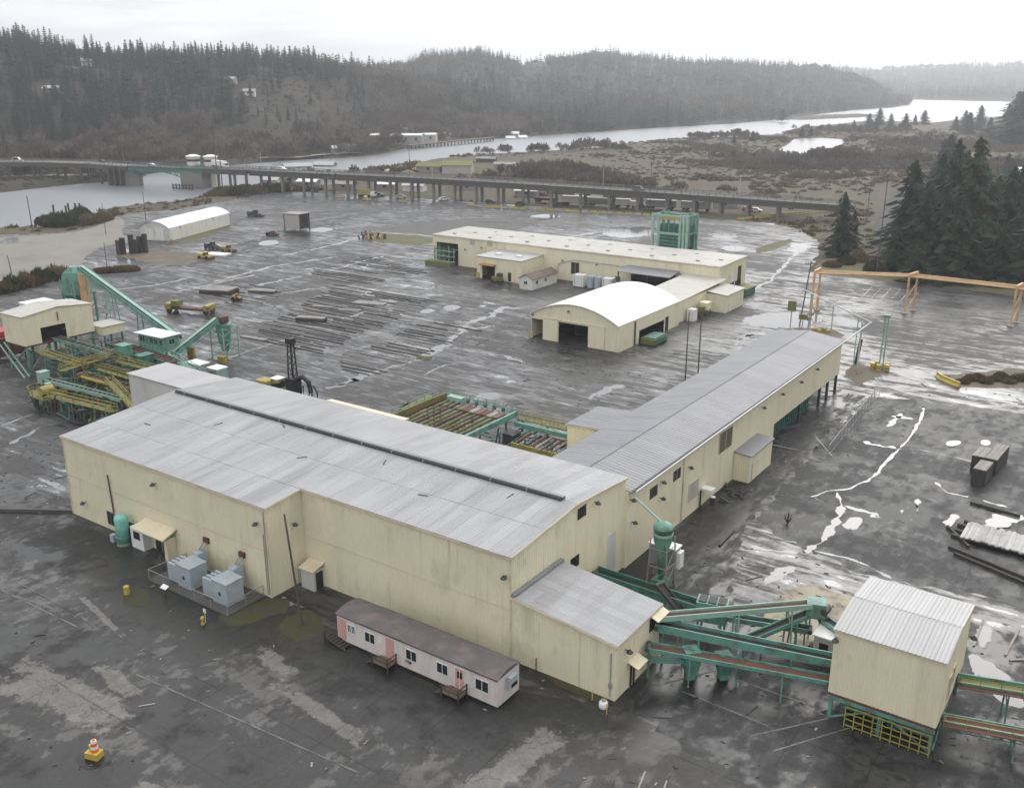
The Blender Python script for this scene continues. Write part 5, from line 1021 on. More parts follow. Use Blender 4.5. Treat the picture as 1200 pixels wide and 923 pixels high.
MB().beam((bx0 + 2.5, 101.3, 2.2), (bx1 - .2, 101.3, 2.2), .2, .5).build('side_beam', 'yellow', cat2); b = MB(); rails(b, (bx0 + 2, 100.4, 1.2), (bx1 - 3, 100.4, 1.2), 7); b.build('handrail', 'yellow', cat2)
frame_legs(cat2, bx0 + .3, bx1 - .3, 101.6, 107.2, 3.3, 4, 2)
for a, c in (((-73, 106, 3.2), (-70, 100, .3)), ((-70, 106, 3.2), (-73, 100, .3))): MB().beam(a, c, .12).build('brace', 'aqua', cat2)
MB().cbox((-72.4, 104.2, 0), 1.8, 2.2, 2.6).build('hydraulic_unit', 'steel_dark', cat2)
g = dk(492, 482, 4.2); yb = thing('yellow_hood', 'mossy yellow steel hood at the left edge of the chain deck', 'machine', (-88.6, 103, 0))
MB().slab([(-88.7, 99, 4.3), (-87.0, 99, 4.3), (-87.0, 105.5, 4.7), (-88.7, 105.5, 4.7)], .5).build('hood', 'yellow_moss', yb); frame_legs(yb, -88.4, -87.2, 99.6, 105, 3.8, 2, 2)

def clutter(label, x0, x1, y0, y1, z0, z1, n, name='machine_bed', seed=1):
    """crowded pipes, struts, chains and motors low inside a machine line"""
    t = thing(name, label, 'machine', ((x0 + x1) / 2, (y0 + y1) / 2, 0)); r = random.Random(seed); ms = {k: MB() for k in ('aqua_dark', 'steel_dark', 'rust', 'yellow_moss', 'aqua')}
    keys = list(ms)
    for i in range(n):
        k = keys[r.randrange(5)]; x, y, z = r.uniform(x0, x1), r.uniform(y0, y1), r.uniform(z0, z1); q = r.random()
        if q < .35: ms[k].beam((x, y, 0), (x + r.uniform(-.4, .4), y + r.uniform(-.4, .4), z), r.uniform(.08, .2))
        elif q < .6: L = r.uniform(1, 4.5); ms[k].beam((x - L / 2, y, z), (x + L / 2, y + r.uniform(-.5, .5), z + r.uniform(-.6, .6)), r.uniform(.08, .22))
        elif q < .85: L = r.uniform(1, 3.5); ms[k].beam((x, y - L / 2, z), (x + r.uniform(-.4, .4), y + L / 2, z + r.uniform(-.5, .5)), r.uniform(.08, .22))
        else: ms[k].cbox((x, y, z * .6), r.uniform(.4, 1.1), r.uniform(.4, 1.1), r.uniform(.4, 1.0), r.uniform(0, 1.5))
    for k, b in ms.items():
        if b.v: b.build({'aqua_dark': 'framework', 'steel_dark': 'shafting', 'rust': 'chain_bed', 'yellow_moss': 'guarding', 'aqua': 'casing'}[k], k, t)['kind'] = 'stuff'
clutter('crowded steelwork below the chain deck skids', -86, -74, 89, 105, .3, 3.4, 90, seed=3); clutter('crowded steelwork below the yellow catwalk by the long shed notch', -73, -60, 98, 107, .3, 2.9, 90, seed=4)

# ================================================================== LOG LOADER (rubber tyred, lattice mast)
g = G(352, 470); base = Vector((-113.5, 104.0, 0)); base = G(346, 478)
ld = thing('log_loader', 'yellow log loader with tall black lattice mast and grapple', 'loader', base)
bx, by = base.x, base.y
hm = HT(base, 402)
mb = MB()
for dx, dy in ((-.55, -.4), (.55, -.4), (.55, .4), (-.55, .4)): mb.beam((bx + dx * 1.3, by + dy * 1.3, 1.0), (bx + dx * .7, by + dy * .7, hm), .2)
for k in range(9):
    z0_, z1_ = 2.5 + (hm - 2.5) * k / 9, 2.5 + (hm - 2.5) * (k + 1) / 9; s = 1 if k % 2 else -1
    mb.beam((bx - .6 * s, by - .5, z0_), (bx + .5 * s, by - .4, z1_), .1).beam((bx + .6, by - .4 * s, z0_), (bx + .55, by + .4 * s, z1_), .1)
mb.build('mast', 'black', ld); MB().cbox((bx, by, hm - .1), 1.3, 1.0, .9).build('mast_head', 'black', ld); MB().cbox((bx, by, .6), 2.0, 1.6, 4.4).build('carriage', 'black', ld)
MB().tube([(bx + .8, by, 5.0), (bx + 1.9, by + .3, 5.4), (bx + 2.9, by + .5, 4.7), (bx + 3.2, by + .6, 3.0)], .38, 8).build('arm', 'black', ld)
for s in (-.55, .55): MB().tube([(bx + 2.4, by + .3 + s, 4.2), (bx + 2.5, by + .3 + s, 2.0), (bx + 2.2, by + .3 + s, .3)], .13, 6).build('tine', 'black', ld); MB().tube([(bx + 3.2, by + .6 + s, 4.0), (bx + 3.9, by + .7 + s, 3.0), (bx + 3.8, by + .7 + s, .6)], .13, 6).build('tine', 'black', ld)
for wx, wy in ((.9, -1.3), (.9, 1.3), (-6.5, -1.2), (-6.5, 1.2)):
    w = MB().tube([(bx + wx, by + wy - .35, .95), (bx + wx, by + wy + .35, .95)], .95, 16).build('tyre', 'rubber', ld); MB().tube([(bx + wx, by + wy - .38, .95), (bx + wx, by + wy + .38, .95)], .42, 12).build('rim', 'yellow_bright', w)
MB().cbox((bx - 4.6, by, .9), 5.6, 2.2, 1.5).build('chassis', 'yellow', ld); MB().cbox((bx - 6.6, by, 2.4), 2.6, 2.1, 1.2).build('engine_hood', 'yellow', ld)
cb = MB().cbox((bx - 3.4, by - .2, 2.402), 1.6, 1.5, 2.0).build('cab', 'yellow', ld); MB().cbox((bx - 3.4, by - .2, 3.0), 1.64, 1.54, 1.0).build('cab_window', 'glass', cb); MB().cbox((bx - 3.4, by - .2, 4.403), 1.8, 1.7, .12).build('cab_roof', 'white', cb)
for s in (-.9, .9): MB().beam((bx - 8.0, by + s, 2.6), (bx - 2.2, by + s, 4.2), .2, .3).build('boom_side', 'yellow', ld)
MB().lathe((bx - 5.4, by + .5, 3.6), [(.12, 0), (.12, .9)], 8).build('exhaust', 'rust', ld)
# ================================================================== LEFT: BUCKING LINE AND CHIP LOADING
SX0, SX1, SY0, SY1, SZ0, SZ1 = -169.0, -162.5, 85.0, 98.3, 5.2, 10.4
sb = thing('stilt_house', 'cream metal machine house on aqua stilts at the head of the bucking line', 'building', ((SX0 + SX1) / 2, (SY0 + SY1) / 2, 0))
for p0, p1, md in (((SX0, SY0), (SX1, SY0), None), ((SX1, SY1), (SX0, SY1), None), ((SX0, SY1), (SX0, SY0), (.5, SZ1 + .7))): MB().ribwall(p0, p1, SZ0, SZ1, mid=md).build('wall', 'cream', sb)
o0, o1 = WX(48, 390, SX1).y, WX(78, 390, SX1).y; oz = 7.9; tt = lambda y: (y - SY0) / (SY1 - SY0)
ym = (SY0 + SY1) / 2; zt_ = lambda y: SZ1 + .7 * (1 - abs(y - ym) / (ym - SY0))
MB().ribwall((SX1, SY0), (SX1, o0), SZ0, SZ1, zt_(o0)).build('wall', 'cream', sb)
MB().ribwall((SX1, o1), (SX1, SY1), SZ0, zt_(o1), SZ1).build('wall', 'cream', sb)
MB().ribwall((SX1, o0), (SX1, o1), oz, zt_(o0), zt_(o1)).build('lintel_wall', 'cream', sb)
MB().box(SX1 - 2.5, SX1 - 2.3, o0 - .5, o1 + .5, SZ0, oz + .5).build('inner_wall', 'interior', sb); MB().box(SX0 + .1, SX1 - .05, SY0 + .1, SY1 - .1, SZ0 - .3, SZ0 - .01).build('floor_deck', 'rust', sb)
r_ = MB(); r_.slab([(SX0 - .2, SY0 - .2, SZ1 + .05), (SX1 + .2, SY0 - .2, SZ1 + .05), (SX1 + .2, ym, SZ1 + .78), (SX0 - .2, ym, SZ1 + .78)], .12)
r_.slab([(SX0 - .2, ym, SZ1 + .78), (SX1 + .2, ym, SZ1 + .78), (SX1 + .2, SY1 + .2, SZ1 + .05), (SX0 - .2, SY1 + .2, SZ1 + .05)], .12)
r_.build('roof', 'roof_tan', sb)
for x in (SX0 + .3, SX1 - .3):
    for y in (SY0 + .3, (SY0 * 2 + SY1) / 3, (SY0 + 2 * SY1) / 3, SY1 - .3): MB().box(x - .18, x + .18, y - .18, y + .18, 0, SZ0 - .31).build('stilt', 'aqua', sb)
for a, c in (((SX1 - .3, SY0 + .3, .4), (SX1 - .3, SY0 + 4.5, SZ0 - .5)), ((SX0 + .3, SY0 + .2, .4), (SX1 - .3, SY0 + .2, SZ0 - .5))): MB().beam(a, c, .2).build('brace', 'aqua', sb)
st = MB(); st.beam((SX0 + .5, SY0 - .6, SZ0), (SX1 + 1.6, SY0 - 1.0, .2), .15, .3).beam((SX0 + .5, SY0 - 1.5, SZ0), (SX1 + 1.6, SY0 - 1.9, .2), .15, .3); st.build('stair', 'aqua_pale', sb)
MB().tube([(SX1 + .15, SY0 + 6.5, SZ1 - .2), (SX1 + .15, SY0 + 6.5, SZ1 - 1.8)], .09, 5).build('drain_stain_pipe', 'rust', sb)
ex = thing('electrical_shed', 'low cream box shed on the right of the stilt house', 'shed', (-163, 101, 0))
MB().cbox((-163.2, 101.2, 4.4), 4.6, 4.6, 1.5).build('body', 'cream', ex); MB().cbox((-163.2, 101.2, 5.902), 5.0, 5.0, .15).build('roof', 'roof_tan', ex); frame_legs(ex, -165, -161.4, 99.4, 103, 4.4, 2, 2)
# log lines from the stilt house towards the mill
def log_line(label, a, c, w, belt='rust', mat='yellow_moss', legs=4, logs=0, name='log_trough', deck=True):
    t = conveyor(label, a, c, w, .6, mat=mat, belt=belt, legs=legs, name=name, legmat='aqua'); a, c = V3(a), V3(c)
    d = (c - a); r = d.normalized().cross(Vector((0, 0, 1))).normalized(); n = int(d.length / 1.1)
    for i in range(n): p = a.lerp(c, (i + .5) / n); MB().beam(p - r * (w / 2 - .1) + Vector((0, 0, .12)), p + r * (w / 2 - .1) + Vector((0, 0, .12)), .28, .12).build('roller', ('rust', 'steel_dark')[i % 2], t)
    return t
log_line('rusty roller trough straight out of the stilt house opening', (-162.3, 90.6, 5.6), (-147.5, 92.6, 4.3), 1.6, mat='aqua')
log_line('wide rust-brown log deck sloping past the operator cab', (-155.5, 97.0, 4.4), (-138.5, 97.4, 3.4), 2.6, mat='aqua_dark', legs=3)
log_line('yellow log trough running along the middle of the bucking line', (-154.0, 88.6, 3.6), (-130.0, 89.4, 3.2), 1.4)
log_line('mossy yellow log trough nearest the rear extension', (-146.0, 84.6, 3.3), (-121.5, 85.4, 3.0), 1.5, mat='yellow_moss')
log_line('aqua return trough with a pale end box low on the left', (-147.5, 79.6, 3.2), (-128.5, 81.0, 3.0), 1.0, mat='aqua_pale', belt='steel_dark', legs=3)
def catwalk(label, a, c, w=1.0, mat='yellow', z0=0.0, legs=3, both=True, deckmat='yellow_moss'):
    a, c = V3(a), V3(c); r = (c - a).normalized().cross(Vector((0, 0, 1))).normalized(); t = thing('catwalk', label, 'walkway', (a.x, a.y, 0))
    MB().beam(a, c, w, .1).build('deck', deckmat, t); n = max(3, int((c - a).length / 1.4))
    for s in ((-1, 1) if both else (1,)): b = MB(); rails(b, a + r * (s * w / 2), c + r * (s * w / 2), n); b.build('handrail', mat, t)
    for k in range(legs):
        p = a.lerp(c, (k + .5) / legs); b = MB()
        for s in (-1, 1): q = p + r * (s * w / 2); b.beam((q.x, q.y, 0), q, .12)
        b.build('leg_frame', 'aqua', t)
    return t
catwalk('yellow railed catwalk along the front of the stilt house line', (-160.5, 86.2, 4.2), (-147.0, 86.4, 3.6))
catwalk('yellow catwalk crossing the log troughs before the aqua motor box', (-148.2, 82.6, 3.8), (-147.6, 94.0, 4.4))
catwalk('yellow catwalk on the far side of the middle log trough', (-146.0, 91.4, 3.8), (-126.0, 92.0, 3.6), .9)
catwalk('mossy catwalk between the two yellow log troughs', (-144.5, 87.0, 3.7), (-124.0, 87.4, 3.3), .8, mat='yellow_moss')
catwalk('yellow stair-like walkway dropping towards the mill wall', (-134.5, 82.6, 4.4), (-122.5, 79.6, 2.0), 1.1)
catwalk('low yellow catwalk with aqua legs nearest the mill roof edge', (-141.5, 76.2, 2.6), (-126.0, 77.6, 2.6), 1.2, legs=6)
# rounded yellow platform at the near left end
pf = thing('round_platform', 'rounded yellow railed platform at the near left end of the bucking line', 'platform', (-144.5, 76.6, 0))
arc = [(-143.2 + 3.2 * math.cos(t), 76.6 + 1.9 * math.sin(t)) for t in np.linspace(math.pi * .5, math.pi * 1.5, 10)] + [(-140.0, 74.7), (-140.0, 78.5)]
MB().prism(arc, 2.3, 2.45).build('deck', 'yellow_moss', pf); b = MB()
for i in range(11): rails(b, (*arc[i], 2.45), (*arc[i + 1], 2.45), 1)
b.build('handrail', 'yellow', pf); hood = MB().tube([(-142.4, 75.6, 3.2), (-142.4, 77.6, 3.2)], .75, 12).build('saw_hood', 'yellow', pf)
for p in ((-145, 76), (-142.5, 75), (-142.5, 78), (-140.4, 76.6)): MB().box(p[0] - .12, p[0] + .12, p[1] - .12, p[1] + .12, 0, 2.29).build('leg', 'steel_dark', pf)
for (x, y, z, sx_, sy_, sz_, m_, lab) in ((-148.2, 79.6, 2.6, 1.3, 1.5, 1.9, 'aqua_pale', 'pale aqua end box of the return trough'), (-146.6, 93.6, 4.2, 2.2, 1.8, 1.9, 'aqua', 'square aqua motor box in the middle of the bucking line'),
                                          (-144.6, 78.2, 2.5, .7, .8, 1.0, 'aqua_pale', 'small pale aqua cabinet on the rounded platform'), (-142.5, 94.6, 2.6, 2.0, 2.4, 2.2, 'aqua_dark', 'dark aqua drive casing left of the operator cab')):
    t = thing('drive_box', lab, 'machine', (x, y, 0 if z != 2.5 else 2.45)); z_ = z if z != 2.5 else 2.452
    MB().cbox((x, y, z_), sx_, sy_, sz_).build('casing', m_, t); MB().cbox((x, y, z_ + sz_ + .002), sx_ * 1.1, sy_ * 1.1, .08).build('lid', m_, t)
    if z != 2.5: frame_legs(t, x - sx_ / 2 + .15, x + sx_ / 2 - .15, y - sy_ / 2 + .15, y + sy_ / 2 - .15, z, 2, 2, w=.16)
yr_ = thing('kicker_rack', 'bright yellow kicker arms rack above the middle of the bucking line', 'machine', (-138.0, 82.8, 0))
for i in range(6): MB().beam((-139.6 + i * .55, 81.0, 4.8), (-138.4 + i * .55, 83.6, 3.4), .2, .3).build('arm', 'yellow_bright', yr_)
frame_legs(yr_, -139.4, -136.6, 81.4, 83.4, 3.4, 2, 2, 'yellow')
br = thing('bark_pile_deck', 'rust-red deck of steel slats between the troughs and the rear extension', 'log deck', (-126, 82, 0))
for i in range(9): MB().beam((-130.0 + i * .95, 80.6, 2.6), (-130.0 + i * .95, 84.0, 2.8), .5, .14).build('slat', 'rust', br)
frame_legs(br, -130, -122.4, 80.8, 83.8, 2.5, 3, 2)
for k in range(5):
    a = G(60 + k * 22, 486 + (k % 2) * 8); tag(MB().beam((a.x, a.y, .14), (a.x + 3.2, a.y + .5 - k * .3, .14), .3, .28).build('loose_timber', 'wood_dark'), 'dark timber lying on wet ground under the %s of the low catwalk' % ('left end', 'left middle', 'middle', 'right middle', 'right end')[k], 'timber')
clutter('crowded pipes and struts under the left half of the bucking line', -160, -145, 85, 99, .3, 4.8, 210, seed=5); clutter('crowded pipes and struts under the right half of the bucking line', -146, -122, 82, 98, .3, 4.0, 260, seed=6); clutter('crowded framework under the low near catwalks', -146, -124, 75, 82, .3, 3.4, 150, seed=7)
# operator cab
cx0, cx1, cy0, cy1, cz = -151.8, -144.6, 100.2, 103.4, 3.6
oc = thing('operator_cab', 'aqua operator cab with white roof raised beside the log deck', 'cab', ((cx0 + cx1) / 2, (cy0 + cy1) / 2, 0))
MB().box(cx0, cx1, cy0, cy1, cz, cz + 2.5).build('body', 'aqua', oc)
MB().slab([(cx0 - .7, cy0 - .6, cz + 2.6), (cx1 + .3, cy0 - .6, cz + 2.75), (cx1 + .3, cy1 + .4, cz + 2.75), (cx0 - .7, cy1 + .4, cz + 2.6)], .14).build('roof', 'roof_white', oc)
for x, w in ((cx0 + 1.0, 1.4), (cx0 + 3.6, .9), (cx0 + 4.9, .9), (cx1 - .8, .9)): plate(oc, 'window', Vector((x, cy0, cz + 1.55)), 'y', w, .95, 'glass', 'y-', .05, 'aqua_pale')
plate(oc, 'window', Vector((cx1, cy0 + 1.6, cz + 1.6)), 'x', 1.1, .9, 'glass', 'x+', .05, 'aqua_pale'); frame_legs(oc, cx0 + .3, cx1 - .3, cy0 + .3, cy1 - .3, cz, 3, 2)
b = MB(); rails(b, (cx0, cy0 - 1.0, cz), (cx1, cy0 - 1.0, cz), 6); b.build('handrail', 'aqua_pale', oc); MB().box(cx0, cx1, cy0 - 1.0, cy0 - .02, cz - .12, cz - .01).build('walkway', 'aqua', oc)
# chip conveyor and hopper
conveyor('long aqua chip conveyor climbing left to the hopper top', (-149.0, 106.3, 4.2), (-183.2, 109.8, 13.0), 1.5, .9, mat='aqua', legs=0, cover='aqua_pale', lattice=True)
tr1 = thing('conveyor_trestle', 'tall pale aqua trestle holding up the middle of the chip conveyor', 'trestle', (-172.5, 108.6, 0))
for dx, dy in ((-1.0, -1.2), (1.0, -1.2), (1.0, 1.2), (-1.0, 1.2)): MB().beam((-172.5 + dx, 108.6 + dy, 0), (-172.5 + dx * .5, 108.6 + dy * .55, 9.2), .2).build('leg', 'aqua_pale', tr1)
b = MB()
for k in range(4): z = 2.1 * k; b.beam((-173.4, 107.5, z), (-171.7, 107.6, z + 2.1), .1).beam((-171.7, 107.5, z), (-173.4, 107.6, z + 2.1), .1).beam((-171.6, 107.5, z), (-171.7, 109.6, z + 2.1), .1)
b.build('bracing', 'aqua_pale', tr1)
tr2 = thing('conveyor_trestle', 'thin aqua post pair under the lower half of the chip conveyor', 'trestle', (-162, 107.6, 0))
for dy in (-.8, .8): MB().beam((-162, 107.6 + dy, 0), (-162, 107.6 + dy * .6, 6.7), .16).build('leg', 'aqua', tr2)
MB().beam((-162, 106.9, 3.0), (-162, 108.3, 4.4), .1).build('brace', 'aqua', tr2)
hx, hy = -187.6, 111.0
hp = thing('chip_hopper', 'tall ribbed aqua chip hopper on braced legs at the conveyor top', 'hopper', (hx, hy, 0))
MB().lathe((hx, hy, 0), [(.9, 4.8), (3.4, 7.0), (3.4, 10.2), (3.0, 11.6), (1.4, 12.6)], 4).build('bin', 'aqua', hp)
for k in range(7):
    o = -2.3 + k * .77; MB().box(hx + o, hx + o + .1, hy - 2.5, hy - 2.42, 7.0, 10.2).build('stiffener', 'aqua_pale', hp); MB().box(hx + 2.42, hx + 2.5, hy + o, hy + o + .1, 7.0, 10.2).build('stiffener', 'aqua_pale', hp)
for dx, dy in ((-2.2, -2.2), (2.2, -2.2), (2.2, 2.2), (-2.2, 2.2)): MB().box(hx + dx - .17, hx + dx + .17, hy + dy - .17, hy + dy + .17, 0, 7.2).build('leg', 'aqua', hp)
for a, c in (((-2.2, -2.2), (2.2, -2.2)), ((2.2, -2.2), (2.2, 2.2))): MB().beam((hx + a[0], hy + a[1], .5), (hx + c[0], hy + c[1], 5.0), .14).build('brace', 'aqua', hp); MB().beam((hx + a[0], hy + a[1], 5.0), (hx + c[0], hy + c[1], .5), .14).build('brace', 'aqua', hp)
b = MB(); rails(b, (hx - 3, hy - 3, 12.0), (hx + 3.4, hy - 3, 12.0), 5); b.build('handrail', 'yellow_moss', hp)
MB().beam((hx + 3.2, hy - .6, 3.6), (hx + 6.8, hy - 1.0, 0.6), .8, .4).build('chute', 'steel_dark', hp); MB().box(hx + 2.6, hx + 3.3, hy - 1.2, hy + .6, 3.4, 11.5).build('ladder_cage', 'salmon', hp)
conveyor('shorter aqua bark conveyor climbing away right of the cab', (-144.2, 101.6, 3.0), (-143.6, 111.2, 7.4), 1.5, .8, mat='aqua', legs=0, lattice=True, cover='aqua_pale')
bt = thing('bark_bin', 'aqua bark bin with ladder frame at the top of the shorter conveyor', 'hopper', (-143.6, 112.4, 0))
MB().lathe((-143.6, 112.6, 0), [(.8, 1.2), (1.5, 3.2), (1.9, 6.4)], 4).build('bin', 'aqua', bt); frame_legs(bt, -145.4, -141.8, 110.8, 114.2, 6.0, 2, 2, 'aqua_pale', .2)
for a, c in (((-145.4, 110.8), (-141.8, 110.8)), ((-141.8, 110.8), (-141.8, 114.2))):
    for z in (.3, 2.4, 4.4): MB().beam((*a, z), (*c, z + 1.6), .11).build('brace', 'aqua_pale', bt); MB().beam((*c, z), (*a, z + 1.6), .11).build('brace', 'aqua_pale', bt)
MB().cbox((-143.6, 112.4, 6.6), 1.6, 1.6, 1.2).build('head_box', 'rust', bt); MB().tube([(-145.4, 110.8, 6), (-145.4, 110.8, 9.2)], .06, 5).build('lamp_post', 'steel_dark', bt); MB().cbox((-145.4, 110.8, 9.2), .7, .4, .3).build('lamp_head', 'steel_dark', bt)
MB().box(-142.2, -140.6, 109.4, 110.4, 0, 1.1).build('guard', 'yellow', bt)
yp = thing('yellow_guard', 'plain yellow steel guard sheet under the bark conveyor', 'guard', (-144.4, 105.4, 0)); MB().box(-145.2, -143.2, 105.2, 105.35, .8, 3.4).build('sheet', 'yellow_bright', yp)
for x in (-145.1, -143.3): MB().box(x - .06, x + .06, 105.352, 105.5, 0, 3.4).build('post', 'steel_dark', yp)
pipes = thing('pipe_bundle', 'pale aqua railing bridge between the cab and the mill extension', 'walkway', (-136, 99, 0))
b = MB(); rails(b, (-143, 99.0, 3.3), (-131, 97.0, 2.2), 10); rails(b, (-143, 100.2, 3.3), (-131, 98.2, 2.2), 10); b.build('handrail', 'aqua_pale', pipes); MB().beam((-143, 99.6, 3.2), (-131, 97.6, 2.1), 1.2, .12).build('deck', 'aqua', pipes); frame_legs(pipes, -140, -132, 98, 99.4, 2.2, 2, 2, w=.14)
for i, (u, v) in enumerate(((233, 440), (256, 446))):
    g = G(u, v); t = thing('compressor', ['low white-topped compressor behind the rear extension roof', 'pale aqua compressor cabinet right of the white-topped one'][i], 'machine', g)
    MB().cbox((g.x, g.y, 0), 3.6 - i * 1.0, 2.2, 2.3).build('casing', 'aqua_pale' if i else 'steel', t); MB().cbox((g.x, g.y, 2.302), 3.8 - i * 1.0, 2.4, .2).build('top', 'white', t); MB().box(g.x - .5, g.x + .9, g.y - 1.16, g.y - 1.103, .4, 1.7).build('grille', 'black', t)
# red machinery at the frame edge
g = G(2, 388); rm = thing('red_hopper', 'dark red machine at the left frame edge by the stilt house', 'machine', (-176, 88.5, 0)); MB().cbox((-176.5, 88.5, 1.0), 5, 6, 3.4).build('body', 'rust', rm); MB().cbox((-177, 88.5, 4.402), 3.6, 5, 1.0).build('hood', 'red', rm); frame_legs(rm, -178.6, -174.4, 86, 91, 1.0, 2, 2, 'steel_dark')
g = Vector((-177, 96.5, 0)); wt = thing('white_tank', 'white flat tank roof just behind the stilt house', 'tank', g); MB().cbox((g.x, g.y, 0), 5, 5, 9.0).build('body', 'white', wt); MB().cbox((g.x, g.y, 9.002), 5.3, 5.3, .25).build('lid', 'roof_white', wt)

# ================================================================== ARCHED-ROOF SHOP
AX0, AX1, AY0, AY1, AZE, AZP = -104.5, -84.4, 157.1, 183.1, 5.1, 8.0
ash = thing('arched_shop', 'cream workshop with white barrel-arched roof in the middle of the yard', 'building', ((AX0 + AX1) / 2, (AY0 + AY1) / 2, 0))
n = 18; arcp = [(AX0 + (AX1 - AX0) * i / n, AZE + (AZP - AZE) * (1 - (2 * i / n - 1) ** 2)) for i in range(n + 1)]
azt = lambda x: AZE + (AZP - AZE) * (1 - ((x - (AX0 + AX1) / 2) / ((AX1 - AX0) / 2)) ** 2)
def px_on_front(u, v): return WY(u, v, AY0).x
d0, d1 = px_on_front(623, 385), px_on_front(636, 385); e0, e1 = px_on_front(654.5, 392), px_on_front(689, 395)
for xa, xb, zb in ((AX0, d0, 0), (d0, d1, 4.0), (d1, e0, 0), (e0, e1, 4.1), (e1, AX1, 0)):      # front wall in pieces round the two openings
    k = max(1, int((xb - xa) / 1.2))
    fw = MB()
    for j in range(k):
        a, c = xa + (xb - xa) * j / k, xa + (xb - xa) * (j + 1) / k; fw.ribwall((a, AY0), (c, AY0), zb, azt(a) - .05, azt(c) - .05, pitch=.6)
    fw.build('wall', 'cream', ash)
MB().ribwall((AX0, AY1), (AX0, AY0), 0, AZE, pitch=.6).build('wall', 'cream', ash)
yo0, yo1 = WX(749, 390, AX1).y, WX(778, 380, AX1).y
for ya, yb, zb in ((AY0, yo0, 0), (yo0, yo1, 2.6), (yo1, AY1, 0)): MB().ribwall((AX1, ya), (AX1, yb), zb, AZE, pitch=.6).build('wall', 'cream', ash)
bw = MB()
for j in range(14): a, c = AX1 + (AX0 - AX1) * j / 14, AX1 + (AX0 - AX1) * (j + 1) / 14; bw.ribwall((a, AY1), (c, AY1), 0, azt(a) - .05, azt(c) - .05, pitch=.7)
bw.build('wall', 'cream', ash)
ro = MB(); m = len(arcp)
ro.v = [(x, AY0 - .35, z + .06) for x, z in arcp] + [(x, AY1 + .3, z + .06) for x, z in arcp] + [(x, AY0 - .35, z - .1) for x, z in arcp] + [(x, AY1 + .3, z - .1) for x, z in arcp]
for i in range(m - 1): ro.f += [(i, i + 1, m + i + 1, m + i), (2 * m + i + 1, 2 * m + i, 3 * m + i, 3 * m + i + 1), (2 * m + i, 2 * m + i + 1, i + 1, i), (m + i, m + i + 1, 3 * m + i + 1, 3 * m + i)]
ro.f += [(0, m, 3 * m, 2 * m), (m - 1, 3 * m - 1, 4 * m - 1, 2 * m - 1)]
ro.build('roof', 'roof_white', ash)
MB().box(e0 - .5, e1 + .5, AY0 + 7, AY0 + 7.1, 0, 4.4).build('inner_wall', 'interior', ash); MB().box(d0 - .3, d1 + .3, AY0 + 5, AY0 + 5.1, 0, 4.2).build('inner_wall', 'interior', ash); MB().box(AX1 - 4, AX1 - 3.9, yo0 - .5, yo1 + .5, 0, 3).build('inner_wall', 'interior', ash)
for xa, xb in ((d1 + .15, e0 - .1), (e1 + .1, e1 + 3.7)): MB().box(xa, xb, AY0 - .2, AY0 - .06, .05, 4.35).build('sliding_door', 'cream', ash)
MB().box(d1, e1 + 4, AY0 - .22, AY0 - .06, 4.38, 4.5).build('door_track', 'cream_trim', ash); MB().box(AX0 - .1, AX0 + .55, AY0 - .15, AY0 - .06, 0, 1.3).build('corner_guard', 'yellow_bright', ash)
wall_lamp(ash, Vector((-95.5, AY0, 6.6)), 'y-'); wall_lamp(ash, Vector((AX0 + .6, AY0, 4.9)), 'y-'); plate(ash, 'door', Vector((AX1 + .04, yo1 + 1.2, 1.5)), 'x', 1.4, 3.0, 'interior', 'x+', .05)
MB().box(AX1 + .05, AX1 + .25, AY0 + 6, AY0 + 6.25, 0, AZE - .2).build('downpipe', 'steel_dark', ash)
gt = thing('yellow_skip', 'yellow and green steel skip beside the arched shop side door', 'skip', (AX1 + 2.2, yo0 + 2.5, 0))
MB().box(AX1 + .6, AX1 + 3.6, yo0 - .4, yo0 + 5.2, .15, 1.3).build('body', 'yellow_moss', gt); MB().box(AX1 + 3.602, AX1 + 3.7, yo0 - .2, yo0 + 5, .3, 1.2).build('side', 'aqua_dark', gt); MB().box(AX1 + .8, AX1 + 3.4, yo0, yo0 + 5, 1.302, 1.5).build('load', 'aqua_dark', gt)
for y in (yo0, yo0 + 4.8): MB().box(AX1 + .6, AX1 + 3.6, y - .1, y + .1, 0, .148).build('skid', 'steel_dark', gt)

# ================================================================== BACK SHED
BX0, BX1, BY0, BY1, BZ = -173.0, -87.0, 210.0, 226.0, 7.9
bs = thing('back_shed', 'very long low cream shed with pale flat roof across the back of the yard', 'building', ((BX0 + BX1) / 2, (BY0 + BY1) / 2, 0))
w0, w1 = WY(512, 295, BY0).x, WY(537, 297, BY0).x; g0_, g1_ = WY(739, 335, BY0).x, WY(800, 345, BY0).x
for xa, xb, zb in ((BX0, w0, 0), (w0, w1, 6.0), (w1, g0_, 0), (g0_, g1_, 4.6), (g1_, BX1, 0)): MB().ribwall((xa, BY0), (xb, BY0), zb, BZ, pitch=.6).build('wall', 'cream', bs)
for p0, p1 in (((BX1, BY0), (BX1, BY1)), ((BX1, BY1), (BX0, BY1)), ((BX0, BY1), (BX0, BY0))): MB().ribwall(p0, p1, 0, BZ, pitch=.6).build('wall', 'cream', bs)
br_ = MB().slab([(BX0 - .2, BY0 - .2, BZ + .02), (BX1 + .2, BY0 - .2, BZ + .02), (BX1 + .2, BY1 + .2, BZ + .3), (BX0 - .2, BY1 + .2, BZ + .3)], .2).build('roof', 'cream_trim', bs)
roof_sheets(br_, (BX0 - .15, BY0 - .15, BZ + .03), (BX1 + .15, BY0 - .15, BZ + .03), (BX1 + .15, BY1 + .15, BZ + .31), (BX0 - .15, BY1 + .15, BZ + .31), 30, 'roof_tan', rows=2, rib=.9, lift=.04)
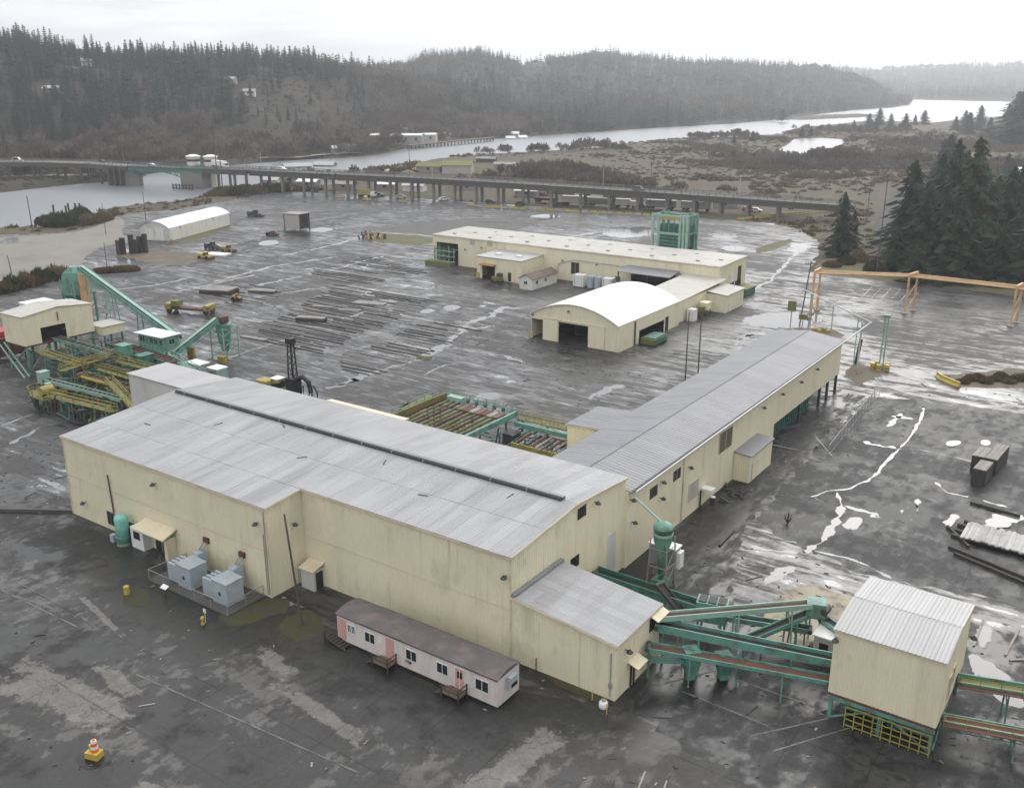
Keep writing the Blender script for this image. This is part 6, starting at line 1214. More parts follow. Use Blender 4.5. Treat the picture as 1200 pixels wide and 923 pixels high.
for k in range(20): x = BX0 + 5 + (k * 4.1); y = BY0 + 3.5 + (k % 3) * 4.2; MB().cbox((x, y, BZ + .25), .9, .6, .22).build('roof_vent', 'roof_light', bs)
MB().box(w0 - .3, w1 + .3, BY0 + 7, BY0 + 7.1, 0, 6.2).build('inner_wall', 'interior', bs); MB().box(g0_, g1_, BY0 + 5, BY0 + 5.1, 0, 5).build('inner_wall', 'interior', bs)
for u, v in ((557 - 3, 283), (574, 285)):
    p = WY(u, v, BY0); plate(bs, 'window', Vector((p.x, BY0 - .03, p.z)), 'y', 1.6, 1.5, 'roof_tan', 'y-', .05, 'cream_trim')
for u, v in ((546, 292), (660, 305), (700, 310), (565, 290)): wall_lamp(bs, WY(u, v, BY0), 'y-')
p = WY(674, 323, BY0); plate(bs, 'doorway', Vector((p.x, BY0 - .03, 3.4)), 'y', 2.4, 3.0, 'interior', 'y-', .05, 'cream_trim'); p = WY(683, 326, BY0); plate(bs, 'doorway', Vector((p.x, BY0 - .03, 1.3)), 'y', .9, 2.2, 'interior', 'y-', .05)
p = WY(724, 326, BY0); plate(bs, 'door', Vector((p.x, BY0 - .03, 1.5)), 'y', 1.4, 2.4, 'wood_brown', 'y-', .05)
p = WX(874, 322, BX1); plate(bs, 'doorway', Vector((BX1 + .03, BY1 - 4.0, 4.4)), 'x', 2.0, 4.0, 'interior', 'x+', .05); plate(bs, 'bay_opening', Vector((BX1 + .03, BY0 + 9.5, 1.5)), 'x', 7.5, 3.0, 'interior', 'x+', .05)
MB().tube([(-132, BY0 - .25, 1.5), (-131, BY0 - .25, 4.3), (-126.5, BY0 - .25, 5.6), (BX1 + 4, BY0 - .25, 5.2)], .1, 5).build('blower_line', 'galv', bs)
can = MB().slab([(g0_ - 1, BY0 - .05, 5.9), (g0_ - 1, BY0 - 5.5, 5.2), (g1_ - 1, BY0 - 5.5, 5.2), (g1_ - 1, BY0 - .05, 5.9)], .18).build('bay_canopy', 'roof_grey', bs)
for x in (g0_ - .7, (g0_ + g1_) / 2, g1_ - 1.3): MB().box(x - .12, x + .12, BY0 - 5.4, BY0 - 5.15, 0, 5.0).build('canopy_post', 'steel_dark', bs)
# machinery in the left opening
gm = thing('green_sorter', 'aqua lumber sorter frame in the open left bay of the back shed', 'machine', ((w0 + w1) / 2, BY0 - .5, 0))
for i in range(5):
    x = w0 + .4 + (w1 - w0 - .8) * i / 4; MB().box(x - .13, x + .13, BY0 - 1.6, BY0 - 1.35, 0, 5.0 + (.5 if i % 2 else 0)).build('post', 'aqua', gm); MB().beam((x, BY0 - 1.5, 4.2), (x, BY0 + 3, 4.6), .2).build('arm', 'aqua', gm)
for z in (1.2, 2.6, 4.0): MB().beam((w0 - 1.5, BY0 - 1.7, z), (w1 + .2, BY0 - 1.7, z), .16, .22).build('beam', 'aqua_pale', gm)
MB().box(w0 - 1.8, w1 - .3, BY0 - 3.2, BY0 - 1.9, 0, 1.1).build('base_housing', 'yellow_moss', gm)
# lean-to in front
LEx0, LEx1, LEy0, LEz = -150.0, -136.0, 199.8, 5.7
le = thing('lean_to_store', 'cream lean-to with pale flat roof and dark garage opening before the back shed', 'building', ((LEx0 + LEx1) / 2, 205, 0))
q0, q1 = WY(565, 317, LEy0).x, WY(580, 321, LEy0).x
for xa, xb, zb in ((LEx0, q0, 0), (q0, q1, 3.6), (q1, LEx1, 0)): MB().ribwall((xa, LEy0), (xb, LEy0), zb, LEz, pitch=.6).build('wall', 'cream', le)
for p0, p1 in (((LEx1, LEy0), (LEx1, BY0 - .1)), ((LEx0, BY0 - .1), (LEx0, LEy0))): MB().ribwall(p0, p1, 0, LEz, pitch=.6).build('wall', 'cream', le)
MB().slab([(LEx0 - .2, LEy0 - .2, LEz + .05), (LEx1 + .2, LEy0 - .2, LEz + .05), (LEx1 + .2, BY0 - .08, LEz + .25), (LEx0 - .2, BY0 - .08, LEz + .25)], .15).build('roof', 'roof_light', le)
MB().box(q0, q1, LEy0 + 2.5, LEy0 + 2.6, 0, 3.8).build('inner_wall', 'interior', le); MB().slab([(q0 - .4, LEy0 - .05, 4.0), (q0 - .4, LEy0 - 1.2, 3.75), (q1 + .4, LEy0 - 1.2, 3.75), (q1 + .4, LEy0 - .05, 4.0)], .12).build('door_awning', 'orange', le)
MB().box(LEx0 - .15, LEx0 + .9, LEy0 - .16, LEy0 - .06, 0, 1.4).build('corner_guard', 'yellow_bright', le); plate(le, 'door', Vector((-139.6, LEy0, 1.3)), 'y', 1.0, 2.2, 'interior', 'y-', .05)
for x, y in ((-146, 204), (-139.5, 204)): MB().cbox((x, y, LEz + .16), 1.6, 1.2, .35).build('roof_vent', 'white', le)
# brown-roofed cabin
cbn = thing('brown_roof_cabin', 'small white cabin with brown gable roof in front of the back shed', 'cabin', (-129.5, 199.5, 0))
cx0_, cx1_, cy0_, cy1_ = -133.0, -129.2, 194.6, 206.0; cm = (cx0_ + cx1_) / 2
MB().box(cx0_, cx1_, cy0_, cy1_, 0, 2.8).build('body', 'white_wall', cbn); MB().add([(cx0_, cy0_ + .01, 2.8), (cx1_, cy0_ + .01, 2.8), (cm, cy0_ + .01, 3.7)], [(0, 1, 2)]).build('gable', 'white_wall', cbn)
MB().slab([(cx0_ - .4, cy0_ - .3, 2.72), (cm, cy0_ - .3, 3.85), (cm, cy1_ + .3, 3.85), (cx0_ - .4, cy1_ + .3, 2.72)], .1).slab([(cm, cy0_ - .3, 3.85), (cx1_ + .4, cy0_ - .3, 2.72), (cx1_ + .4, cy1_ + .3, 2.72), (cm, cy1_ + .3, 3.85)], .1).build('roof', 'roof_brown', cbn)
plate(cbn, 'window', Vector((cm, cy0_, 1.7)), 'y', 1.0, .8, 'glass', 'y-', .04, 'white'); plate(cbn, 'window', Vector((cx1_, cy0_ + 2, 1.7)), 'x', 1.0, .8, 'glass', 'x+', .04, 'white'); plate(cbn, 'window', Vector((cx1_, cy0_ + 6, 1.7)), 'x', 1.0, .8, 'glass', 'x+', .04, 'white')
for i, x in enumerate((-122.0, -118.6, -116.6, -113.8)):
    t = thing('white_tote', ['wide white wrapped bale, leftmost in the row before the back shed', 'narrow white tank, second in the row before the back shed', 'narrow white tank, third in the row before the back shed', 'white slatted tote, right end of the row before the back shed'][i], 'tank', (x, 205.5, 0), 'white tanks before the back shed')
    w = (2.9, 1.5, 1.5, 2.6)[i]; MB().cbox((x, 205.5, .15), w, 2.2, 2.9).build('body', 'xfmr' if i in (1, 2) else 'white', t); MB().cbox((x, 205.5, 0), w, 2.0, .148).build('pallet', 'wood_dark', t)
    for k in (-.35, .35): MB().box(x + k * w - .03, x + k * w + .03, 204.34, 204.395, .2, 3.0).build('strap', 'steel', t)
MB().box(-112.2, -108.4, 204.5, 206.5, 0, 2.4).build('dark_bin', 'aqua_dark'); tag(bpy.data.objects['dark_bin'], 'dark green bin at the end of the white tank row', 'bin')
yc = thing('yellow_cart', 'mossy yellow wheeled cart outside the garage opening', 'cart', (-141.8, 197.4, 0)); MB().cbox((-141.8, 197.4, .5), 2.6, 1.6, 1.0).build('body', 'yellow_moss', yc); MB().cbox((-141.3, 197.8, 1.502), 1.2, 1.2, .9).build('engine', 'steel_dark', yc)
for dx in (-.9, .9):
    for dy in (-.85, .85): MB().tube([(-141.8 + dx, 197.4 + dy - .12, .45), (-141.8 + dx, 197.4 + dy + .12, .45)], .45, 10).build('wheel', 'rubber', yc)
# link building between the arched shop and the back shed
lk = thing('link_building', 'low cream link building with tan roof joining the arched shop to the back shed', 'building', (-88, 196, 0))
KX0, KX1 = -95.5, -85.2
for p0, p1 in (((KX1, AY1 + .4), (KX1, BY0 - .05)), ((KX0, BY0 - .05), (KX0, AY1 + .4))): MB().ribwall(p0, p1, 0, 4.6, pitch=.6).build('wall', 'cream', lk)
MB().slab([(KX0 - .2, AY1 + .4, 4.8), (KX1 + .2, AY1 + .4, 4.7), (KX1 + .2, BY0 - .08, 5.4), (KX0 - .2, BY0 - .08, 5.5)], .15).build('roof', 'roof_tan', lk)
sh2 = thing('corner_shed', 'small tan-roofed cream shed at the near right corner of the back shed', 'shed', (-83.5, 206, 0))
MB().ribwall((KX1 + .05, 199.0), (-80.5, 199.0), 0, 4.0, pitch=.6).ribwall((-80.5, 199.0), (-80.5, 209.0), 0, 4.0, pitch=.6).ribwall((-80.5, 209), (KX1 + .05, 209), 0, 4, pitch=.6).build('wall', 'cream', sh2)
MB().slab([(KX1 + .05, 198.7, 4.5), (-80.2, 198.7, 4.05), (-80.2, 209.3, 4.05), (KX1 + .05, 209.3, 4.5)], .14).build('roof', 'roof_tan', sh2); plate(sh2, 'door', Vector((-80.46, 201.5, 1.1)), 'x', 1.1, 2.1, 'white', 'x+', .05)
hp2 = thing('debris_hopper', 'rusty cream hopper and blower on the link building side', 'machine', (-83.4, 194.5, 0)); MB().cbox((-83.6, 194.8, 1.4), 2.0, 2.4, 1.6).build('box', 'cream', hp2); MB().lathe((-83.4, 192.0, 0), [(.4, .4), (1.0, 1.6), (1.0, 2.6)], 8).build('funnel', 'yellow_moss', hp2); frame_legs(hp2, -84.3, -82.8, 193.8, 195.8, 1.4, 2, 2, 'steel_dark', .14)
MB().lathe((-83.4, 192.0, 0), [(.15, 0), (.15, .6)], 6).build('stand', 'steel_dark', hp2); MB().cbox((-83.8, 188.6, 0), 1.6, 1.8, 2.6).build('cabinet', 'white', hp2)
gd = thing('green_dumpster', 'green dumpster with yellow lid outside the right end bay of the back shed', 'dumpster', (-84.5, 221, 0)); MB().box(-86.4, -83.2, 217.5, 223.5, .1, 1.6).build('body', 'aqua_dark', gd); MB().box(-86.5, -83.1, 217.4, 223.6, 1.602, 1.75).build('lid', 'yellow_moss', gd); MB().box(-86.2, -83.4, 218, 223, 0, .098).build('skid', 'steel_dark', gd)
# aqua stacker frame behind the back shed
fx0, fx1, fy0_, fy1_ = -118.6, -107.4, 232.0, 240.0; fz = HT(Vector((fx0, fy0_, 0)), 247)
sf = thing('stacker_frame', 'tall open aqua steel stacker frame behind the back shed', 'frame', ((fx0 + fx1) / 2, 236, 0))
fl_, fr_ = G(764, 296), G(808, 298)
def on_y(u, v, y): return WY(u, v, y)
fx0, fx1 = on_y(766, 290, 234).x, on_y(806, 290, 234).x; fz = on_y(766, 249, 234).z; fz2 = on_y(806, 250, 234).z
for x in (fx0, fx0 + 1.6, fx1 - 2.0, fx1 - 1.0, fx1):
    for y in (233.0, 239.0): MB().box(x - .3, x + .3, y - .3, y + .3, 0, fz).build('column', 'aqua_pale' if y < 235 else 'aqua', sf)
for z in (fz - .4, fz * .68, fz * .4):
    for y in (233.0, 239.0): MB().beam((fx0, y, z), (fx1, y, z), .3, .5).build('beam', 'aqua_pale', sf)
    for x in (fx0, fx1): MB().beam((x, 233, z), (x, 239, z), .3, .4).build('beam', 'aqua', sf)
MB().beam((fx0 + 2, 232.6, fz - 1.0), (fx1 - 2.2, 232.6, fz - 1.0), .3, .6).build('yellow_beam', 'yellow', sf); MB().box(fx0 + 1.7, fx1 - 2.1, 234.5, 237.5, 0, fz * .62).build('lift_cage', 'aqua_dark', sf)
for k in range(7): x = fx0 + .5 + (fx1 - fx0 - 1) * k / 6; MB().box(x - .12, x + .12, 235.4, 235.7, 0, fz - 1.2).build('upright', 'aqua', sf)
for y in (236.5, 238.6): MB().box(fx0 + .4, fx1 - .4, y, y + .12, .5, fz * .8).build('back_panel', 'aqua_dark', sf)
for k in range(5): MB().box(fx0 + 1.8, fx1 - 2.2, 233.6, 233.75, fz * .42 + k * .9, fz * .42 + k * .9 + .3).build('slat', 'aqua', sf)
# ================================================================== YARD: QUONSET, SHEDS, TIMBER, POLES
qa, qb, qc = Vector((-275.7, 187.0, 0)), Vector((-265.6, 190.8, 0)), Vector((-280.2, 225.0, 0))
ux = (qb - qa).normalized(); uy = (qc - qb); uy = (uy - ux * uy.dot(ux)); QL = uy.length; uy.normalize(); QW = (qb - qa).length
qs = thing('quonset_shed', 'long white round-roofed shed with pale doors by the river gravel lot', 'building', qa)
def ql(a, b_, z): p = qa + ux * a + uy * b_; return (p.x, p.y, z)
n = 12; prof = [(QW * i / n, 4.1 + 2.0 * math.sin(math.pi * i / n) ** .8) for i in range(n + 1)]
MB().ribwall(ql(QW, 0, 0), ql(QW, QL, 0), 0, 4.1, pitch=.8).build('wall', 'white_wall', qs); MB().ribwall(ql(0, QL, 0), ql(0, 0, 0), 0, 4.1, pitch=.8).build('wall', 'white_wall', qs)
for e in (0.0, QL): b = MB(); b.v = [ql(0, e, 0), ql(QW, e, 0)] + [ql(x, e, z - .05) for x, z in reversed(prof)]; b.f = [tuple(range(len(b.v)))] if e == 0 else [tuple(reversed(range(len(b.v))))]; b.build('end_wall', 'pale_wall', qs)
b = MB(); m = n + 1; b.v = [ql(x, -.3, z) for x, z in prof] + [ql(x, QL + .3, z) for x, z in prof]; b.f = [(i, i + 1, m + i + 1, m + i) for i in range(n)]; b.build('roof', 'roof_white', qs, smooth=True)
for a0, a1 in ((2.0, QW / 2 - .1), (QW / 2 + .1, QW - 2.0)): b = MB(); b.add([ql(a0, -.12, .05), ql(a1, -.12, .05), ql(a1, -.12, 3.9), ql(a0, -.12, 3.9), ql(a0, -.02, .05), ql(a1, -.02, .05), ql(a1, -.02, 3.9), ql(a0, -.02, 3.9)], [(0, 1, 2, 3), (1, 5, 6, 2), (0, 3, 7, 4), (3, 2, 6, 7)]); b.build('sliding_door', 'white_wall', qs)
for t_ in (6, 26): p = Vector(ql(QW, t_, 3.4)); b = MB(); b.cbox(p, .4, .4, .3); b.build('wall_lamp', 'steel_dark', qs)
drum('orange_barrel', 'orange barrel at the near corner of the round-roofed white shed', 201, 284.5, 1.0, .4, 'orange')
# small open box shed
g = G(334, 271); g2 = G(352, 272.5); d = (g2 - g).normalized(); h = HT(g, 250); e = Vector((-d.y, d.x, 0))
bx = thing('box_shed', 'small olive box shed with an open dark side by the yard', 'shed', g); W = (g2 - g).length
def bl(a, b_, z): p = g + d * a + e * b_; return (p.x, p.y, z)
b = MB()
for (p0, p1) in ((bl(0, 0, 0), bl(W, 0, 0)), (bl(W, 5.2, 0), bl(0, 5.2, 0)), (bl(0, 5.2, 0), bl(0, 0, 0))): b.ribwall(p0, p1, 1.0, h, pitch=.6)
b.build('wall', 'roof_tan', bx); MB().slab([bl(-.3, -.3, h + .1), bl(W + .3, -.3, h + .1), bl(W + .3, 5.5, h + .1), bl(-.3, 5.5, h + .1)], .2).build('roof', 'wood_grey', bx)
for a_, b_ in ((0, 0), (W, 0), (W, 5.2), (0, 5.2)): p = bl(a_, b_, 0); MB().cbox(p, .3, .3, h - .1).build('post', 'wood_brown', bx)
p0, p1 = Vector(bl(W - .3, .3, 1.2)), Vector(bl(W - .3, 4.9, 1.2)); MB().slab([bl(.1, .1, 1.2), bl(W, .1, 1.2), bl(W, 5.1, 1.2), bl(.1, 5.1, 1.2)], .2).build('floor', 'wood_dark', bx); b = MB(); b.ribwall(bl(W - .4, .3, 0), bl(W - .4, 4.9, 0), 1.2, h - .6, pitch=.6); b.build('inner_wall', 'interior', bx)
# yard machines and timber
g = G(222, 366); yc2 = thing('log_trailer', 'low yellow log carrier with rusty bed in the left yard', 'trailer', g)
dx = Vector((.94, .34, 0)); MB().beam(g - dx * 5 + Vector((0, 0, .9)), g + dx * 6 + Vector((0, 0, .9)), 1.8, .5).build('bed', 'rust', yc2)
for s in (-4.4, 5.2): q_ = g + dx * s; MB().cbox((q_.x, q_.y, .9), 1.4, 3.2, 1.2, .35).build('bolster', 'yellow', yc2)
MB().cbox((g.x - 3.0 * .94, g.y - 3.0 * .34, 1.4), 1.6, 2.2, 1.2, .35).build('engine', 'yellow_moss', yc2)
for s in (-4.2, 5.0):
    for t_ in (-1.3, 1.3): c = g + dx * s + Vector((-dx.y, dx.x, 0)) * t_; k_ = Vector((-dx.y, dx.x, 0)) * .25; MB().tube([c - k_ + Vector((0, 0, .6)), c + k_ + Vector((0, 0, .6))], .6, 10).build('tyre', 'rubber', yc2)
def small_machine(label, u, v, mat, s=2.6, h=1.5, name='old_machine'):
    g = G(u, v); t = thing(name, label, 'machine', g); c, sn = math.cos(.3), math.sin(.3); f = lambda x, y, z: Vector((g.x + x * c - y * sn, g.y + x * sn + y * c, z))
    if name == 'steel_grid':
        for k in range(6): MB().beam(f(-s / 2, (k - 2.5) * .3, .12), f(s / 2, (k - 2.5) * .3, .12), .1, .14).build('bar', mat, t)
        for x in (-s * .4, s * .4): MB().beam(f(x, -.9, .025), f(x, .9, .025), .12, .05).build('bearer', 'steel_dark', t)
        return
    if name == 'parts_heap':
        r = random.Random(5)
        for k in range(26): x, y = r.uniform(-s * .5, s * .5), r.uniform(-s * .25, s * .25); MB().beam(f(x, y, .1), f(x + r.uniform(-.8, .8), y + r.uniform(-.6, .6), r.uniform(.6, h)), r.uniform(.15, .55)).build('part', ('rust', 'salmon', 'steel_dark')[k % 3], t)
        return
    MB().cbox((g.x, g.y, .45), s * .8, s * .34, h * .28, .3).build('chassis', mat, t); e = f(-s * .24, 0, 0); MB().cbox((e.x, e.y, .452 + h * .28), s * .34, s * .32, h * .3, .3).build('engine_hood', mat, t)
    e = f(s * .1, 0, 0); cb_ = MB().cbox((e.x, e.y, .452 + h * .28), s * .2, s * .28, h * .5, .3).build('cab', 'steel_dark', t); MB().cbox((e.x, e.y, .454 + h * .78), s * .24, s * .32, .1, .3).build('cab_roof', mat, cb_)
    for y in (-s * .15, s * .15): MB().beam(f(s * .2, y, .7 + h * .3), f(s * .55, y, .5), .16, .22).build('arm', mat, t)
    MB().beam(f(s * .58, -s * .22, .4), f(s * .58, s * .22, .4), .3, .6).build('bucket', 'rust', t)
    for x in (-s * .28, s * .25):
        for y in (-s * .2, s * .2): MB().tube([f(x, y - .15, .45), f(x, y + .15, .45)], .45, 9).build('wheel', 'rubber', t)
small_machine('yellow machine on bare ground left of the white plastic sheet', 240, 303, 'yellow_bright', 4.5, 1.8); small_machine('orange-yellow machine right of the white plastic sheet', 267, 295, 'yellow', 4.2, 2.0)
small_machine('small yellow block standing among the left timber bunks', 277, 352, 'yellow_bright', 2.2, 1.3, 'yellow_block'); small_machine('rusty mechanical parts heap on the grass strip at the far yard', 437, 280, 'salmon', 8.0, 2.4, 'parts_heap')
small_machine('low mossy steel grid lying in the wet middle of the yard', 497, 419.5, 'yellow_moss', 2.6, .5, 'steel_grid'); small_machine('red-brown engine block at the chain deck top left corner', 478, 482, 'rust', 1.8, 1.6, 'engine_block')
g = G(255, 299); tag(MB().cbox((g.x, g.y, 0), 7, 4, .5, .3).build('sheeted_stack', 'white'), 'flat stack under white plastic sheet between two yellow machines', 'stack')
def bunk_(u, v, L, label, grp, w=.2, h=.12, mat='wood_dark', ang=0.0):
    g = G(u, v); a = Vector((math.cos(ang), math.sin(ang), 0)) * (L / 2); o = MB().beam(g - a + Vector((0, 0, h / 2)), g + a + Vector((0, 0, h / 2)), w, h).build('timber_bunk', mat); tag(o, label, 'timber', grp)
for quad, dy, L0, L1, skip, lab, grp in (([(288, 398), (372, 414), (508, 352), (395, 333)], 1.25, 8, 18, .16, 'one of the thin dark parallel timber bunks in the middle of the log yard', 'timber bunks in the middle yard'), ([(352, 322), (420, 334), (505, 318), (430, 300)], 1.6, 8, 18, .22, 'one of the thin dark timber bunks in the far block of the log yard', 'timber bunks in the far yard'),
        ([(228, 346), (290, 360), (345, 343), (290, 332)], 2.0, 6, 11, .3, 'one of the thin dark timber bunks in the left block of the log yard', 'timber bunks in the left yard'), ([(392, 432), (430, 446), (560, 385), (520, 370)], 1.7, 7, 18, .4, 'one of the long low timber bunks in the wet near part of the yard', 'timber bunks in the near yard')):
    Q = [G(*p) for p in quad]; y = min(p.y for p in Q) + .5
    while y < max(p.y for p in Q):
        xs_ = []
        for a, c in zip(Q, Q[1:] + Q[:1]):
            if (a.y - y) * (c.y - y) < 0: xs_.append(a.x + (c.x - a.x) * (y - a.y) / (c.y - a.y))
        if len(xs_) >= 2:
            x, xe = min(xs_) + random.uniform(-2, 2), max(xs_) + random.uniform(-2, 2)
            while x < xe - 3:
                L = min(random.uniform(L0, L1), xe - x)
                if random.random() > skip:
                    w, h, yy = random.uniform(.16, .3), random.uniform(.08, .16), y + random.uniform(-.25, .25); o = MB().beam((x, yy, h / 2), (x + L, yy + random.uniform(-.3, .3), h / 2), w, h).build('timber_bunk', 'wood_dark' if random.random() < .75 else 'wood_grey'); tag(o, lab, 'timber', grp)
                x += L + random.uniform(.2, 1.2)
        y += dy * random.uniform(.85, 1.15)
def pack(label, u, v, L, W_, H_, ang, name='timber_pack'):
    g = G(u, v); t = thing(name, label, 'timber stack', g); n = int(W_ / .32); r = Vector((-math.sin(ang), math.cos(ang), 0)); d = Vector((math.cos(ang), math.sin(ang), 0)); k_ = 0
    for q in range(max(1, int(H_ / .3))):
        for i in range(n):
            o = g + r * ((i - n / 2 + .5) * .32) + Vector((0, 0, .15 + q * .3)) + d * random.uniform(-.12, .12); MB().beam(o - d * (L / 2), o + d * (L / 2), .3, .29).build('board', 'wood_grey' if q == int(H_ / .3) - 1 else 'wood_dark', t)
for a in (('wide grey timber pack on the left bunks', 257, 343, 8, 5.2, 1.3, .35), ('dark timber pack on the bunks right of the wide grey one', 308, 342, 7, 2.4, .7, .35), ('grey timber pack in the middle of the bunk rows', 365, 376, 6.5, 2.0, .9, .35), ('narrow dark timber pack on the near left bunks', 298, 397, 6.5, 1.5, .5, .1),
          ('pale timber pack at the right of the bunk rows', 433, 356, 8, 2.6, .5, .3), ('short timber pack below the pale one', 410, 364, 5, 1.2, .5, .5), ('dark timber pack at the right end of the bunk rows', 455, 354, 5, 1.6, .5, .1), ('short grey pack high on the middle bunks', 378, 360, 5.0, 1.2, .5, .35)): pack(*a)
# right lot: black bins and timber stacks
for i, (u, v, L) in enumerate(((1145, 569, 3.6), (1158, 556, 6.5), (1144, 553, 4.0))):
    g = G(u, v); t = thing('timber_bin', ['nearest dark weathered timber bin in the right-hand lot', 'longest dark weathered timber bin in the right-hand lot', 'short dark timber bin half hidden behind the other two'][i], 'bin', g, 'dark bins in the right-hand lot'); ang = 1.5
    d = Vector((math.cos(ang), math.sin(ang), 0)); r = Vector((-d.y, d.x, 0)); c = g + d * (L / 2)
    for k in range(5): MB().beam(c - d * (L / 2) - r * .75 + Vector((0, 0, .25 + k * .42)), c + d * (L / 2) - r * .75 + Vector((0, 0, .25 + k * .42)), .14, .38).build('side_board', 'wood_dark', t); MB().beam(c - d * (L / 2) + r * .75 + Vector((0, 0, .25 + k * .42)), c + d * (L / 2) + r * .75 + Vector((0, 0, .25 + k * .42)), .14, .38).build('side_board', 'wood_dark', t)
    MB().cbox((g.x, g.y, .02), .14, 1.36, 2.1, ang).build('end_panel', 'wood_dark', t); q_ = g + d * L; MB().cbox((q_.x, q_.y, .02), .14, 1.36, 2.1, ang).build('end_panel', 'wood_dark', t)
    for k in range(6): o = c + r * ((k - 2.5) * .26); MB().beam(o - d * (L / 2 + .05) + Vector((0, 0, 2.25)), o + d * (L / 2 + .05) + Vector((0, 0, 2.25)), .24, .1).build('lid_board', 'wood_grey', t)
ws = thing('slab_stack', 'broad stack of weathered grey boards laid side by side in the right lot', 'timber stack', G(1165, 645)); A, B = G(1128, 628, .5), G(1215, 651, .5); dv = (B - A); nb = 34
for k in range(nb):
    o = A + dv * (k / nb); L = random.uniform(4.2, 5.0); d = Vector((.0, 1.0, 0)); MB().beam(o + Vector((0, -.4 + random.uniform(-.2, .2), random.uniform(0, .1))), o + d * L + Vector((0, -.4, random.uniform(0, .1))), .36, .16).build('board', 'board_pale', ws)
for s in (.3, 1.8, 3.6): MB().beam(A + Vector((-1.2, s, -.3)), B + Vector((1.5, s, -.3)), .35, .36).build('bearer', 'wood_dark', ws)
for i, (p0, p1) in enumerate((((1112, 642), (1230, 690)), ((1118, 650), (1230, 697)), ((1137, 590), (1195, 606)), ((1130, 612), (1200, 634)), ((1110, 618), (1135, 642)))):
    a, c = G(*p0), G(*p1); tag(MB().beam(a + Vector((0, 0, .17)), c + Vector((0, 0, .17)), .3, .34).build('timber_bunk', 'wood_dark'), ['dark long timber nearest the camera below the grey board stack', 'second dark long timber below the grey board stack', 'dark timber beside the white puddle above the grey board stack', 'dark timber just behind the grey board stack', 'short dark timber at the left end of the grey board stack'][i], 'timber')
for i, (p0, p1) in enumerate((((1141, 757), (1152, 727)), ((1178, 768), (1194, 738)), ((1183, 774), (1210, 772)))): a, c = G(*p0), G(*p1); tag(MB().beam(a + Vector((0, 0, .06)), c + Vector((0, 0, .06)), .2, .12).build('loose_plank', 'wood_grey'), ['pale plank on wet paving just right of the tower', 'pale plank second to the right of the tower', 'short plank at the right frame edge below the pale planks'][i], 'plank')
# chain link fence standing along the east lane, with debris
a, c = G(970, 535), G(1024, 468); chain_fence('leaning chain link fence line beside the east lane', [a, c], 1.7)
for i, (p0, p1, z) in enumerate((((955, 520), (975, 535), .5), ((905, 522), (935, 528), .15), ((948, 538), (962, 541), .3))): a, c = G(*p0), G(*p1); tag(MB().tube([a + Vector((0, 0, z + .6 if i == 0 else z)), c + Vector((0, 0, .1))], .06, 5).build('fallen_pipe', 'galv'), ['bent pale pipe leaning at the near end of the chain link fence', 'pale pipe lying across the east lane by the side shed', 'short pipe on the ground at the fence end'][i], 'pipe')
a, c = G(843, 640), G(860, 622); tag(MB().beam(a + Vector((0, 0, .1)), c + Vector((0, 0, .1)), .25, .2).build('loose_timber', 'black'), 'short black timber on the wet lane east of the cyclone', 'timber')
for i, (u, v) in enumerate(((852, 573), (858, 580), (848, 588), (868, 582))): g = G(u, v); sc_ = thing('scrap_heap', ['dark scrap frame against the long shed near the side shed', 'second scrap frame by the side shed wall', 'scrap frame nearest the white barrel', 'flat scrap piece at the side shed corner'][i], 'scrap', g); [MB().beam((g.x + random.uniform(-.8, .8), g.y + random.uniform(-.8, .8), random.uniform(.05, .1)), (g.x + random.uniform(-.8, .8), g.y + random.uniform(-.8, .8), random.uniform(.2, .8)), .1).build('bar', 'steel_dark', sc_) for _ in range(6)]
g = G(835, 590); bb = thing('white_drum', 'white-topped drum standing by the vent hood of the long shed', 'drum', g); MB().lathe(g, [(.3, 0), (.3, .85)], 10).build('body', 'steel_dark', bb); MB().lathe(g, [(.33, .852), (.33, .95), (.1, 1.0)], 10).build('lid', 'white', bb)
for i, (u, v) in enumerate(((923, 613), (788, 606))): g = G(u, v); bs_ = thing('dead_weed', ['dry brown weed tuft alone on the wet lot', 'dry weed tuft at the foot of the long shed wall'][i], 'plant', g); b = MB(); [b.tube([g, g + Vector((random.uniform(-.5, .5), random.uniform(-.5, .5), random.uniform(.6, 1.5)))], .03, 4) for _ in range(22)]; b.build('stems', 'brush', bs_)
# poles of the yard
pole('bare wooden pole, left of a pair behind the long shed roof', 803, 445, 366, .13); pole('bare wooden pole, right of a pair behind the long shed roof', 818, 437, 369, .13)
pole('wooden power pole with crossarm rising from the yellow barrels', 937, 380, 306, .16, lean=(1.2, 0), arms=1); pole('pale lamp pole at the back shed right corner', 859, 357, 312, .11, mat='galv')
pole('wooden pole standing in front of the dark conifers', 1027, 322, 205, .16, arms=1); pole('slim wooden pole left of the dark conifers', 1015, 262, 203, .13, ground=0)
pole('wooden pole among the river bushes at far left', 38, 268, 230, .2, lean=(-1.5, .6), ground=-.2); pole('leaning wooden pole on the left gravel lot edge', 16, 330, 300, .14, lean=(-1, 0)); pole('wooden lamp pole behind the round-roofed shed', 171, 258, 224, .14, lamp=True); pole('bare pole at the gravel lot corner', 124, 274, 238, .12); pole('bare pole in the weeds beside the chip hopper', 126, 317, 284, .12)
for i, (u, v, vt) in enumerate(((926, 383, 352), (940, 384, 368), (947, 382, 371))):
    g = G(u, v); h = HT(g, vt); t = thing('hose_station', ['yellow-topped hose station on a post in the pond', 'mossy yellow hose station beside the pond pole', 'slim mossy post right of the pond pole'][i], 'post', g); MB().tube([g, g + Vector((0, 0, h))], .1, 6).build('post', 'steel', t); MB().cbox((g.x, g.y, h * .62), 1.6 if i < 2 else .6, .7, h * .36).build('box', 'yellow_moss', t)
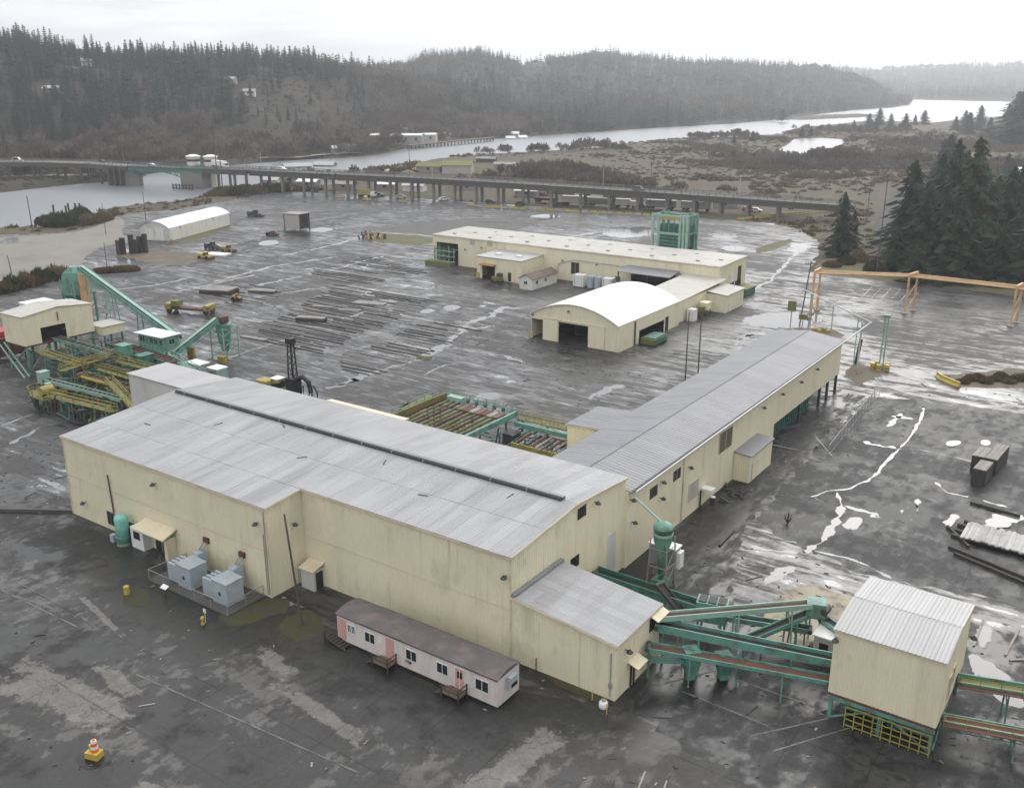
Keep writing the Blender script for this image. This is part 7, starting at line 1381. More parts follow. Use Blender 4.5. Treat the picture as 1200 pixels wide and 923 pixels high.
for i in range(4): g = G(955 + i * 5, 388 + (i % 2) * 2); tag(MB().lathe(g, [(.5, 0), (.5, .5), (.35, .75)], 8).build('mooring_buoy', 'yellow'), ['left', 'second', 'third', 'right'][i] + ' end yellow float of the row behind the long shed roof' if i in (0, 3) else ['', 'second', 'third'][i] + ' yellow float from the left behind the long shed roof', 'float')
g = G(1010, 440); tag(MB().beam(G(1003, 425), G(1006, 425) + Vector((0, 0, 4.5)), .5).build('black_post', 'black'), 'thick black leaning post beyond the far end of the long shed', 'post')
# orange pipe rack
prk = thing('pipe_rack', 'salmon-orange pipe rack on three portal frames along the right lot', 'pipe rack', G(1062, 375))
tops = []
for (u1, v1, u2, v2, vt) in ((950, 368, 962, 361, 318), (1060, 368, 1071, 364, 322), (1184, 383, 1197, 375, 336)):
    a, c = G(u1, v1), G(u2, v2); h = HT(a, vt); d = (c - a).normalized(); c = a + d * 4.2; fr = MB()
    fr.beam(a, a + Vector((0, 0, h)), .42).beam(c, c + Vector((0, 0, h)), .42).beam(a + Vector((0, 0, h)), c + Vector((0, 0, h)), .45, .5).beam(a + Vector((0, 0, .5)), c + Vector((0, 0, 3.5)), .16).beam(a + Vector((0, 0, 3.6)), c + Vector((0, 0, 6.4)), .16)
    fr.build('portal_frame', 'salmon', prk); MB().cbox(a, 1.1, 1.1, .3).cbox(c, 1.1, 1.1, .3).build('footing', 'concrete', prk); tops.append((a + Vector((0, 0, h - .45)), c + Vector((0, 0, h - .45))))
e = tops[2][0] - tops[1][0]; tops.append((tops[2][0] + e * .9, tops[2][1] + e * .9))
for s in (0, 1): MB().tube([t[s].lerp(t[1 - s], .12) for t in tops], .2, 6).build('pipe', 'salmon', prk)
MB().tube([t[0].lerp(t[1], .5) for t in tops], .14, 6).build('pipe', 'salmon', prk)
# yellow road barriers
def barrier(label, a, c, grp, mat='yellow'):
    a, c = V3(a), V3(c); d = (c - a); L = d.length; d.normalize(); r = Vector((-d.y, d.x, 0)); b = MB(); P = [(-.42, 0), (.42, 0), (.42, .15), (.16, .45), (.12, .9), (-.12, .9), (-.16, .45), (-.42, .15)]; m = len(P)
    for q in (a, c): b.v += [tuple(q + r * x + Vector((0, 0, z))) for x, z in P]
    b.f += [tuple(range(m)), tuple(reversed(range(m, 2 * m)))] + [(i, m + i, m + (i + 1) % m, (i + 1) % m) for i in range(m)]
    return tag(b.build('road_barrier', mat), label, 'barrier', grp)
crv = [(1098, 441), (1103, 445), (1110, 448), (1117, 451), (1124, 453.5)]
for i in range(4): barrier(['left end', 'second from the left', 'third from the left', 'right end'][i] + ' of the four bright yellow barriers in the right lot', G(*crv[i]), G(*crv[i + 1]), 'yellow barriers in the right lot', 'yellow_bright')
yb_ = [(690, 246.5), (705, 247.5), (720, 248), (735, 249.5), (752, 250.5), (768, 251.5)]

for nm, mt_, n_, sd_ in (('bark_litter', 'wood_dark', 2600, 21), ('wood_litter', 'wood_grey', 900, 22)):
    r = random.Random(sd_); b = MB()
    while len(b.v) < n_ * 8:
        x, y = r.uniform(-230, 30), r.uniform(30, 230)
        if not (mnoise.noise((x * .03, y * .03, sd_)) + .5 * mnoise.noise((x * .1, y * .1, 3)) > r.uniform(-.1, .6)): continue
        if (X1 - 1 < x < X3 + 1 and Y0 - 1 < y < Y2 + 1) or (LX0 - 6 < x < LX1 + .5 and 82 < y < 157) or (AX0 - 1 < x < AX1 + 1 and AY0 - 1 < y < AY1 + 1) or y > 198 or (X3 < x < X4 + .5 and Y1 < y < 73) or (OX0 < x < OX1 and OY0 < y < OY1): continue
        L, a_ = r.uniform(.1, .55) * (1 + (r.random() < .06) * 3), r.uniform(0, 3.14); b.cbox((x, y, .017), L, r.uniform(.05, .16), r.uniform(.02, .06), a_)
    stuff(b.build(nm, mt_, loc=(0, 0, 0)))
# ================================================================== BRIDGE AND VIADUCT
def road_pt(u, vb, vd, zb): g = G(u, vb, zb); return Vector((g.x, g.y, HT(g, vd)))
RB = [road_pt(u, vb, vd, -2.5) for u, vb, vd in ((-260, 213, 189), (-100, 212, 188), (0, 212, 188.5), (60, 212.5, 189), (115, 214, 190.5), (158, 217.5, 193.5))]
RC = [road_pt(u, vb, vd, -2.5) for u, vb, vd in ((222, 219.5, 196.0), (246, 220.5, 196.5))]
RV = [road_pt(u, vb, vd, 0) for u, vb, vd in ((300, 223, 198.5), (400, 228.5, 203), (500, 233, 207.5), (600, 238, 213), (700, 243, 219.5), (800, 248, 226), (860, 251, 230), (930, 254.5, 235), (1000, 258, 240))]
def deck_run(t, pts, w, mat_top, girder, rail, rail_mat):
    for i in range(len(pts) - 1):
        a, c = pts[i], pts[i + 1]; d = (c - a).normalized(); r = d.cross(Vector((0, 0, 1))).normalized()
        MB().beam(a - Vector((0, 0, .3)), c - Vector((0, 0, .3)), w, .5).build('deck', mat_top, t)
        for s in (-1, 1):
            o = r * (s * (w / 2 - .6)); MB().beam(a + o - Vector((0, 0, 1.5)), c + o - Vector((0, 0, 1.5)), .6, 1.9).build('girder', girder, t)
            o = r * (s * (w / 2 - .15)); b = MB(); n = max(2, int((c - a).length / 3))
            b.beam(a + o + Vector((0, 0, .95)), c + o + Vector((0, 0, .95)), .22, .25).beam(a + o + Vector((0, 0, .45)), c + o + Vector((0, 0, .45)), .12, .15)
            for k in range(n + 1): p = a.lerp(c, k / n) + o; b.beam(p - Vector((0, 0, .1)), p + Vector((0, 0, .9)), .22)
            b.build('railing', rail_mat, t)
def bent(t, p, d, w, zb, mat, cap=True):
    r = d.cross(Vector((0, 0, 1))).normalized(); b = MB()
    for s in (-1, 1): q = p + r * (s * w * .36); b.beam((q.x, q.y, zb), (q.x, q.y, p.z - 2.2), .95)
    b.beam(p - r * (w / 2) - Vector((0, 0, 2.3)), p + r * (w / 2) - Vector((0, 0, 2.3)), .9, .8); b.build('bent', mat, t)
via = thing('road_viaduct', 'long grey concrete road viaduct on column bents across the back of the yard', 'viaduct', (RV[0].x, RV[0].y, 0))
VP = [RC[1] + (RV[0] - RC[1]) * .06] + RV; deck_run(via, VP, 9.0, 'concrete_dark', 'concrete_dark', True, 'concrete_bridge')
for i in range(len(RV) - 2):
    a, c = RV[i], RV[i + 1]; n = max(1, int((c - a).length / 9.5))
    for k in range(n): bent(via, a.lerp(c, (k + .5) / n), (c - a).normalized(), 8.4, -.3, 'concrete_bridge')
for f in (.35, .7): p = RC[1].lerp(RV[0], f); bent(via, p, (RV[0] - RC[1]).normalized(), 8.4, -2.6, 'concrete_bridge')
for i in range(0, 8, 2): p = RV[i]; MB().tube([p + Vector((0, 4.2, 0)), p + Vector((0, 4.2, 7.5))], .12, 5).build('lamp_post', 'galv', via)
lb = thing('lift_bridge', 'grey-green drawbridge with concrete piers and white operator houses over the river', 'bridge', (RC[0].x, RC[0].y, -2.5))
deck_run(lb, RB, 9.0, 'concrete_bridge', 'concrete_dark', True, 'concrete_bridge'); deck_run(lb, [RB[-1] + (RC[0] - RB[-1]) * .01, RC[0], RC[1] + (RV[0] - RC[1]) * .05], 9.0, 'concrete_dark', 'aqua_dark', True, 'aqua_dark')
for i in range(len(RB) - 1):
    a, c = RB[i], RB[i + 1]; n = max(1, int((c - a).length / 11))
    for k in range(n): bent(lb, a.lerp(c, (k + .5) / n), (c - a).normalized(), 8.0, -4.4, 'concrete_dark')
dB = (RC[0] - RB[-1]).normalized(); rB = dB.cross(Vector((0, 0, 1))).normalized(); ang = math.atan2(dB.y, dB.x)
for p, w in ((RB[-1], 8), (RC[0].lerp(RC[1], .4), 12)): MB().cbox((p.x, p.y, -4.5), w, 3.4 if w == 8 else 9.5, p.z + 2.6, ang).build('pier', 'concrete_bridge', lb)
for k in range(3): p = RB[-1] - dB * (5 + k * 3.4); MB().cbox((p.x, p.y, -4.4), .8, 8.5, p.z + 3.2, ang).build('pier', 'concrete_dark', lb)
b = MB(); n = 9       # steel truss under the lifting leaf
for s in (-1, 1):
    for k in range(n):
        a, c = RB[-1].lerp(RC[0], k / n) + rB * (s * 4), RB[-1].lerp(RC[0], (k + 1) / n) + rB * (s * 4); dz = lambda t: 2.2 + 3.0 * (2 * t - 1) ** 2
        lo0, lo1 = a - Vector((0, 0, dz(k / n))), c - Vector((0, 0, dz((k + 1) / n))); b.beam(lo0, lo1, .35); b.beam(a - Vector((0, 0, .6)), lo1, .22); b.beam(c - Vector((0, 0, .6)), lo1, .22)
b.build('leaf_truss', 'aqua_dark', lb)
for s, f in ((-1, .0), (1, .85)):
    p = RC[0].lerp(RC[1], f) + rB * (-5.8); MB().lathe((p.x, p.y, -4), [(2.9, 0), (2.9, p.z + 4.6)], 8).build('tower_shaft', 'white_wall', lb)
    hs = MB().lathe((p.x, p.y, p.z + .6), [(3.2, 0), (3.2, 4.0)], 8).build('operator_house', 'white_wall', lb); MB().lathe((p.x, p.y, p.z + 4.6), [(3.8, 0), (3.8, .4), (1.2, 1.2)], 8).build('roof', 'roof_white', hs); MB().lathe((p.x, p.y, p.z + 2.4), [(3.22, 0), (3.22, 1.1)], 8).build('window_band', 'glass', hs)
fd = thing('timber_fender', 'dark timber fender rack in the water before the right bridge pier', 'fender', G(212, 221, -2.5)); fa, fb = G(203, 221.5, -2.5), G(226, 222.5, -2.5)
for k in range(7): p = fa.lerp(fb, k / 6); MB().beam(p - Vector((0, 0, 2)), p + Vector((0, 0, 2.6)), .45).build('pile', 'wood_dark', fd)
for z in (.5, 1.9): MB().beam(fa + Vector((0, 0, z)), fb + Vector((0, 0, z)), .4, .4).build('waler', 'wood_dark', fd)
# vehicles on the bridge
def car(label, p, ang, mat, L=4.6, H_=1.45, name='car', cat='car'):
    t = thing(name, label, cat, p); c, s = math.cos(ang), math.sin(ang); f = lambda x, y, z: (p.x + x * c - y * s, p.y + x * s + y * c, p.z + z); W_ = .9
    prof = [(-L / 2, .3), (L / 2, .3), (L / 2, .75), (L * .27, .9), (L * .12, H_), (-L * .3, H_), (-L * .45, .95), (-L / 2, .9)]; b = MB(); m = len(prof)
    b.v = [f(x, -W_, z) for x, z in prof] + [f(x, W_, z) for x, z in prof]; b.f = [tuple(range(m)), tuple(reversed(range(m, 2 * m)))] + [((i + 1) % m, i, m + i, m + (i + 1) % m) for i in range(m)]; b.build('body', mat, t)
    gl = [(L * .1, H_ - .08), (-L * .28, H_ - .08), (-L * .38, .98), (L * .22, .98)]; b = MB(); b.v = [f(x, -W_ - .02, z) for x, z in gl] + [f(x, W_ + .02, z) for x, z in gl]; b.f = [(0, 1, 2, 3), (7, 6, 5, 4), (0, 4, 5, 1), (1, 5, 6, 2), (2, 6, 7, 3), (3, 7, 4, 0)]; b.build('windows', 'glass', t)
    for x in (-L * .32, L * .32):
        for y in (-.82, .82): MB().tube([f(x, y - .1, .32), f(x, y + .1, .32)], .32, 10).build('wheel', 'rubber', t)
    return t
def box_truck(label, p, ang, mat, L=9.0, H_=3.4, cab=True, name='box_truck', cat='truck', tankb=False):
    t = thing(name, label, cat, p); c, s = math.cos(ang), math.sin(ang); f = lambda x, y, z: Vector((p.x + x * c - y * s, p.y + x * s + y * c, p.z + z))
    if tankb: MB().tube([f(-L / 2, 0, 2.3), f(-L / 2 + .3, 0, 2.3), f(L / 2 - .3, 0, 2.3), f(L / 2, 0, 2.3)], 1.15, 14).build('tank', mat, t)
    else: MB().beam(f(-L / 2, 0, (H_ + 1.1) / 2), f(L / 2, 0, (H_ + 1.1) / 2), 2.5, H_ - 1.1).build('cargo_box', mat, t)
    MB().beam(f(-L / 2, 0, .95), f(L / 2, 0, .95), 1.2, .25).build('chassis', 'steel_dark', t); xs_ = [-L * .4, -L * .28, L * .36]
    if cab:
        cb_ = MB().beam(f(L / 2 + .15, 0, 1.65), f(L / 2 + 2.2, 0, 1.65), 2.3, 2.1).build('cab', 'white', t); MB().beam(f(L / 2 + 2.203, 0, 2.1), f(L / 2 + 2.25, 0, 2.1), 2.0, .8).build('windscreen', 'glass', cb_); xs_.append(L / 2 + 1.3)
    for x in xs_:
        for y in (-1.05, 1.05): MB().tube([f(x, y - .15, .5), f(x, y + .15, .5)], .5, 10).build('wheel', 'rubber', t)
    return t
def on_deck(pts, i, f, s=0): a, c = pts[i], pts[i + 1]; d = (c - a).normalized(); r = d.cross(Vector((0, 0, 1))).normalized(); q = a.lerp(c, f) + r * s; q.z = a.z + (c.z - a.z) * f - .05; return q, math.atan2(d.y, d.x)
p, an = on_deck(VP, 0, .12, -2); box_truck('white semi truck crossing the drawbridge beside the operator houses', p, an, 'white', 11)
p, an = on_deck(RB, 2, .45, 2); car('white van on the approach road at far left', p, an, 'white', 6.0, 2.1, 'van', 'van')
p, an = on_deck(RB, 5 - 1, .1, -2); car('dark car on the bridge left of the drawbridge', p, an, 'steel_dark')
p, an = on_deck([RB[-1], RC[0]], 0, .4, 2); car('white car on the lifting leaf of the drawbridge', p, an, 'white')
p, an = on_deck(VP, 1, .3, -2); car('white car on the viaduct nearest the drawbridge', p, an, 'white'); p, an = on_deck(VP, 5, .5, 2); car('dark pickup far along the viaduct', p, an, 'black', 5.2, 1.7)
# things parked under and before the viaduct
for i, (u, v, L, kind, mat, lab) in enumerate(((675, 240, 12, 'box', 'white', 'long white semi trailer parked under the viaduct left of the others'), (704, 241.5, 11, 'tank', 'roof_light', 'pale tank trailer parked under the viaduct'), (730, 243, 6, 'truck', 'white', 'white box truck parked under the viaduct middle'),
                                                (775, 245, 12, 'box', 'galv', 'silver box trailer behind the aqua stacker frame'), (816, 247, 12, 'box', 'white', 'white box trailer right of the silver one'), (640, 237, 10, 'flat', 'rust', 'rusty trailer under the viaduct at left'), (428, 231, 6, 'truck', 'yellow', 'yellow truck parked under the viaduct at far left'))):
    g = G(u, v); an = .25
    if kind == 'truck': box_truck(lab, g, an, mat, L)
    elif kind == 'tank': box_truck(lab, g, an, mat, L, cab=False, name='tank_trailer', cat='trailer', tankb=True)
    else: box_truck(lab, g, an, mat, L, 3.6 if kind == 'box' else 1.9, cab=False, name='semi_trailer', cat='trailer')
car('red car parked at the right end under the viaduct', G(876, 247), .2, 'red'); car('white car parked right of the red car', G(886, 248), .2, 'white'); car('black pickup among the parked trailers', G(752, 244), .25, 'black', 5.4, 1.8)
for i, (u, v) in enumerate(((445, 230), (470, 232), (520, 235), (575, 238), (610, 240), (655, 241))): car(['dark car first from the left under the viaduct', 'pale car second from the left under the viaduct', 'white boat-like van under the viaduct', 'dark car in the middle under the viaduct', 'dark car by the puddles under the viaduct', 'black car left of the tank trailer'][i], G(u, v), .3 + .4 * (i % 3), ('steel_dark', 'galv', 'white', 'black', 'steel_dark', 'black')[i])
for i, u in enumerate(np.linspace(562, 778, 22)):
    v = 242.5 + (u - 562) * .0505; a, c = G(u - 4.2, v - .2), G(u + 4.2, v + .2); barrier('one of the row of dull yellow road barriers before the viaduct', a, c, 'yellow barriers before the viaduct', 'yellow' if i % 3 else 'concrete')
for i, u in enumerate(np.linspace(868, 985, 13)):
    v = 257.5 - (u - 868) * .095; p = G(u, v, 0); a, c = G(u - 4.0, v + .38), G(u + 4.0, v - .38); barrier('one of the yellow barriers along the ramp towards the dark conifers', a, c, 'yellow barriers along the ramp', 'yellow')
for i, (u, v) in enumerate(((398, 231.5), (430, 234), (473, 236.5), (552, 241))): barrier(['leftmost single yellow barrier before the viaduct', 'second single yellow barrier before the viaduct', 'third single yellow barrier before the viaduct', 'single yellow barrier at the left end of the long row'][i], G(u - 5, v), G(u + 5, v + .4), 'single yellow barriers')
# tall power poles
for i, (u, v, vt, a_) in enumerate(((256, 222, 139, 2), (261, 223, 165, 0), (481, 228, 174, 0), (614, 238, 196, 0), (761, 250, 190, 0), (375, 178, 132, 1), (388, 188, 150, 0), (290, 200, 184, 0), (830, 252, 226, 0), (812, 250, 230, 0))):
    pole(['tall double-arm power pole beside the drawbridge', 'shorter pole touching the tall power pole by the drawbridge', 'tall thin pole in front of the viaduct left of the yellow-roofed building', 'thin pole in front of the viaduct by the marsh', 'tall thin pole behind the aqua stacker frame', 'power pole on the far bank with a long crossarm', 'pole on the far bank left of the warehouses', 'short pole on the viaduct start', 'pole right of the parked white trailer', 'pole between the parked trailers'][i], u, v, vt, .26 if i < 2 else .17, arms=a_, ground=-.2)
# piles in the mud and by the white shed
for i, (u, v, vt) in enumerate(((65, 262, 240), (79, 258, 241), (82, 257, 238), (90, 256, 238), (95, 255, 238))): g = G(u, v, -1.0); tag(MB().tube([g, (g.x, g.y, HT(g, vt))], .35, 7).build('mooring_pile', 'wood_dark'), ['leftmost', 'second from left', 'third from left', 'fourth from left', 'rightmost'][i] + ' old mooring pile standing behind the river bushes', 'pile', 'mooring piles')
for i, (u, v) in enumerate(((140, 298), (145, 298), (155, 297), (160, 297), (165, 296), (171, 296))): g = G(u, v); tag(MB().cbox(g, 1.2, 1.0, 4.2 + (i % 3) * .7, .3).build('timber_block', 'wood_dark'), ['first', 'second', 'third', 'fourth', 'fifth', 'sixth'][i] + ' from left of the dark upright blocks before the white shed', 'block', 'dark blocks before the white shed')
small_machine('dark parked machine between the white shed and the box shed', 298, 254, 'steel_dark', 6, 2.6); small_machine('red-brown cart left of the box shed', 318, 276, 'rust', 4, 1.2); small_machine('dark scrap machine behind the yellow machine', 248, 292, 'steel_dark', 5, 2.2)

# ================================================================== BUILDINGS BEYOND THE VIADUCT AND ACROSS THE RIVER
def house(label, u, v, W_, D_, h, rh, wall, roofm, ang=0.3, depth=None, zb=None, name='house', cat='house', win=2, door=True):
    if depth is None: g = G(u, v, -.3)
    else:
        g = AT(u, v, depth); g.z = ground_z(g.x, g.y)
    t = thing(name, label, cat, g); c, s = math.cos(ang), math.sin(ang); f = lambda x, y, z: (g.x + x * c - y * s, g.y + x * s + y * c, g.z + z); w, d = W_ / 2, D_ / 2
    b = MB(); b.v = [f(-w, -d, -2), f(w, -d, -2), f(w, d, -2), f(-w, d, -2), f(-w, -d, h), f(w, -d, h), f(w, d, h), f(-w, d, h), f(-w, 0, h + rh), f(w, 0, h + rh)]
    b.f = [(0, 1, 5, 4), (2, 3, 7, 6), (1, 2, 6, 9, 5), (3, 0, 4, 8, 7)]; b.build('wall', wall, t)
    o = .5; MB().slab([f(-w - o, -d - o, h - .1), f(w + o, -d - o, h - .1), f(w + o, 0, h + rh + .15), f(-w - o, 0, h + rh + .15)], .2).slab([f(-w - o, 0, h + rh + .15), f(w + o, 0, h + rh + .15), f(w + o, d + o, h - .1), f(-w - o, d + o, h - .1)], .2).build('roof', roofm, t)
    for k in range(win):
        x = -w + W_ * (k + .5) / win; b = MB(); b.v = [f(x - .8, -d - .06, h * .4), f(x + .8, -d - .06, h * .4), f(x + .8, -d - .06, h * .75), f(x - .8, -d - .06, h * .75)]; b.v += [f(x + a_, -d + .02, z_) for a_, z_ in ((-.8, h * .4), (.8, h * .4), (.8, h * .75), (-.8, h * .75))]
        b.f = [(0, 1, 2, 3), (4, 5, 1, 0), (3, 2, 6, 7), (1, 5, 6, 2), (4, 0, 3, 7)]; b.build('window', 'glass', t)
    return t
yh = house('tan riverside barn with dull yellow gable roof and dark open end', 537, 202.5, 16, 14, 4.6, 2.0, 'roof_tan', 'yellow_moss', .55 + math.pi, name='barn', cat='barn', win=0)
house('low wing with dull yellow roof left of the riverside barn', 505, 201, 14, 9, 3.2, 1.6, 'wood_grey', 'yellow_moss', .3, name='barn', cat='barn', win=1)
house('grey floating hut on the tidal flat right of the barn', 592, 198, 12, 6, 3, .8, 'steel', 'wood_grey', .4, name='hut', cat='hut'); house('low weathered hut on the tidal flat edge', 570, 190, 12, 5, 2.4, .8, 'wood_dark', 'wood_grey', .4, name='hut', cat='hut')
for i, (u, v) in enumerate(((470, 199), (490, 201), (478, 205), (455, 204))): g = G(u, v, -1); b = MB(); b.lathe(g, [(6, 0), (4.5, 1.2), (2, 2.2), (.3, 2.8)], 9); tag(b.build('chip_pile', 'lumber' if i % 2 else 'dirt', smooth=True), ['left pale', 'right pale', 'middle brown', 'far left brown'][i] + ' heap on the sandbar before the riverside barn', 'heap')
house('grey warehouse with white flat roof on the far river bank', 466, 168.5, 40, 18, 7, .8, 'steel', 'roof_white', .55, name='warehouse', cat='warehouse', win=5); house('second pale warehouse right of the first on the far bank', 490, 166, 30, 16, 6, .8, 'roof_tan', 'roof_white', .55, name='warehouse', cat='warehouse', win=4)
house('dark shed at the left end of the far bank warehouses', 447, 168, 14, 14, 6, .8, 'steel_dark', 'steel', .55, name='warehouse', cat='warehouse'); house('white-roofed store behind the warehouses', 470, 160, 24, 12, 6, 1.2, 'white_wall', 'roof_white', .5, name='warehouse', cat='warehouse')
dka, dkb = G(478, 175, -2.4), G(578, 165, -2.4); dk_ = thing('timber_wharf', 'long rust-brown timber wharf along the far river bank', 'wharf', dka); MB().beam(dka + Vector((0, 0, 2.8)), dkb + Vector((0, 0, 2.8)), 5, .6).build('deck', 'wood_brown', dk_)
for k in range(26): p = dka.lerp(dkb, k / 25); MB().beam(p - Vector((0, 0, 1.5)), p + Vector((0, 0, 2.5)), .6).build('pile', 'wood_dark', dk_)
for i, (u, v, dep, W_, wl, rf_) in enumerate(((57, 70, 790, 22, 'house_wall', 'roof_white'), (84, 66, 830, 16, 'house_wall', 'roof_light'), (100, 64, 850, 12, 'white_wall', 'roof_light'), (266, 87, 880, 24, 'house_wall', 'roof_light'), (290, 91, 870, 18, 'white_wall', 'roof_light'), (345, 144, 600, 26, 'house_wall', 'roof_light'), (378, 145, 610, 20, 'house_wall', 'roof_light'),
        (522, 140, 860, 12, 'white_wall', 'roof_white'), (534, 139, 880, 9, 'house_wall', 'roof_light'), (562, 140, 900, 9, 'white_wall', 'roof_light'), (598, 158, 880, 12, 'white_wall', 'roof_white'), (612, 157, 890, 12, 'white_wall', 'roof_white'), (604, 156, 905, 10, 'white_wall', 'roof_white'), (752, 128, 1350, 26, 'white_wall', 'roof_white'), (772, 130, 1330, 14, 'house_wall', 'roof_white'), (632, 76, 1750, 18, 'house_wall', 'roof_light'), (410, 150, 700, 18, 'house_wall', 'roof_light'), (395, 155, 690, 14, 'house_wall', 'roof_light'), (1196, 160, 520, 16, 'house_wall', 'roof_white'))):
    house(['white-roofed house high on the left wooded hill', 'pale house right of the highest one on the left hill', 'third pale house along the left hill top', 'long low house on the hillside above the drawbridge', 'white house right of the long low hillside house', 'long grey-roofed house by the far bank road', 'second grey-roofed house by the far bank road', 'small white house above the warehouses', 'small grey house beside the white one above the warehouses', 'small white house on the slope right of the warehouses', 'left white cottage in the cluster on the far shore', 'right white cottage in the cluster on the far shore', 'middle white cottage set back in the far shore cluster', 'long white building in the trees across the middle river', 'small pale building beside the long white one across the river', 'pale house on the clearing of the distant hill', 'grey house left of the far bank warehouses', 'small grey house behind the far bank road', 'pale house behind conifers at the right frame edge'][i], u, v, W_ * .62, 7, 3.2, 1.6, wl, rf_, .4 + .3 * (i % 3), depth=dep, win=3)
for a, c, w, nm in (((250, 173), (0, 181), 9, 'bank_road'), ((300, 159), (420, 147), 8, 'bank_road')):
    p0, p1 = AT(a[0], a[1], 540 if nm and a[1] > 165 else 640), AT(c[0], c[1], 520 if a[1] > 165 else 690); b = MB(); n = 40
    for k in range(n + 1): q_ = p0.lerp(p1, k / n); z = ground_z(q_.x, q_.y) + .35; d = (p1 - p0).normalized(); r = Vector((-d.y, d.x, 0)) * (w / 2); b.v += [(q_.x - r.x, q_.y - r.y, z), (q_.x + r.x, q_.y + r.y, z)]
    b.f = [(2 * k, 2 * k + 2, 2 * k + 3, 2 * k + 1) for k in range(n)]; struct(b.build(nm, 'gravel'))

for i, (u, v, W_) in enumerate(((318, 217, 9), (340, 214, 12), (362, 219, 10), (384, 216, 8), (405, 222, 10), (452, 222, 9), (486, 224, 10), (548, 222, 9), (618, 230, 10), (690, 232, 12), (850, 243, 10))):
    house('%s of the small weathered sheds under and behind the viaduct, counted from the left' % ('first', 'second', 'third', 'fourth', 'fifth', 'sixth', 'seventh', 'eighth', 'ninth', 'tenth', 'last')[i], u, v, W_, 5, 2.8, .9, ('white_wall', 'steel', 'wood_grey')[i % 3], ('roof_light', 'wood_grey', 'roof_white')[i % 3], .3 + .2 * (i % 2), name='storage_shed', cat='shed', win=1)
# ================================================================== TREES AND BRUSH
def conifer_arrays(seed, levels, per, seg=1, spread=.2, base=.12, leafw=.5, ragged=False):
    """unit-height conifer crown: drooping sprays in whorls; returns vertices and triangles"""
    r = random.Random(seed); v, f = [], []
    for L in range(levels):
        t = base + (1 - base) * (L / levels) ** .9; rad = spread * (1 - t) ** .75 * r.uniform(.75, 1.2) + .012
        for k in range(per):
            a = 2 * math.pi * (k + r.random()) / per; rr = rad * (r.uniform(.15, 1.65) * (.78 + .4 * math.sin(3 * a + L * .35)) if ragged else r.uniform(.55, 1.15)); c, s = math.cos(a), math.sin(a); z0 = t + r.uniform(-.012, .012); dr = rr * r.uniform(.15, .5)
            w = leafw * rr * r.uniform(.5, .9) + .006
            for g in range(seg):
                q0, q1 = g / seg, (g + 1) / seg; n = len(v); w0 = w * (1 - .2 * q0); x0, x1 = rr * q0 * .95, rr * q1
                zz0, zz1 = z0 - dr * q0 * q0, z0 - dr * q1 * q1
                v += [(c * x0, s * x0, zz0 + .012), (c * (x0 * .45 + x1 * .55) - s * w0, s * (x0 * .45 + x1 * .55) + c * w0, (zz0 + zz1) / 2 - .02), (c * x1, s * x1, zz1 - .005), (c * (x0 * .45 + x1 * .55) + s * w0, s * (x0 * .45 + x1 * .55) - c * w0, (zz0 + zz1) / 2 - .02)]
                f += [(n, n + 1, n + 2), (n, n + 2, n + 3)]
    n = len(v); v += [(.012, 0, .9), (-.006, .01, .9), (-.006, -.01, .9), (0, 0, 1.0)]; f += [(n, n + 1, n + 3), (n + 1, n + 2, n + 3), (n + 2, n, n + 3)]
    return np.array(v), np.array(f)
def bare_arrays(seed, twigs, w=.5, h0=.25):
    """unit-height leafless crown: many thin twigs fanning out over a few limbs"""
    r = random.Random(seed); v, f = [], []
    for k in range(twigs):
        a = r.uniform(0, 2 * math.pi); e = r.random() ** .5; x, y = math.cos(a) * e * w * .5, math.sin(a) * e * w * .5; z1 = h0 + (1 - h0) * (1 - e * e) ** .5 * r.uniform(.55, 1); z0 = h0 * r.uniform(.3, 1) + (z1 - h0) * r.uniform(0, .6)
        b = r.uniform(.03, .075); a2 = r.uniform(0, 2 * math.pi); n = len(v); v += [(x * .6, y * .6, z0), (x + b * math.cos(a2), y + b * math.sin(a2), z1 - .05 * r.random()), (x * 1.05, y * 1.05, z1)]; f.append((n, n + 1, n + 2))
    for k in range(3): a = 2.1 * k; n = len(v); v += [(.012 * math.cos(a), .012 * math.sin(a), -.02), (.012 * math.cos(a + 2), .012 * math.sin(a + 2), -.02), (.01, 0, .7)]; f.append((n, n + 1, n + 2))
    return np.array(v), np.array(f)
def brush_arrays(seed, blades, w=1.0):
    r = random.Random(seed); v, f = [], []
    for k in range(blades):
        a = r.uniform(0, 6.283); e = r.random() ** .5; x, y = math.cos(a) * e * w, math.sin(a) * e * w; h = (1 - .6 * e * e) * r.uniform(.45, 1); b = r.uniform(.12, .26); a2 = r.uniform(0, 6.283); n = len(v)
        v += [(x - b * math.cos(a2), y - b * math.sin(a2), -.05), (x + b * math.cos(a2), y + b * math.sin(a2), h * .3), (x * 1.15 + r.uniform(-.1, .1), y * 1.15 + r.uniform(-.1, .1), h)]; f.append((n, n + 1, n + 2))
    return np.array(v), np.array(f)
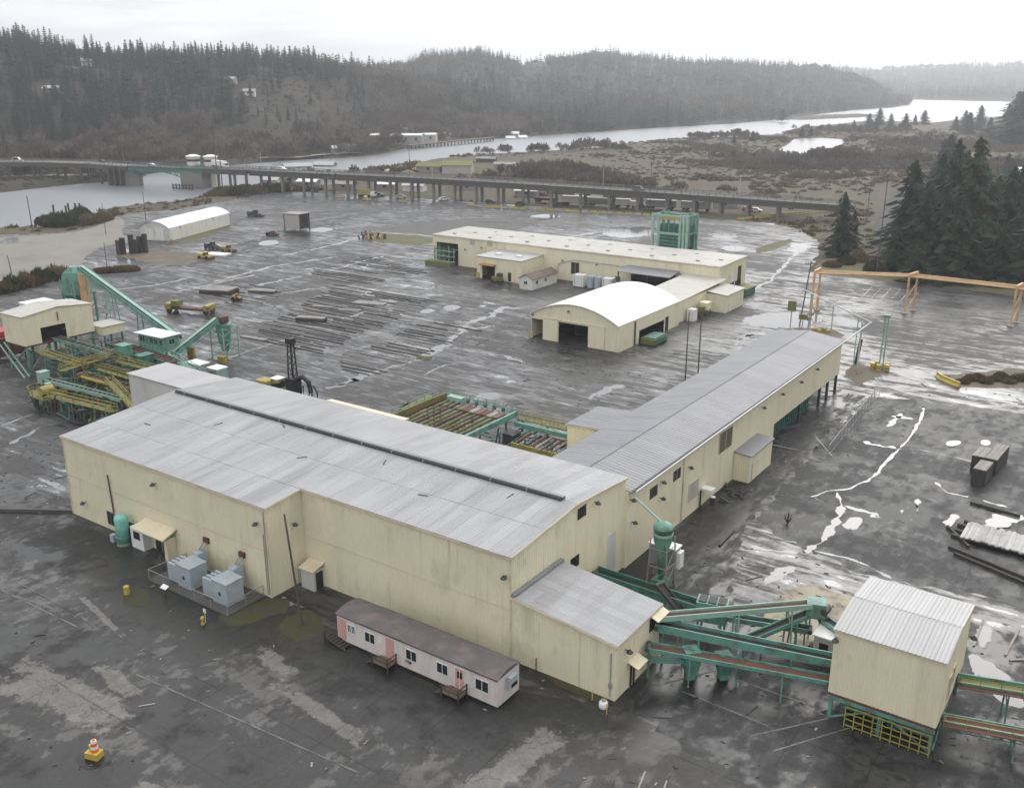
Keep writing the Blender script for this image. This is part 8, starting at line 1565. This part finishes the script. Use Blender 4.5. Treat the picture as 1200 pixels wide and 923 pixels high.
def merge(name, protos, pts, hts, wids, mat):
    Vs, Fs, off = [], [], 0; pick = rng.integers(0, len(protos), len(pts)); rot = rng.uniform(0, 2 * math.pi, len(pts))
    for i, (x, y, z) in enumerate(pts):
        v, f = protos[pick[i]]; c, s = math.cos(rot[i]), math.sin(rot[i]); w = wids[i]
        Vs.append(np.column_stack([x + w * (v[:, 0] * c - v[:, 1] * s), y + w * (v[:, 0] * s + v[:, 1] * c), z + hts[i] * v[:, 2]])); Fs.append(f + off); off += len(v)
    V_, F_ = np.concatenate(Vs), np.concatenate(Fs); me = bpy.data.meshes.new(name); me.vertices.add(len(V_)); me.vertices.foreach_set('co', V_.ravel()); me.loops.add(F_.size); me.loops.foreach_set('vertex_index', F_.ravel().astype(np.int32))
    me.polygons.add(len(F_)); me.polygons.foreach_set('loop_start', np.arange(0, F_.size, 3, dtype=np.int32)); me.update(); me.validate(); me.materials.append(MATS[mat]); o = bpy.data.objects.new(name, me); col.objects.link(o); return o
def proto_mesh(name, arr, mat):
    me = bpy.data.meshes.new(name); me.from_pydata(arr[0].tolist(), [], arr[1].tolist()); me.update(); me.materials.append(MATS[mat]); return me
FARC = [conifer_arrays(s, 8, 5, 1, .2, .04, .9) for s in range(5)]; MIDC = [conifer_arrays(20 + s, 15, 7, 1, .2, .04, .7) for s in range(5)]
FARB = [bare_arrays(s, 74, .8) for s in range(5)]; MIDB = [bare_arrays(40 + s, 120, .8) for s in range(4)]; BRU = [brush_arrays(s, 26) for s in range(5)]
# --- scatter over the hills
def scatter(n, u0, u1, d0, d1, seed):
    r = np.random.default_rng(seed); u = r.uniform(u0, u1, n); d = np.sqrt(r.uniform(d0 * d0, d1 * d1, n)) if d1 < 2500 else r.uniform(d0, d1, n)
    s = (u - 600) / F_PX * (d * _cp + CAM_H * _sp); P = d[:, None] * _FH[:2] + s[:, None] * _Rv[:2]; z, hill, sdv = terrain(P); return P, z, hill, sdv, u, d
def rows(u, d, z): return 461.5 + F_PX * np.tan(np.arctan((CAM_H - z) / d) - PITCH)
pts_c, ht_c, pts_b, ht_b = [], [], [], []
for n, u0, u1, d0, d1, sd_, sc in ((9500, -160, 780, 520, 1250, 1, 1.0), (10500, 280, 1090, 950, 2150, 2, 1.0), (5500, 800, 1330, 2450, 4300, 3, 1.5)):
    P, z, hill, sdv, u, d = scatter(n, u0, u1, d0, d1, sd_); ok = (sdv > 3) & ((hill > .12) | (d > np.interp(u, [p[0] for p in FAR_SHORE], [depth_of(*p) for p in FAR_SHORE])))
    for i in np.nonzero(ok)[0]:
        x, y = P[i]; q = mnoise.fractal((x * .0045, y * .0045, 5.0), .9, 2.0, 3) + .35 * mnoise.noise((x * .02, y * .02, 2.0)); v = rows(u[i], d[i], z[i])
        # bare alder and clearings low on the slopes, conifers above
        low = np.clip((v - 128) / 45, 0, 1)
        clear = (abs(u[i] - 345) < 70 and 95 < v < 150 and q < .35) or (abs(u[i] - 625) < 16 and 74 < v < 98) or (u[i] < 250 and v > 172) or (250 < u[i] < 420 and v > 150 and q < .5)
        if clear and random.random() < .8: continue
        h = (rng.uniform(9, 17) + 9 * rng.random() ** 3) * sc * (1 + .5 * mnoise.noise((x * .01, y * .01, 11)))
        if q * 1.5 + low * .6 + rng.uniform(-.2, .2) > (.16 if d[i] < 1000 else .34): pts_b.append((x, y, z[i] - .3)); ht_b.append(h * .66)
        else: pts_c.append((x, y, z[i] - .5)); ht_c.append(h)
pts_c, ht_c, pts_b, ht_b = map(np.array, (pts_c, ht_c, pts_b, ht_b))
dc = pts_c[:, :2] @ _FH[:2]; uc, _ = ud(pts_c[:, :2]); vis = (uc > -5) & (uc < 1205)
big = np.argsort(np.where(vis, -ht_c / dc, 0))[:300]; mask = np.ones(len(pts_c), bool); mask[big] = False
cm_ = [proto_mesh('conifer_tree', a, 'conifer_far') for a in MIDC]
labc = 'dark conifer on the wooded slope across the river'
for i in big:
    o = bpy.data.objects.new('conifer_tree', cm_[int(rng.integers(5))]); col.objects.link(o); o.location = pts_c[i]; h = ht_c[i]; o.scale = (h * 1.3, h * 1.3, h); o.rotation_euler = (0, 0, rng.uniform(0, 6.28)); tag(o, labc, 'tree', 'conifers on the wooded slope')
near = mask & (dc < 1000); far = mask & (dc >= 1000)
stuff(merge('conifer_wood', MIDC[:3], pts_c[near], ht_c[near], ht_c[near] * rng.uniform(.9, 1.35, near.sum()), 'conifer_far')); stuff(merge('distant_wood', FARC, pts_c[far], ht_c[far], ht_c[far] * rng.uniform(1.0, 1.6, far.sum()), 'conifer_far'))
db = pts_b[:, :2] @ _FH[:2]; ub, _ = ud(pts_b[:, :2]); visb = (ub > -5) & (ub < 1205); bigb = np.argsort(np.where(visb, -ht_b / db, 0))[:160]; mb_ = np.ones(len(pts_b), bool); mb_[bigb] = False
bm_ = [proto_mesh('bare_tree', a, 'bare_far') for a in MIDB]
for i in bigb:
    o = bpy.data.objects.new('bare_tree', bm_[int(rng.integers(4))]); col.objects.link(o); o.location = pts_b[i]; h = ht_b[i]; o.scale = (h * 1.4, h * 1.4, h); o.rotation_euler = (0, 0, rng.uniform(0, 6.28)); tag(o, 'leafless grey tree low on the slope across the river', 'tree', 'bare trees across the river')
stuff(merge('bare_wood', FARB, pts_b[mb_], ht_b[mb_], ht_b[mb_] * rng.uniform(1.2, 1.9, mb_.sum()), 'bare_far'))
# --- brush on the marsh, the banks and the slope foot
yard_np = np.array(YARD); pb, hb = [], []
for n, u0, u1, d0, d1, sd_ in ((24000, -60, 1260, 330, 1000, 11), (9000, 640, 1260, 290, 720, 12), (3500, -60, 480, 500, 720, 13)):
    P, z, hill, sdv, u, d = scatter(n, u0, u1, d0, d1, sd_); yd_ = inside(P, yard_np)
    for i in np.nonzero((sdv > 2) & ~yd_)[0]:
        x, y = P[i]; q = mnoise.fractal((x * .012, y * .012, 9.0), .9, 2.0, 3); v = rows(u[i], d[i], z[i])
        if 300 < u[i] < 700 and v > 240 and v < 262 or 380 < u[i] < 700 and v > 186 and v <= 240 and q < .05 or 690 < u[i] < 880 and v > 212 and q < .4: continue       # open ground round the viaduct
        if u[i] < 240 and 178 < v < 196: continue                               # far bank road
        if 490 < u[i] < 605 and 184 < v < 206: continue
        if 1022 < u[i] < 1074 and 216 < v < 300: continue
        dense = np.clip(.55 + (u[i] - 760) / 400, .45, .85) - .12 if u[i] > 500 else .7
        if rng.random() > dense + .9 * q: continue
        if sd_ == 12 and rng.random() > np.clip((720 - d[i]) / 260, 0, 1) * np.clip((u[i] - 640) / 240, 0, 1): continue
        pb.append((x, y, z[i] - .1)); hb.append(rng.uniform(.7, 2.6) * (1.5 if q > .25 else .75))
pb, hb = np.array(pb), np.array(hb); stuff(merge('brush', BRU, pb, hb, hb * rng.uniform(.7, 1.3, len(hb)), 'brush'))
pm, hm_ = [], []
P, z, hill, sdv, u, d = scatter(9000, 300, 1260, 380, 1000, 31); yd_ = inside(P, yard_np)
for i in np.nonzero((sdv > 4) & ~yd_ & (hill < .1))[0]:
    x, y = P[i]; q = mnoise.fractal((x * .009, y * .009, 19.0), .9, 2.0, 3); v = rows(u[i], d[i], z[i])
    if q < (.22 if u[i] > 620 else .3) or 490 < u[i] < 605 and 184 < v < 206 or 1022 < u[i] < 1074 and v > 214 or v > 236: continue
    pm.append((x, y, z[i] - .2)); hm_.append(rng.uniform(2.5, 5.5) * (1 + q))
pm, hm_ = np.array(pm), np.array(hm_); stuff(merge('marsh_scrub', FARB, pm, hm_, hm_ * rng.uniform(1.1, 1.8, len(hm_)), 'bare_far'))
# --- trees in the marsh one can tell apart, islands and shore trees
HDC = [conifer_arrays(70 + s, 74, 10, 2, .17, .04, .27, True) for s in range(4)]; hdm = [proto_mesh('crown', a, 'conifer') for a in HDC]
tkm = MB().tube([(0, 0, -.01), (0, 0, .5), (0, 0, .97)], .014, 7, .002); tme = bpy.data.meshes.new('trunk'); tme.from_pydata(tkm.v, [], tkm.f); tme.materials.append(MATS['bark'])
def tree(label, x, y, z, h, w=1.0, k=0, grp=None, name='conifer_tree'):
    t = thing(name, label, 'tree', (x, y, z), grp); t.rotation_euler = (0, 0, random.uniform(0, 6.28)); t.scale = (h * w, h * w, h)
    for nm, me in (('crown', hdm[k % 4]), ('trunk', tme)): o = bpy.data.objects.new(nm, me); col.objects.link(o); o.parent = t
    return t
near_trees = [(1066, 300, 200, 1.0), (1120, 300, 175, .9), (1138, 305, 190, 1.1), (1160, 300, 205, 1.1), (1186, 300, 190, 1.0), (1098, 330, 225, 1.2), (1204, 345, 245, 1.3), (1072, 345, 280, 1.4), (984, 312, 224, .9), (998, 303, 244, 1.0), (1059, 318, 187, .95), (1078, 326, 210, 1.0), (1106, 320, 162, .8), (1128, 328, 160, .9), (1114, 344, 232, 1.1), (1150, 330, 214, 1.0), (1173, 320, 194, .85), (1190, 336, 222, 1.0), (1206, 322, 200, .9), (1092, 306, 178, .9), (1046, 330, 262, 1.2), (1140, 342, 255, 1.2), (1168, 345, 262, 1.2)]
nl = ['slim conifer behind the left part of the clump', 'conifer hidden behind the twin tops', 'conifer right behind the twin tops', 'conifer behind the mid-height one', 'conifer behind the right part of the clump', 'bushy conifer under the left of the twin tops', 'low conifer at the right frame edge', 'low bushy conifer at the very front left of the clump', 'leftmost dark conifer beside the ramp road', 'short conifer just right of the leftmost one', 'tall conifer left of the big conifer clump', 'conifer at the left front of the big clump', 'tallest conifer, left of the twin tops in the clump', 'tallest conifer, right of the twin tops in the clump', 'bushy conifer at the front centre of the clump', 'mid-height conifer right of the twin tops', 'tall conifer near the right frame edge', 'front conifer near the right frame edge', 'conifer cut by the right frame edge', 'conifer behind the left of the twin tops', 'low bushy conifer at the left foot of the clump', 'low conifer at the right foot of the twin tops', 'low conifer at the right foot of the clump']
for i, (u, v, vt, w) in enumerate(near_trees): g = G(u, v - 13); tree(nl[i], g.x, g.y, 0.0 if inside(np.array([[g.x, g.y]]), yard_np)[0] else -.2, HT(g, vt), w * random.uniform(1.1, 1.75), i, 'dark conifers right of the lot')
mt = [(1000, 150, 139), (1012, 152, 136), (1024, 152, 133), (1036, 150, 130), (1048, 149, 129), (1060, 150, 127), (1072, 148, 131), (1080, 147, 127), (990, 152, 142), (978, 153, 143), (965, 156, 146), (950, 157, 147), (937, 158, 146), (1128, 152, 133), (1118, 154, 137), (1140, 155, 125), (1148, 152, 122), (1152, 158, 132), (1165, 178, 172), (1150, 215, 176), (1172, 212, 180), (1190, 214, 186), (1178, 160, 120), (1186, 165, 105), (1194, 160, 100), (1202, 170, 96), (855, 166, 151), (917, 143, 129), (898, 142, 132), (884, 165, 154), (1100, 225, 172), (1110, 216, 158)]
for i, (u, v, vt) in enumerate(mt):
    ju = random.uniform(-7, 7); dvv = random.uniform(-3, 3) if v < 200 else 0; g = G(u + ju, v + dvv, -.3); vt += dvv + random.uniform(-2, 5)
    tree('dark conifer standing alone or in the row beyond the marsh', g.x, g.y, -.4, HT(g, vt) + .4, 2.6 if i % 2 else 1.9, i, 'conifers beyond the marsh')
# --- shrubs on the near river bank and in the left yard
sh_m = [proto_mesh('foliage', brush_arrays(90 + s, 420, .9), 'shrub') for s in range(3)]; sh_b = [proto_mesh('foliage', brush_arrays(95 + s, 300, .9), 'brush') for s in range(2)]
def shrub(label, u, v, h, w, kind=0, grp='shrubs', z=0.0):
    g = G(u, v, z); t = thing('shrub', label, 'shrub', g, grp); t.scale = (w, w, h); t.rotation_euler = (0, 0, random.uniform(0, 6.28)); o = bpy.data.objects.new('foliage', (sh_m if kind == 0 else sh_b)[random.randrange(2)]); col.objects.link(o); o.parent = t
for i, (u, v, h, w, k) in enumerate(((55, 262, 4, 4, 0), (63, 263, 5, 5, 0), (72, 264, 6, 6, 0), (82, 263, 4.5, 5, 1), (92, 262, 5, 5, 0), (102, 262, 4.5, 5, 1), (112, 260, 4, 5, 1), (120, 258, 3.5, 4, 1), (95, 254, 5, 4, 0))): shrub(['leftmost', 'second', 'third and tallest', 'fourth', 'fifth', 'sixth', 'seventh', 'rightmost', 'rear'][i] + ' shrub in the clump on the near river bank', u, v, h, w, k, 'river bank shrubs', -.3)
for i in range(14): shrub('low brown-green hedge shrub along the left gravel lot edge', 2 + i * 5.6, 343 - i * 1.5, 2.4 + 1.2 * (i % 3), 2.6, i % 2, 'hedge shrubs at the left gravel lot')
for i in range(7): shrub('weedy shrub on the strip behind the chip hopper', 118 + i * 6, 319 - i * .4, 1.8, 2.4, 1, 'weeds behind the chip hopper')
for i in range(10): shrub('scrubby bush on the mud bank below the drawbridge', 262 + i * 8, 224 - i * .6 + (i % 3) * 3, 3 + (i % 3), 5, i % 2, 'bushes below the drawbridge', -.3)
for i in range(12): shrub('dry bush in the weedy strip beside the yellow barriers of the right lot', 1128 + i * 9, 448 - (i % 3) * 3, .9 + .4 * (i % 2), 1.3, 1, 'dry bushes in the right lot')
for i in range(16): shrub('scrub bush on the grass verge below the dark conifers', 975 + i * 16, 312 + i * 2.0 - (i % 3) * 5, 2.2 + (i % 4) * .7, 2.6, (i + 1) % 2, 'scrub below the dark conifers')
# ================================================================== HAZE
mz = bpy.data.materials.new('haze'); mz.use_nodes = True; n_ = mz.node_tree.nodes; n_.clear(); pv = n_.new('ShaderNodeVolumePrincipled'); pv.inputs['Color'].default_value = (.93, .95, 1, 1); pv.inputs['Density'].default_value = HAZE if 'HAZE' in globals() else .00023; pv.inputs['Anisotropy'].default_value = .6
mo = n_.new('ShaderNodeOutputMaterial'); mz.node_tree.links.new(pv.outputs[0], mo.inputs['Volume']); MATS['haze'] = mz
try: mz.cycles.homogeneous_volume = True
except Exception: pass
stuff(MB().box(-5100, 5100, -5100, 5100, -6.5, 190).build('haze', 'haze', loc=(0, 0, -6.5)))
